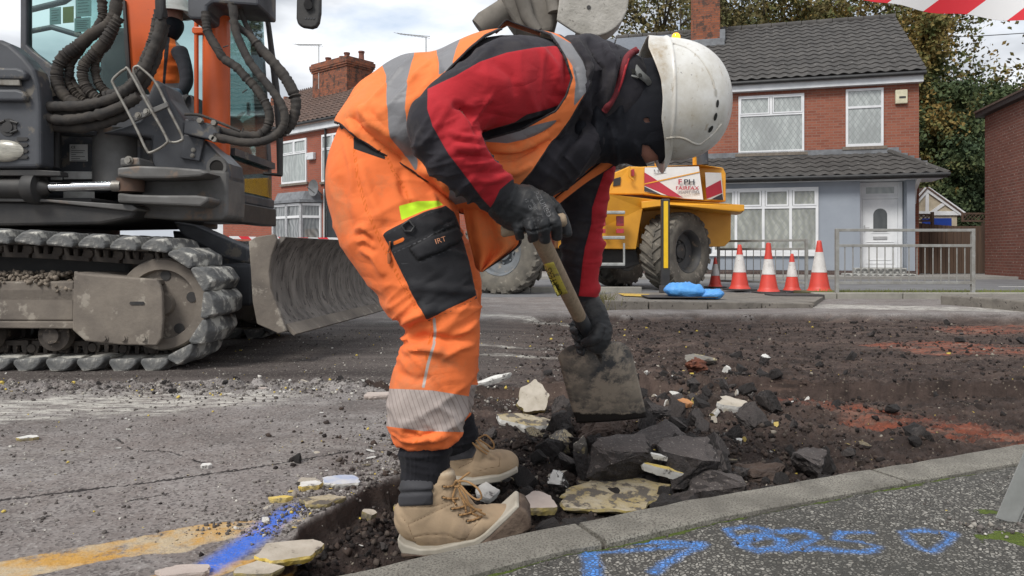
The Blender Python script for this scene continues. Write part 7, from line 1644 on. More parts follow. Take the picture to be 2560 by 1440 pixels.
# ---- gloves
m_gl = cloth('black_glove', (.018, .019, .021), (.030, .031, .033), [], rough=.5, weave=260, bump=.35, dirt=(.075, .072, .068), dsc=14)
def chain(pts, r0, r1, k=1.0): 
    n = len(pts); return loft([(x, y, Y, (r0+(r1-r0)*i/(n-1))*FPX/Y, (r0+(r1-r0)*i/(n-1))*k) for i, (x, y, Y) in enumerate(pts)], n=n*5, seg=16)
V, F = union([loft([(1250, 497, 1.58, 50, .044), (1280, 515, 1.60, 58, .043), (1315, 523, 1.605, 60, .042), (1345, 527, 1.61, 52, .036), (1366, 535, 1.615, 38, .030)], seg=24),
    chain([(1287, 535, 1.600), (1296, 572, 1.578), (1301, 596, 1.592)], .0125, .0105), chain([(1312, 528, 1.585), (1327, 572, 1.560), (1333, 601, 1.578)], .0135, .0112),
    chain([(1342, 518, 1.578), (1358, 562, 1.550), (1363, 605, 1.572)], .0138, .0115), chain([(1366, 515, 1.585), (1388, 556, 1.560), (1393, 597, 1.585)], .0138, .0115),
    chain([(1330, 492, 1.62), (1375, 510, 1.645), (1404, 548, 1.655), (1416, 580, 1.65), (1417, 588, 1.648)], .018, .0118)], .0028, 3)
N = normals(V, F); V = folds(V, N, [([(1300, 555), (1320, 545), (1385, 535)], 5, -.003), ([(1282, 570), (1330, 580), (1395, 560)], 3, -.0022), ([(1272, 470), (1262, 500), (1248, 535)], 5, -.004), ([(1340, 500), (1350, 530), (1345, 560)], 4, -.002)])
V = wr(V, N, (1250, 490, 1.58), (1400, 580, 1.6), 60, 30, .0025, .09, 41, 1.2)
g1 = mesh_np('glove', V, F, m_gl, WK, ); tg = bvh(V, F)
m_gp = M('grey_glove_print', (.16, .16, .165), rough=.6)
drape_text('AZURED', 1352, 512, 1.56, .0145, R(-62), m_gp, g1, tg, 'glove_print', 1.1); drape_text('quality', 1333, 512, 1.56, .009, R(-62), m_gp, g1, tg, 'glove_print', 1.1); drape_text('12  CE', 1318, 512, 1.56, .009, R(-62), m_gp, g1, tg, 'glove_print', 1.1)
V, F = union([loft([(1466, 752, 2.04, 33, .034), (1480, 782, 2.03, 36, .036), (1492, 812, 2.02, 36, .038), (1494, 842, 2.01, 34, .036), (1484, 872, 2.01, 26, .028)], seg=24)]+
    [chain([(1484+i*2, 812+i*19, 2.075), (1452+i*3, 808+i*20, 2.078), (1434+i*5, 812+i*20, 2.05), (1434+i*6, 824+i*18.5, 2.015), (1444+i*5, 832+i*17, 2.005)], .0125, .0105) for i in range(4)]+
    [chain([(1500, 815, 1.985), (1490, 842, 1.972), (1470, 852, 1.972), (1456, 858, 1.985)], .016, .0118)], .0030, 3)
N = normals(V, F); V = wr(V, N, (1466, 760, 2.04), (1480, 890, 2.0), 50, 25, .003, .09, 42, 1.2); mesh_np('glove', V, F, m_gl, WK)

# ---- shovel (held, a thing of its own)
SV = thing('shovel', 'square mouthed shovel with worn wooden shaft and a yellow maker label, held in black gloves', 'shovel', (.28, 2.15, .2))
m_shaft = M('worn_ash_wood', (.33, .25, .17), (.24, .18, .12), scale=7, rough=.7, stretch=(14, 14, 1.2), bump=.3, bscale=60, c3=(.13, .095, .065), s3=8, t3=.64)
m_sock = M('blackened_socket', (.022, .024, .030), (.05, .05, .05), scale=16, rough=.5, r2=.75, c3=(.16, .14, .12), s3=22, t3=.66)
a_ = P(1336, 566, 1.625); b_ = P(1450, 795, 1.96); c_ = P(1478, 846, 2.035)
mb = MB(); pts = [a_.lerp(b_, t) for t in np.linspace(0, 1, 24)]; mb.tube(pts, [.0205-.002*t for t in np.linspace(0, 1, 24)], 24); shf = mb.build('shaft', m_shaft, SV, smooth=60)
tsh = bvh(np.array(mb.v), [f for f in mb.f if len(f) == 4])
mb = MB(); mb.tube([P(1252, 577, 1.618), P(1256, 577, 1.618), P(1300, 569, 1.618), P(1336, 562, 1.618), P(1372, 556, 1.618), P(1410, 549, 1.618), P(1416, 548, 1.618)], [.010, .0145, .0145, .017, .0145, .0150, .010], 18); mb.build('grip', m_shaft, SV, smooth=60)
mb = MB(); mb.tube([b_.lerp(c_, t) for t in (-.15, .0, .3, .7, 1.0)], [.0192, .0196, .0190, .0165, .0150], 22); so = mb.build('socket', m_sock, SV, smooth=60)
mb = MB(); mb.tube([P(1437, 772, 1.905), P(1440, 770, 1.905)], .004, 8); mb.build('rivet', m_bar, so)
lab = drape_patch([(1358, 661), (1384, 655), (1420, 733), (1393, 741)], tsh, M('yellow_label', (.62, .53, .06), (.50, .42, .10), scale=30, rough=.45, c3=(.25, .20, .10), s3=50, t3=.62), shf, 'label', .0012, Yf=1.78)
drape_text('CARTERS', 1392, 702, 1.78, .0215, R(114), m_ink, lab, tsh, 'label_print', .82, lift=.0034)
m_bld = NT('muddy_shovel_steel'); s = m_bld
col = s.mix(s.ramp(s.noise(11, 7, .72), [(.43, 0.), (.53, 1.)]), (.36, .305, .245), (.060, .062, .066))
col = s.mix(s.ramp(s.noise(5, 5, .6), [(.40, 0.), (.55, .8)]), col, (.38, .325, .26))
mm_ = s.step(s.math('ADD', s.attr('wet'), s.math('MULTIPLY', s.noise(30, 5, .7), 22)), 9, 13); col = s.mix(mm_, col, (.020, .017, .016))
m_bld = s.done(col, .62, .1, s.bump(s.noise(60, 6, .7), .5, .004), spec=.4)
LE = cmr([(1394, 880, 2.062), (1404, 920, 2.08), (1420, 985, 2.12), (1443, 1058, 2.17)], 34); RE_ = cmr([(1578, 866, 2.062), (1590, 920, 2.08), (1605, 985, 2.12), (1618, 1044, 2.17)], 34)
vs = []; wet = []
for i in range(34):
    for j in range(30):
        t = j/29; q = LE[i]*(1-t)+RE_[i]*t; s_ = i/33; top = (1-s_)**6
        edge = (2*t-1); q = q.copy(); q[1] += -18*top*(1-edge**4)+14*top*abs(edge)**8; c = P(*q)
        c.y += -.010*(1-edge**2)*(.4+.6*(1-s_))+.012*abs(edge)**3; vs.append(tuple(c)); wet.append(q[1]-1032)
i = np.arange(33)[:, None]*30; k = np.arange(29); F_ = np.stack([i+k, i+k+1, i+30+k+1, i+30+k], -1).reshape(-1, 4)
bl_ = mesh_np('shovel_blade', np.array(vs), F_, m_bld, SV, attrs=dict(wet=np.array(wet))); solid(bl_, .0028, -1)
mb = MB(); mb.tube([c_, P(1492, 872, 2.052), P(1500, 900, 2.066), P(1505, 935, 2.085)], [.0150, .013, .009, .003], 14, flat=.6); mb.build('blade_ridge', m_bld, bl_, smooth=60)

# ---- socks and boots
m_sock_c = cloth('black_sock', (.010, .010, .013), (.018, .018, .022), [], rough=.95, weave=300, bump=.6)
def sock(st, seed):
    V, F = union([loft(st)], .004, 2); N = normals(V, F); x = V@np.array([1, 0, .08]); V = V+N*(.0012*np.sin((V[:, 0]+V[:, 1]*.7)*900))[:, None]
    V = wr(V, N, st[0][:3], st[-1][:3], 30, 4, .006, .12, seed, 1.3, .1); return mesh_np('sock', V, F, m_sock_c, WK)
sock([(1068, 1080, 1.72, 60, .055), (1062, 1118, 1.715, 66, .056), (1062, 1160, 1.71, 63, .052), (1056, 1215, 1.705, 55, .045)], 51)
sock([(1128, 1050, 2.09, 56, .06), (1140, 1085, 2.10, 54, .055), (1142, 1120, 2.11, 48, .048)], 52)
m_boot = cloth('tan_nubuck', (.37, .275, .18), (.27, .195, .125), [('seamline', (.16, .105, .06), .9, .6), ('collar', (.045, .045, .050), .7), ('pale', (.52, .44, .33), .8, 3)], rough=.85, weave=700, bump=.25, dirt=(.20, .15, .11), dsc=9)
m_mid = M('boot_midsole', (.42, .39, .33), (.30, .27, .22), scale=14, rough=.8, bump=.3)
m_outs = M('muddy_outsole', (.055, .035, .025), (.13, .095, .07), scale=22, rough=.9, bump=.8, bscale=60, bdist=.006)
m_lace = M('boot_lace', (.33, .19, .08), (.25, .14, .06), scale=50, rough=.9, bump=.6, bscale=500)
BT = thing('boot', None, None, (0, 0, 0)); BT.parent = WK; BT.location = -world_off(WK)+Vector((-.2, 1.7, .02)); BT['label'] = 'near tan work boot with dark padded collar'
V, F = union([loft([(1012, 1318, 1.70, 42, .030), (1030, 1308, 1.70, 66, .040), (1075, 1300, 1.70, 76, .043), (1125, 1305, 1.70, 70, .047), (1170, 1310, 1.70, 52, .050), (1210, 1302, 1.70, 36, .050), (1245, 1288, 1.70, 25, .046), (1275, 1276, 1.70, 13, .034)], seg=30),
    loft([(1056, 1206, 1.70, 52, .050), (1056, 1240, 1.70, 56, .049), (1062, 1280, 1.70, 60, .046), (1075, 1320, 1.70, 60, .042)], seg=30),
    loft([(1112, 1180, 1.70, 26, .034), (1112, 1215, 1.70, 34, .038), (1125, 1250, 1.70, 42, .040), (1155, 1285, 1.70, 42, .042)], seg=24), loft([(1000, 1262, 1.70, 9, .010), (992, 1275, 1.70, 8, .010), (996, 1292, 1.70, 9, .010)], seg=12)], .0038, 4)
N = normals(V, F); cb = lambda L_: [(950+a/3.89, 1050+b/3.89) for a, b in L_]
COLL = [(985, 1185), (1084, 1190), (1082, 1262), (1000, 1266), (990, 1240)]
coll = psd(V, COLL, yhi=1.71); N_ = N
SE = [[(1084, 1194), (1080, 1262)], [(1000, 1266), (1084, 1266), (1120, 1255)], cb([(200, 930), (270, 1020), (320, 1150), (370, 1250)]), cb([(270, 1020), (420, 950), (560, 880), (690, 820)]), cb([(320, 1140), (480, 1115), (650, 1120), (760, 1160), (830, 1170)]), cb([(1010, 930), (900, 1050), (830, 1170)]), cb([(745, 560), (700, 700), (690, 800), (760, 900), (850, 1010), (960, 960)])]
D_ = np.zeros(len(V)); sl_ = np.full(len(V), -9.)
for l_ in SE: d, _ = linesd(l_, proj(V)); D_ -= .0016*np.exp(-(d/2.2)**2); sl_ = np.maximum(sl_, 1.0-d)
d, _ = linesd([(1000, 1232), (1084, 1228)], proj(V)); D_ += sstep(-3, 4, coll)*.004-(coll > -2)*.007*np.exp(-(d/4)**2)
V = V+N*(D_*sstep(.25, -.2, N[:, 1]))[:, None]; V = wr(V, N, (1130, 1290, 1.7), (1230, 1300, 1.7), 40, 8, .004, .10, 53, 1.5)
up_ = mesh_np('upper', V, F, m_boot, BT, attrs=dict(seamline=np.where(V[:, 1] < 1.71, sl_, -9), collar=coll, pale=psd(V, cb([(400, 560), (760, 430), (760, 560), (530, 570)]))*.3-3)); tbt = bvh(V, F)
def spr(name, pts, Y0, Y1, mat, par, bev): mb = MB(); mb.prism([P(x, y, Y0) for x, y in pts], (0, Y1-Y0, 0)); return mb.build(name, mat, par, bevel=bev, bseg=3, smooth=40)
spr('midsole', [(993, 1346), (1010, 1362), (1050, 1374), (1090, 1372), (1130, 1362), (1186, 1350), (1210, 1334), (1250, 1298), (1290, 1262), (1300, 1268), (1270, 1300), (1225, 1342), (1196, 1366), (1130, 1384), (1060, 1392), (1004, 1386), (995, 1368)], 1.648, 1.752, m_mid, BT, .004)
spr('outsole', [(1000, 1384), (1060, 1390), (1130, 1382), (1196, 1365), (1226, 1341), (1268, 1300), (1298, 1268), (1314, 1276), (1328, 1300), (1330, 1324), (1305, 1338), (1255, 1352), (1196, 1378), (1130, 1396), (1060, 1402), (1004, 1397)], 1.645, 1.755, m_outs, BT, .006)
mb = MB(); ele = [(1109, 1217), (1108, 1244), (1130, 1272), (1149, 1288), (1169, 1303)]
for x, y in ele:
    c = onsurf(x, y, tbt, .001, 1.65); mb.lathe(c, [(.0028, -.0015), (.0042, -.002), (.0048, 0), (.0048, .002)], 'Y', 14)
mb.build('eyelets', M('eyelet_metal', (.30, .24, .17), rough=.4, metal=.6), up_, smooth=50)
mb = MB()
def lace(pts, r=.0024, lift=.004): q = cmr(pts, len(pts)*7); mb.tube([onsurf(x, y, tbt, lift+.002*math.sin(i), 1.655) for i, (x, y) in enumerate(q)], r, 8)
for a, b in zip(ele, [(1139, 1212), (1146, 1246), (1170, 1262), (1190, 1276), (1206, 1290)]): lace([a, ((a[0]+b[0])/2, (a[1]+b[1])/2+2), b])
lace([(1140, 1215), (1132, 1245), (1140, 1262)]); lace([(1150, 1235), (1162, 1262), (1165, 1280)]); lace([(1180, 1262), (1178, 1280), (1195, 1290)])
def free(pts, r=.0024): mb.tube([P(*q) for q in cmr(pts, len(pts)*8)], r, 8)
free([(1140, 1208, 1.658), (1150, 1203, 1.648), (1170, 1205, 1.63), (1195, 1222, 1.62), (1204, 1243, 1.622), (1192, 1249, 1.625), (1172, 1236, 1.635), (1152, 1214, 1.65)])
free([(1142, 1206, 1.658), (1155, 1195, 1.65), (1174, 1181, 1.645)]); free([(1145, 1212, 1.655), (1162, 1235, 1.645), (1175, 1262, 1.64), (1200, 1280, 1.645), (1213, 1287, 1.65)]); free([(1144, 1214, 1.655), (1156, 1242, 1.65), (1178, 1268, 1.648), (1205, 1276, 1.648)])
for k in range(5): free([(1135+k, 1212-k*2, 1.656), (1141+k*2, 1202+k, 1.650), (1149, 1207+k*2, 1.652), (1143-k, 1216, 1.656), (1136, 1210, 1.658)], .0026)
mb.build('laces', m_lace, BT, smooth=60)
BF = thing('boot', None, None, (0, 0, 0)); BF.parent = WK; BF.location = -world_off(WK)+Vector((0, 2.1, .05)); BF['label'] = 'far tan work boot half buried in the spoil'
V, F = union([loft([(1112, 1165, 2.12, 32, .032), (1130, 1162, 2.12, 46, .042), (1165, 1160, 2.12, 46, .046), (1205, 1164, 2.12, 36, .050), (1245, 1160, 2.12, 34, .052), (1275, 1158, 2.12, 30, .046), (1288, 1158, 2.12, 20, .036)], seg=28), loft([(1152, 1108, 2.11, 44, .046), (1148, 1135, 2.11, 47, .046), (1150, 1165, 2.12, 46, .044)], seg=26), loft([(1185, 1108, 2.11, 20, .032), (1192, 1130, 2.11, 28, .036), (1205, 1150, 2.12, 28, .04)], seg=20)], .0042, 4)
N = normals(V, F); V = wr(V, N, (1180, 1150, 2.12), (1260, 1160, 2.12), 30, 8, .005, .12, 54, 1.4)
sl_ = np.maximum.reduce([1.0-linesd(l_, proj(V))[0] for l_ in (cb([(740, 260), (930, 300), (900, 380), (720, 400)]), cb([(930, 300), (900, 400), (760, 470)]), cb([(940, 500), (1050, 470), (1160, 450), (1165, 370)]))])
mesh_np('upper', V, F, m_boot, BF, attrs=dict(seamline=sl_, collar=psd(V, cb([(560, 180), (900, 230), (940, 290), (900, 370), (720, 395), (560, 400)])), pale=sl_*0-9))
spr('midsole', [(1085, 1190), (1180, 1198), (1250, 1188), (1292, 1172), (1296, 1182), (1250, 1206), (1180, 1216), (1085, 1212)], 2.06, 2.18, m_mid, BF, .004)
mb = MB(); free([(1196, 1096, 2.07), (1215, 1088, 2.06), (1234, 1108, 2.05), (1232, 1122, 2.05), (1218, 1112, 2.06), (1196, 1098, 2.07)], .0025); free([(1190, 1100, 2.07), (1205, 1118, 2.06), (1222, 1130, 2.06)], .0025); free([(1180, 1106, 2.07), (1200, 1124, 2.065), (1218, 1136, 2.065)], .0025); mb.build('laces', m_lace, BF, smooth=60)

# ---- the digger driver behind the cab glass
OP = thing('person', 'digger driver in orange vest, white helmet and face covering seated inside the cab', 'person', (-2.6, 5.55, 1.2))
TO = [(412, 110, 5.55, 26, .10), (418, 150, 5.55, 44, .18), (424, 200, 5.55, 42, .17), (424, 255, 5.55, 40, .16), (420, 285, 5.55, 40, .17)]
AR = [(448, 125, 5.42, 20, .07), (462, 165, 5.38, 17, .06), (466, 205, 5.34, 16, .055), (452, 230, 5.28, 15, .05), (436, 236, 5.22, 12, .042)]
LG = [(410, 285, 5.5, 32, .12), (450, 288, 5.4, 28, .11), (490, 296, 5.35, 24, .09), (500, 330, 5.35, 18, .08)]
Vb, Fb = union([sh(TO, -5, -.02), sh(AR, -4, -.01), sh(LG, -4, -.01), loft([(404, 100, 5.55, 16, .05), (420, 70, 5.55, 26, .075), (428, 40, 5.55, 28, .08), (430, 10, 5.55, 24, .075)]), loft([(452, 55, 5.55, 6, .018), (457, 62, 5.55, 4, .012)])], .014, 3)
mesh_np('body', Vb, Fb, m_skin, OP)
Vj, Fj = union([loft(TO), loft(AR)], .014, 3); m_opj = cloth('driver_jacket', (.02, .022, .028), (.03, .03, .036), []); mesh_np('jacket', Vj, Fj, m_opj, OP)
Vt, Ft = union([loft(LG)], .014, 3); mesh_np('trousers', Vt, Ft, cloth('driver_trousers', (.80, .22, .04), (.7, .18, .03), []), OP)
Vv, Fv = union([loft(TO, grow=2, gy=.012)], .012, 3); N = normals(Vv, Fv); Vv = wr(Vv, N, (415, 110, 5.5), (424, 270, 5.5), 7, 4, .025, .3, 61)
OV = [(392, 90), (432, 92), (452, 108), (466, 130), (462, 160), (452, 200), (446, 222), (400, 222), (398, 240), (360, 240), (360, 100)]
Vv, Fv = cut(Vv, Fv, lambda p: polysd(OV, p)); pv = proj(Vv)
mv = cloth('driver_vest', (.92, .20, .04), (.82, .16, .03), [('refl', (.30, .27, .27), .5), ('gap', (.03, .03, .035), .8)])
o = mesh_np('hi_vis_vest', Vv, Fv, mv, OP, attrs=dict(refl=np.maximum(polysd([(432, 90), (446, 100), (458, 130), (448, 160), (440, 120)], pv), polysd([(395, 208), (450, 208), (450, 222), (395, 222)], pv)), gap=polysd([(412, 90), (424, 96), (418, 150), (412, 222), (406, 222), (410, 150)], pv))); solid(o, .008)
V, F = union([loft([(420, 88, 5.55, 24, .08), (430, 66, 5.55, 28, .085), (434, 52, 5.55, 25, .082)])], .010, 3); mesh_np('face_covering', V, F, m_bal, OP)
mb = MB(); c = P(436, 34, 5.55); prof = [(0, .15)]+[(.135*math.sin(t), .15*math.cos(t)) for t in np.linspace(.15, 1.5, 10)]+[(.150, .0), (.150, -.008), (.13, -.006)]
mb.lathe(c, prof, 'Z', 28); mb.tube([c+Vector((.10, 0, 0)), c+Vector((.17, 0, -.012)), c+Vector((.185, 0, -.02))], [.08, .06, .03], 14, flat=.2); mb.build('hard_hat', M('driver_helmet', (.60, .58, .55), rough=.4), OP, smooth=60)
V, F = union([loft([(448, 234, 5.22, 13, .045), (430, 236, 5.18, 14, .045), (418, 240, 5.16, 11, .04)])]+[chain([(424+i*7, 234, 5.16), (420+i*8, 244, 5.13), (424+i*8, 252, 5.15)], .017, .014) for i in range(4)]+[chain([(440, 226, 5.2), (426, 224, 5.16), (416, 230, 5.15)], .017, .013)], .007, 2)
mesh_np('glove', V, F, M('blue_grey_glove', (.13, .20, .28), (.06, .07, .08), scale=14, rough=.8), OP)
mb = MB(); mb.tube([P(455, 262, 5.2), P(436, 236, 5.18)], .018, 8); mb.tube([P(462, 246, 5.2), P(470, 250, 5.2)], .035, 10); mb.build('joystick', m_int, CAB, smooth=60)
# ================= RUBBLE =================
m_asph = M('broken_asphalt', (.022, .019, .019), (.045, .037, .035), scale=22, rough=.85, bump=1.0, bscale=75, bdist=.012, c3=(.14, .12, .10), s3=120, t3=.64, detail=8)
m_asph_t = M('asphalt_top', (.080, .067, .063), (.050, .042, .040), scale=14, rough=.85, bump=.8, bscale=130, bdist=.006, c3=(.20, .18, .16), s3=140, t3=.62, detail=8)
m_soil = M('clay_lump', (.085, .060, .048), (.05, .036, .03), scale=16, rough=1, bump=.9, bscale=50, bdist=.01)
m_cream = M('cream_paint_crust', (.46, .415, .35), (.34, .30, .24), scale=14, rough=.8, bump=.6, bscale=80, c3=(.15, .13, .11), s3=26, t3=.63)
m_pinkc = M('pinkish_thermoplastic', (.46, .395, .355), (.38, .32, .285), scale=10, rough=.8, bump=.5, bscale=90, c3=(.06, .05, .045), s3=30, t3=.68)
m_whit = M('white_paint_chip', (.66, .65, .62), (.48, .47, .44), scale=18, rough=.8, bump=.6, bscale=80, c3=(.10, .09, .085), s3=22, t3=.60)
m_yelc = M('yellow_paint_crust', (.62, .44, .06), (.52, .42, .20), scale=22, rough=.8, bump=.8, bscale=70, c3=(.16, .13, .07), s3=26, t3=.60)
m_yels = M('yellow_side_crust', (.42, .33, .10), (.20, .175, .14), scale=22, rough=.9, bump=.8, bscale=60)
m_crust = M('stained_yellow_cream_crust', (.40, .355, .28), (.33, .25, .095), scale=10, rough=.9, bump=1.0, bscale=70, bdist=.008, c3=(.11, .095, .08), s3=18, t3=.52, detail=9)
m_brk = M('orange_brick_shard', (.45, .20, .07), (.35, .17, .08), scale=20, rough=.9)
m_conc2 = M('grey_aggregate_lump', (.20, .185, .16), (.12, .11, .10), scale=14, rough=.9, bump=.9, bscale=60, c3=(.42, .36, .20), s3=16, t3=.62)
def lump_mesh(name, w_, d_, h_, seed, mats, flat_top=.0, rough=.12, cuts=2, npts=14, smooth=False):
    r = np.random.default_rng(seed); pts = []
    for i in range(npts):
        v = r.normal(size=3); v /= np.linalg.norm(v); v = np.sign(v)*np.abs(v)**.75; pts.append(v*(.85+.3*r.random()))
    bm = bmesh.new()
    for p in pts:
        z = p[2]; z = min(z, 1-flat_top) if flat_top else z; bm.verts.new((p[0], p[1], z))
    g = bmesh.ops.convex_hull(bm, input=bm.verts); bmesh.ops.delete(bm, geom=[x for x in g['geom_interior'] if isinstance(x, bmesh.types.BMVert)], context='VERTS')
    bmesh.ops.triangulate(bm, faces=bm.faces)
    for _ in range(cuts): bmesh.ops.subdivide_edges(bm, edges=bm.edges, cuts=1, use_grid_fill=True)
    bm.normal_update()
    for v in bm.verts:
        q = v.co*1.7+Vector((seed*1.3, 0, 0)); n = mnoise.noise(q)*.6+mnoise.noise(q*2.7)*.45+mnoise.noise(q*6)*.28; top = v.normal.z > .9 and flat_top
        v.co += v.normal*rough*n*(.25 if top else 1)
    for v in bm.verts: v.co = Vector((v.co.x*w_/2, v.co.y*d_/2, v.co.z*h_/2))
    bm.normal_update()
    me = bpy.data.meshes.new(name)
    if len(mats) > 1:
        for f in bm.faces: f.material_index = 1 if f.normal.z > .72 else 0
    bm.to_mesh(me); bm.free()
    for m in mats: me.materials.append(m)
    return me
def slab_mesh(name, w_, d_, th, seed, mats, n=22, ragged=.16):
    r = np.random.default_rng(seed); k = int(r.integers(5, 8)); an = np.sort((np.arange(k)+r.uniform(-.3, .3, k))*2*math.pi/k); rd = r.uniform(.75, 1.15, k); cs = np.stack([np.cos(an)*rd, np.sin(an)*rd], 1); ring = []
    n = max(n*2, 16) if n > 12 else n
    for i in range(n):
        u = i/n*k; j = int(u); q = cs[j % k]*(1-u+j)+cs[(j+1) % k]*(u-j); jit = (vnoise(np.array([[u*1.9, seed*1.7, 0]]))[0]*.11+vnoise(np.array([[u*5.3, seed*2.7, 4]]))[0]*.06)*ragged/.16; q = q*(1+jit); ring.append((q[0]*w_/2, q[1]*d_/2))
    bm = bmesh.new(); lay = []
    for z, sc in ((0, .985), (-th*.4, 1.0), (-th, .90)):
        lay.append([bm.verts.new((x*sc*(1+.012*r.normal()), y*sc*(1+.012*r.normal()), z+(.0 if z == 0 else .05)*th*r.normal())) for x, y in ring])
    inner = [[bm.verts.new((x*s_, y*s_, .02*th*math.sin(x*40+s_*9))) for x, y in ring] for s_ in (.62, .3)]
    c = bm.verts.new((0, 0, 0))
    L_ = lay[::-1]+inner
    for a, b in zip(L_[:-1], L_[1:]):
        for i in range(n): bm.faces.new((a[i], a[(i+1) % n], b[(i+1) % n], b[i]))
    for i in range(n): bm.faces.new((L_[-1][i], L_[-1][(i+1) % n], c))
    bm.faces.new(list(reversed(lay[-1]))); bmesh.ops.recalc_face_normals(bm, faces=bm.faces); bm.normal_update()
    me = bpy.data.meshes.new(name)
    for f in bm.faces: f.material_index = 1 if f.normal.z > .6 else 0
    bm.to_mesh(me); bm.free()
    for m in mats: me.materials.append(m)
    return me
def floor_hit(px, py):                        # where the sight line meets the uneven ground
    Y = FPX*(CAMZ-.05)/(py-HZ)
    for _ in range(12):
        p = P(px, py, Y); z = gz(p.x, Y); Y = .5*Y+.5*FPX*(CAMZ-z)/(py-HZ)
    p = P(px, py, Y); return p.x, Y, gz(p.x, Y)
def put(me, name, label, cat, px, py, rot=(0, 0, 0), lift=0, group=None, sc=1):
    x, y, z = floor_hit(px, py); o = bpy.data.objects.new(name, me); COL.objects.link(o); o.location = (x, y, z+lift); o.rotation_euler = rot; o.scale = (sc, sc, sc); return tag(o, label, cat, group, 'thing')
def px2m(n, py): return n*(CAMZ-.03)/(py-HZ)
GB = 'broken asphalt blocks by the kerb'
def block(px, py, wpx, hpx, seed, label, mats=None, flat=.25, rz=0, depth=.8, lift=.35, name='asphalt_block', rough=.14, tilt=(0, 0), cuts=3):
    w_ = px2m(wpx, py); h_ = px2m(hpx, py)*1.15; me = lump_mesh(name, w_, w_*depth, h_, seed, mats or (m_asph, m_asph_t), flat, rough, cuts)
    return put(me, name, label, 'rubble', px, py, (tilt[0], tilt[1], rz), h_*lift, GB)
block(1556, 1196, 200, 120, 11, 'large flat topped asphalt block right below the shovel blade', rz=.3, depth=.62, tilt=(.30, .05))
block(1655, 1128, 175, 78, 12, 'dark asphalt block leaning behind the two front blocks', rz=-.3, tilt=(.2, .18))
block(1728, 1194, 172, 96, 13, 'rounded grey asphalt block beside the flat topped one', rz=.5, rough=.2, tilt=(.25, -.1))
block(1790, 1246, 200, 76, 14, 'low dark asphalt block tucked against the kerb', rz=.2, depth=.5, tilt=(.1, .25))
block(2028, 1196, 105, 92, 15, 'lone dark block at the right, close to the kerb', rz=.9, rough=.2)
block(1500, 1115, 110, 76, 16, 'brown clay mound directly under the shovel blade', (m_soil,), 0, rough=.35, lift=.2, name='clay_mound')
block(1905, 1185, 120, 60, 17, 'crumbling brown clay heap left of the lone dark block', (m_soil,), 0, rough=.45, lift=.1, name='clay_mound')
block(1410, 1138, 95, 62, 18, 'grey lump with yellow flecks left of the flat topped block', (m_conc2, m_crust), .1, rough=.2, name='concrete_lump', tilt=(.3, .4))
block(1452, 1150, 46, 66, 19, 'upright cream and grey splinter beside the yellow flecked lump', (m_conc2, m_cream), 0, rough=.15, name='concrete_lump')
block(1398, 1222, 68, 50, 20, 'small black lump capped with white paint in front of the far boot', (m_asph, m_whit), .1, rough=.2, name='painted_lump', tilt=(.4, -.2))
block(1712, 1222, 58, 52, 21, 'small pyramid shaped lump with yellow grains against the grey block', (m_conc2, m_conc2), 0, rough=.1, name='concrete_lump')
block(1902, 912, 48, 32, 22, 'dark lump with a white painted top, alone in the dug bed', (m_asph, m_whit), .2, rough=.08, name='painted_lump', rz=.4, tilt=(.2, 0))
block(1750, 905, 90, 26, 23, 'pale grey flat lump on the far spoil behind the shovel', (m_conc2, m_conc2), .2, rough=.15, name='concrete_lump')
block(1745, 930, 60, 40, 24, 'reddish brown clod with roots on the far spoil', (M('rusty_soil', (.16, .055, .03), (.08, .035, .025), scale=20, rough=1, bump=.9),), 0, rough=.5, name='clay_mound')
GS = 'broken road marking slabs'
def slab(px, py, wpx, dm, th, seed, label, mats, rot=(0, 0, 0), lift=.012, name='marking_slab', zf=None):
    w_ = px2m(wpx, py)
    if zf is not None:
        p = G(px, py, zf); o = bpy.data.objects.new(name, slab_mesh(name, w_, dm, th, seed, mats)); COL.objects.link(o); o.location = p; o.rotation_euler = rot; return tag(o, label, 'rubble', GS, 'thing')
    return put(slab_mesh(name, w_, dm, th, seed, mats), name, label, 'rubble', px, py, rot, lift+th*.6, GS)
slab(1335, 1030, 105, .15, .045, 31, 'cream slab tipped up on the spoil just right of the striped ankle band', (m_yels, m_cream), (.85, -.25, .3), .045)
slab(1312, 1078, 170, .13, .035, 32, 'long crusty slab lying flat with a white and yellow edge', (m_whit, m_crust), (.15, .14, .1), .03)
slab(1538, 1256, 400, .27, .016, 33, 'biggest yellow and cream crust lying along the kerb', (m_yels, m_crust), (.10, -.02, .35), .02)
slab(1345, 1292, 95, .12, .022, 34, 'pinkish pale slab between the near boot toe and the yellow crust', (m_yels, m_pinkc), (.10, .02, .5), .03)
slab(1222, 1262, 62, .07, .018, 35, 'white slab peeping out behind the near boot laces', (m_whit, m_whit), (.3, 0, .2), .03)
slab(1228, 968, 110, .05, .025, 36, 'narrow whitish strip lying across the spoil behind the trouser leg', (m_whit, m_whit), (.25, -.25, .25), .03, 'marking_strip')
slab(1672, 1236, 190, .030, .024, 37, 'white and yellow striped strip leaning on the dark kerb side block', (m_whit, m_yelc), (.2, .20, -.05), .075, 'marking_strip')
slab(1664, 1231, 165, .016, .014, 38, 'thin white strip on top of the striped yellow one', (m_whit, m_whit), (.2, .20, -.05), .094, 'marking_strip')
slab(1826, 1030, 95, .10, .035, 39, 'cream slab with a white broken end on the mid spoil', (m_whit, m_cream), (.25, .12, -.2), .03)
slab(1712, 1032, 44, .05, .02, 40, 'orange brown shard left of the white ended cream slab', (m_brk, m_brk), (.2, .2, -.3), .02, 'marking_chip')
slab(728, 1372, 165, .12, .016, 41, 'cream slab rimmed with bright yellow beside the blue sprayed mark', (m_yelc, m_cream), (.05, .03, .35), zf=.080)
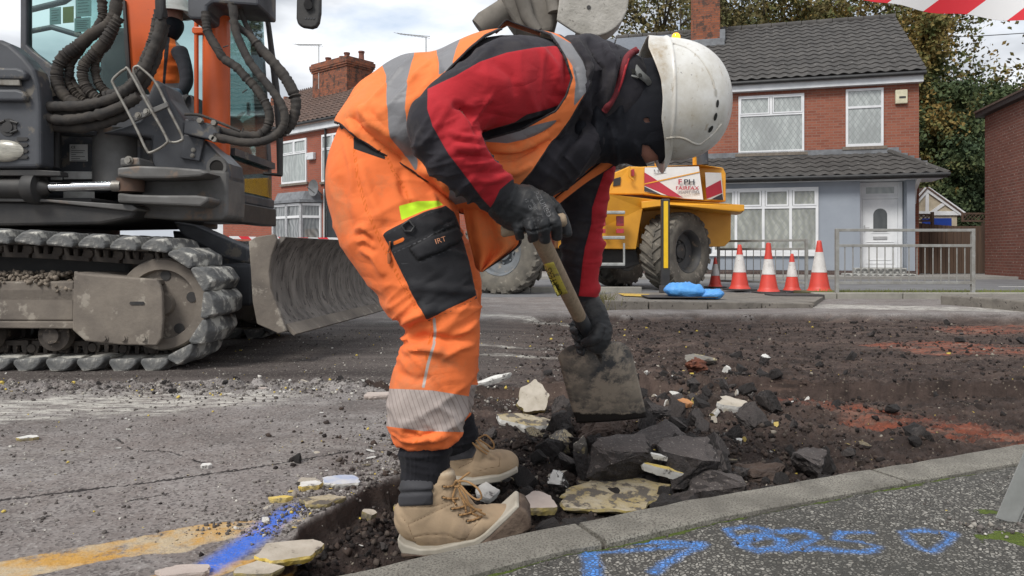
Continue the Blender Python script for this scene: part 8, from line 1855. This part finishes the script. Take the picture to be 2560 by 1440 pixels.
slab(640, 1422, 120, .08, .012, 42, 'ragged beige slab at the bottom edge under the yellow rimmed one', (m_yels, m_cream), (.02, .02, .3), zf=.074)
slab(470, 1436, 130, .06, .012, 43, 'pale pink slab at the bottom edge left of the blue mark', (m_pinkc, m_pinkc), (.02, 0, .1), .004)
slab(943, 994, 72, .09, .018, 44, 'thin pinkish slab lying on the road just left of the trouser hem', (m_pinkc, m_pinkc), (.03, 0, .1), .006)
slab(855, 1210, 95, .08, .012, 45, 'blue tinted white crust at the lip of the cut', (m_whit, M('blue_tinted_crust', (.30, .36, .52), (.55, .55, .55), scale=16, rough=.8, bump=.5)), (.03, .03, .2), .006)
slab(775, 1222, 55, .05, .014, 46, 'small white crust with a yellow edge left of the blue tinted one', (m_yelc, m_whit), (.05, 0, .5), .006)
slab(800, 1262, 150, .07, .012, 47, 'cream crust spread along the lip of the cut', (m_yels, m_crust), (.02, .02, .35), .005)
slab(700, 1254, 62, .03, .012, 48, 'orange yellow flake near the end of the yellow line', (m_yelc, m_yelc), (.02, 0, .2), .004, 'marking_chip')
slab(745, 1425, 38, .03, .014, 49, 'bright white chip at the bottom edge by the spoil', (m_whit, m_whit), (.1, 0, .2), .02, 'marking_chip')
slab(515, 1171+0, 30, .03, .012, 50, 'white chip with a dark stone beside it on the open road', (m_whit, m_whit), (.1, 0, .2), .004, 'marking_chip')
slab(72, 1100, 44, .05, .012, 51, 'orange edged white flake at the far left of the road', (m_yels, m_whit), (.04, 0, .2), .004, 'marking_chip')
slab(655, 975, 0.1+30, .03, .01, 52, 'pale flake behind the crumb line left of the legs', (m_pinkc, m_pinkc), (.04, 0, .2), .004, 'marking_chip')
slab(1000, 1232, 36, .03, .012, 53, 'lime dusted flake in the spoil left of the near boot', (m_yelc, m_crust), (.2, .2, .2), .015, 'marking_chip')
slab(925, 1305, 38, .03, .02, 54, 'cream flake in the spoil below the lip of the cut', (m_yels, m_cream), (.3, .2, .2), .015, 'marking_chip')

# repeats: one prototype of each kind, then copies in a loop
def scatter(kind, protos, n, label, group, region, smin, smax, seed, cat='rubble', flat=False):
    r = np.random.default_rng(seed); cnt = 0; out_ = []
    X, Y = region(r, n*6); Z = gheight(X, Y)
    for i in range(len(X)):
        if cnt >= n: break
        if Y[i] < kerb_y(X[i])+.03: continue
        pj = proj(np.array([[X[i], Y[i], Z[i]]]))[0]
        if not (-10 < pj[0] < 2570 and pj[1] < 1450): continue
        s_ = smin*(smax/smin)**(r.random()**1.5); o = bpy.data.objects.new(kind, protos[r.integers(len(protos))]); COL.objects.link(o)
        o.location = (X[i], Y[i], Z[i]+s_*(.10 if flat else .22)); o.scale = (s_, s_, s_); o.rotation_euler = (r.normal()*(.15 if flat else 1.2), r.normal()*(.15 if flat else 1.2), r.random()*6.28)
        tag(o, label, cat, group, 'thing'); cnt += 1
AL = [lump_mesh('asphalt_lump', 1, .85, .75, 100+i, (m_asph, m_asph) if i % 3 else (m_asph, m_asph_t), .1, .22, 2) for i in range(6)]
WC = [slab_mesh('white_chip', 1, .6, .18, 120+i, (m_asph_t, m_whit), n=9) for i in range(4)]+[slab_mesh('white_chip', 1, .7, .25, 130+i, (m_whit, m_cream), n=9) for i in range(2)]
YC = [slab_mesh('yellow_flake', 1, .5, .18, 140+i, (m_asph_t, m_yelc), n=8) for i in range(4)]
CL = [lump_mesh('clay_lump', 1, .9, .7, 160+i, (m_soil,), 0, .4, 2) for i in range(4)]
def reg_ridge(r, n): k = r.random(n) < .6; return np.where(k, .45+.42*r.normal(size=n), .9+.45*r.normal(size=n)), np.where(k, 2.45+.33*r.normal(size=n), 3.7+.9*r.normal(size=n))
def reg_hole(r, n): X = r.uniform(-.5, .1, n); Y = r.uniform(1.42, 2.6, n); return np.maximum(X, np.interp(Y, EDGE[:, 1], EDGE[:, 0])+.035+.05*r.random(n)), Y
def reg_far(r, n): X = r.uniform(.2, 4.5, n); return X, r.uniform(3, 7.6, n)
def reg_road(r, n): X = r.uniform(-2.6, -.35, n); return X, r.uniform(1.6, 3.6, n)
def reg_edge(r, n): X = r.uniform(-2.8, .1, n); return X, 3.5+.12*r.normal(size=n)
def reg_lip(r, n): t = r.random(n); Y = 1.65+t*1.3; return np.interp(Y, EDGE[:, 1], EDGE[:, 0])-np.abs(r.normal(size=n))*.12, Y
scatter('asphalt_lump', AL, 120, 'dark broken asphalt lump in the spoil around and behind the shovel', 'loose asphalt lumps', reg_ridge, .022, .095, 1)
scatter('asphalt_lump', AL, 40, 'dark asphalt lump in the narrow spoil left of the near boot', 'asphalt lumps by the boot', reg_hole, .015, .05, 2)
scatter('asphalt_lump', AL, 50, 'small dark lump strewn over the scraped bed at the right', 'lumps on the scraped bed', reg_far, .03, .09, 3)
scatter('clay_lump', CL, 50, 'brown clay clod in the spoil heap', 'loose clay clods', reg_ridge, .02, .07, 4)
scatter('asphalt_lump', AL, 40, 'small dark crumb of asphalt in the line across the road left of the legs', 'crumbs on the road line', reg_edge, .012, .045, 5)
SB = [lump_mesh('asphalt_piece', 1, .8, .6, 180+i, (m_asph, m_asph_t), .25, .20, 3) for i in range(5)]
scatter('asphalt_piece', SB, 34, 'jagged fist sized piece of dark asphalt in the heap below the shovel', 'jagged asphalt pieces', lambda r, n: (.38+.36*r.normal(size=n), 2.25+.26*r.normal(size=n)), .06, .15, 31)
CB = [slab_mesh('crust_fragment', 1, .7, .20, 190+i, (m_asph_t, m_cream if i % 2 else m_crust), n=12) for i in range(5)]
scatter('crust_fragment', CB, 44, 'palm sized cream and grey crust fragment in the spoil heap', 'crust fragments', reg_ridge, .035, .10, 32, flat=True)
scatter('crust_fragment', CB, 10, 'cream crust fragment in the narrow spoil between the boots and the lip', 'crust fragments by the boots', reg_hole, .025, .06, 33, flat=True)
reg_h2 = lambda r, n: (.78+.28*r.normal(size=n), 3.2+.45*r.normal(size=n))
scatter('asphalt_piece', SB, 40, 'jagged dark piece in the farther heap right of the shovel blade', 'jagged pieces in the farther heap', reg_h2, .05, .15, 34)
scatter('white_chip', WC, 50, 'white chip in the farther heap right of the shovel blade', 'white chips in the farther heap', reg_h2, .03, .085, 35)
scatter('yellow_flake', YC, 26, 'yellow flake in the farther heap right of the shovel blade', 'yellow flakes in the farther heap', reg_h2, .028, .07, 36)
scatter('white_chip', WC, 60, 'white paint chip mixed into the spoil heap', 'white chips in the spoil', reg_ridge, .012, .045, 6, flat=True)
scatter('white_chip', WC, 40, 'white chip lying on the open worn road', 'white chips on the road', reg_road, .008, .025, 7, flat=True)
scatter('white_chip', WC, 40, 'white chip in the crumb line across the road', 'white chips on the road line', reg_edge, .010, .045, 8, flat=True)
scatter('yellow_flake', YC, 56, 'yellow paint flake mixed into the spoil heap', 'yellow flakes in the spoil', reg_ridge, .010, .038, 9, flat=True)
scatter('yellow_flake', YC, 16, 'yellow flake lying on the open worn road', 'yellow flakes on the road', reg_road, .008, .022, 10, flat=True)
scatter('white_chip', WC, 30, 'cream or white flake heaped along the lip of the cut', 'flakes along the lip', reg_lip, .015, .05, 11, flat=True)
scatter('yellow_flake', YC, 14, 'yellow flake heaped along the lip of the cut', 'yellow flakes along the lip', reg_lip, .012, .035, 12, flat=True)
scatter('yellow_flake', YC, 12, 'yellow flake at the right end of the dug bed', 'yellow flakes at the right', lambda r, n: (r.uniform(.9, 2.6, n), r.uniform(2.1, 3.6, n)), .014, .036, 13, flat=True)
# crumbs nobody could count
def tone_mat(name, stops):
    s = NT(name); c = s.ramp(s.attr('tone'), stops); s.t.nodes[-1].color_ramp.interpolation = 'CONSTANT'; return s.done(c, .92, 0, s.bump(s.noise(160, 3, .6), .5, .003), spec=.25)
m_crumb = tone_mat('dark_crumbs', [(0, (.022, .018, .017)), (.35, (.038, .029, .026)), (.6, (.058, .042, .035)), (.86, (.085, .068, .058)), (.965, (.26, .23, .19)), (.99, (.50, .38, .08))])
m_chips = tone_mat('pale_crumbs', [(0, (.085, .075, .070)), (.55, (.15, .135, .125)), (.78, (.30, .28, .25)), (.92, (.52, .50, .46)), (.975, (.52, .40, .10))])
def crumbs(name, n, region, smin, smax, seed, mat, pw=2.5):
    r = np.random.default_rng(seed); X, Y = region(r, n); k = (Y > kerb_y(X)+.012); X, Y = X[k], Y[k]; s_ = smin*(smax/smin)**(r.random(len(X))**pw); Z = gheight(X, Y)+s_*.3
    o = stones_mesh(np.stack([X, Y, Z], 1), s_, mat, name, None, .75, seed, r.random(len(X))); o['kind'] = 'stuff'
def mixr(*fs):
    def f(r, n):
        A = [g(r, n//len(fs)) for g in fs]; return np.concatenate([a[0] for a in A]), np.concatenate([a[1] for a in A])
    return f
crumbs('spoil_crumbs', 30000, mixr(reg_ridge, reg_ridge, reg_ridge, reg_hole), .0016, .013, 20, m_crumb, 3.2)
crumbs('bed_crumbs', 9000, reg_far, .003, .018, 21, m_crumb, 3.5)
crumbs('road_grit', 9000, mixr(reg_road, reg_lip), .0012, .007, 22, m_chips, 3)
crumbs('edge_grit', 5000, reg_edge, .002, .012, 23, m_chips, 3.2)
crumbs('lane_grit', 5000, lambda r, n: (r.uniform(-3.2, 1.0, n), r.uniform(3.7, 6.5, n)), .002, .010, 24, m_chips, 3)
# grit that strayed onto the footway
def fw(n, seed, smin, smax, name, spot=None):
    r = np.random.default_rng(seed)
    if spot: p = G(*spot, .115); X = p.x+.06*r.normal(size=n); Y = p.y+.03*r.normal(size=n)
    else: X = r.uniform(-.3, 1.7, n); Y = kerb_y(X)-.14-np.abs(r.normal(size=n))*.25
    s_ = smin*(smax/smin)**(r.random(n)**3); o = stones_mesh(np.stack([X, Y, .114+s_*.3], 1), s_, m_chips, name, None, .6, seed, r.random(n)); o['kind'] = 'stuff'
fw(160, 30, .0015, .005, 'footway_grit'); fw(60, 31, .002, .010, 'leg_foot_grit', (2475, 1318))
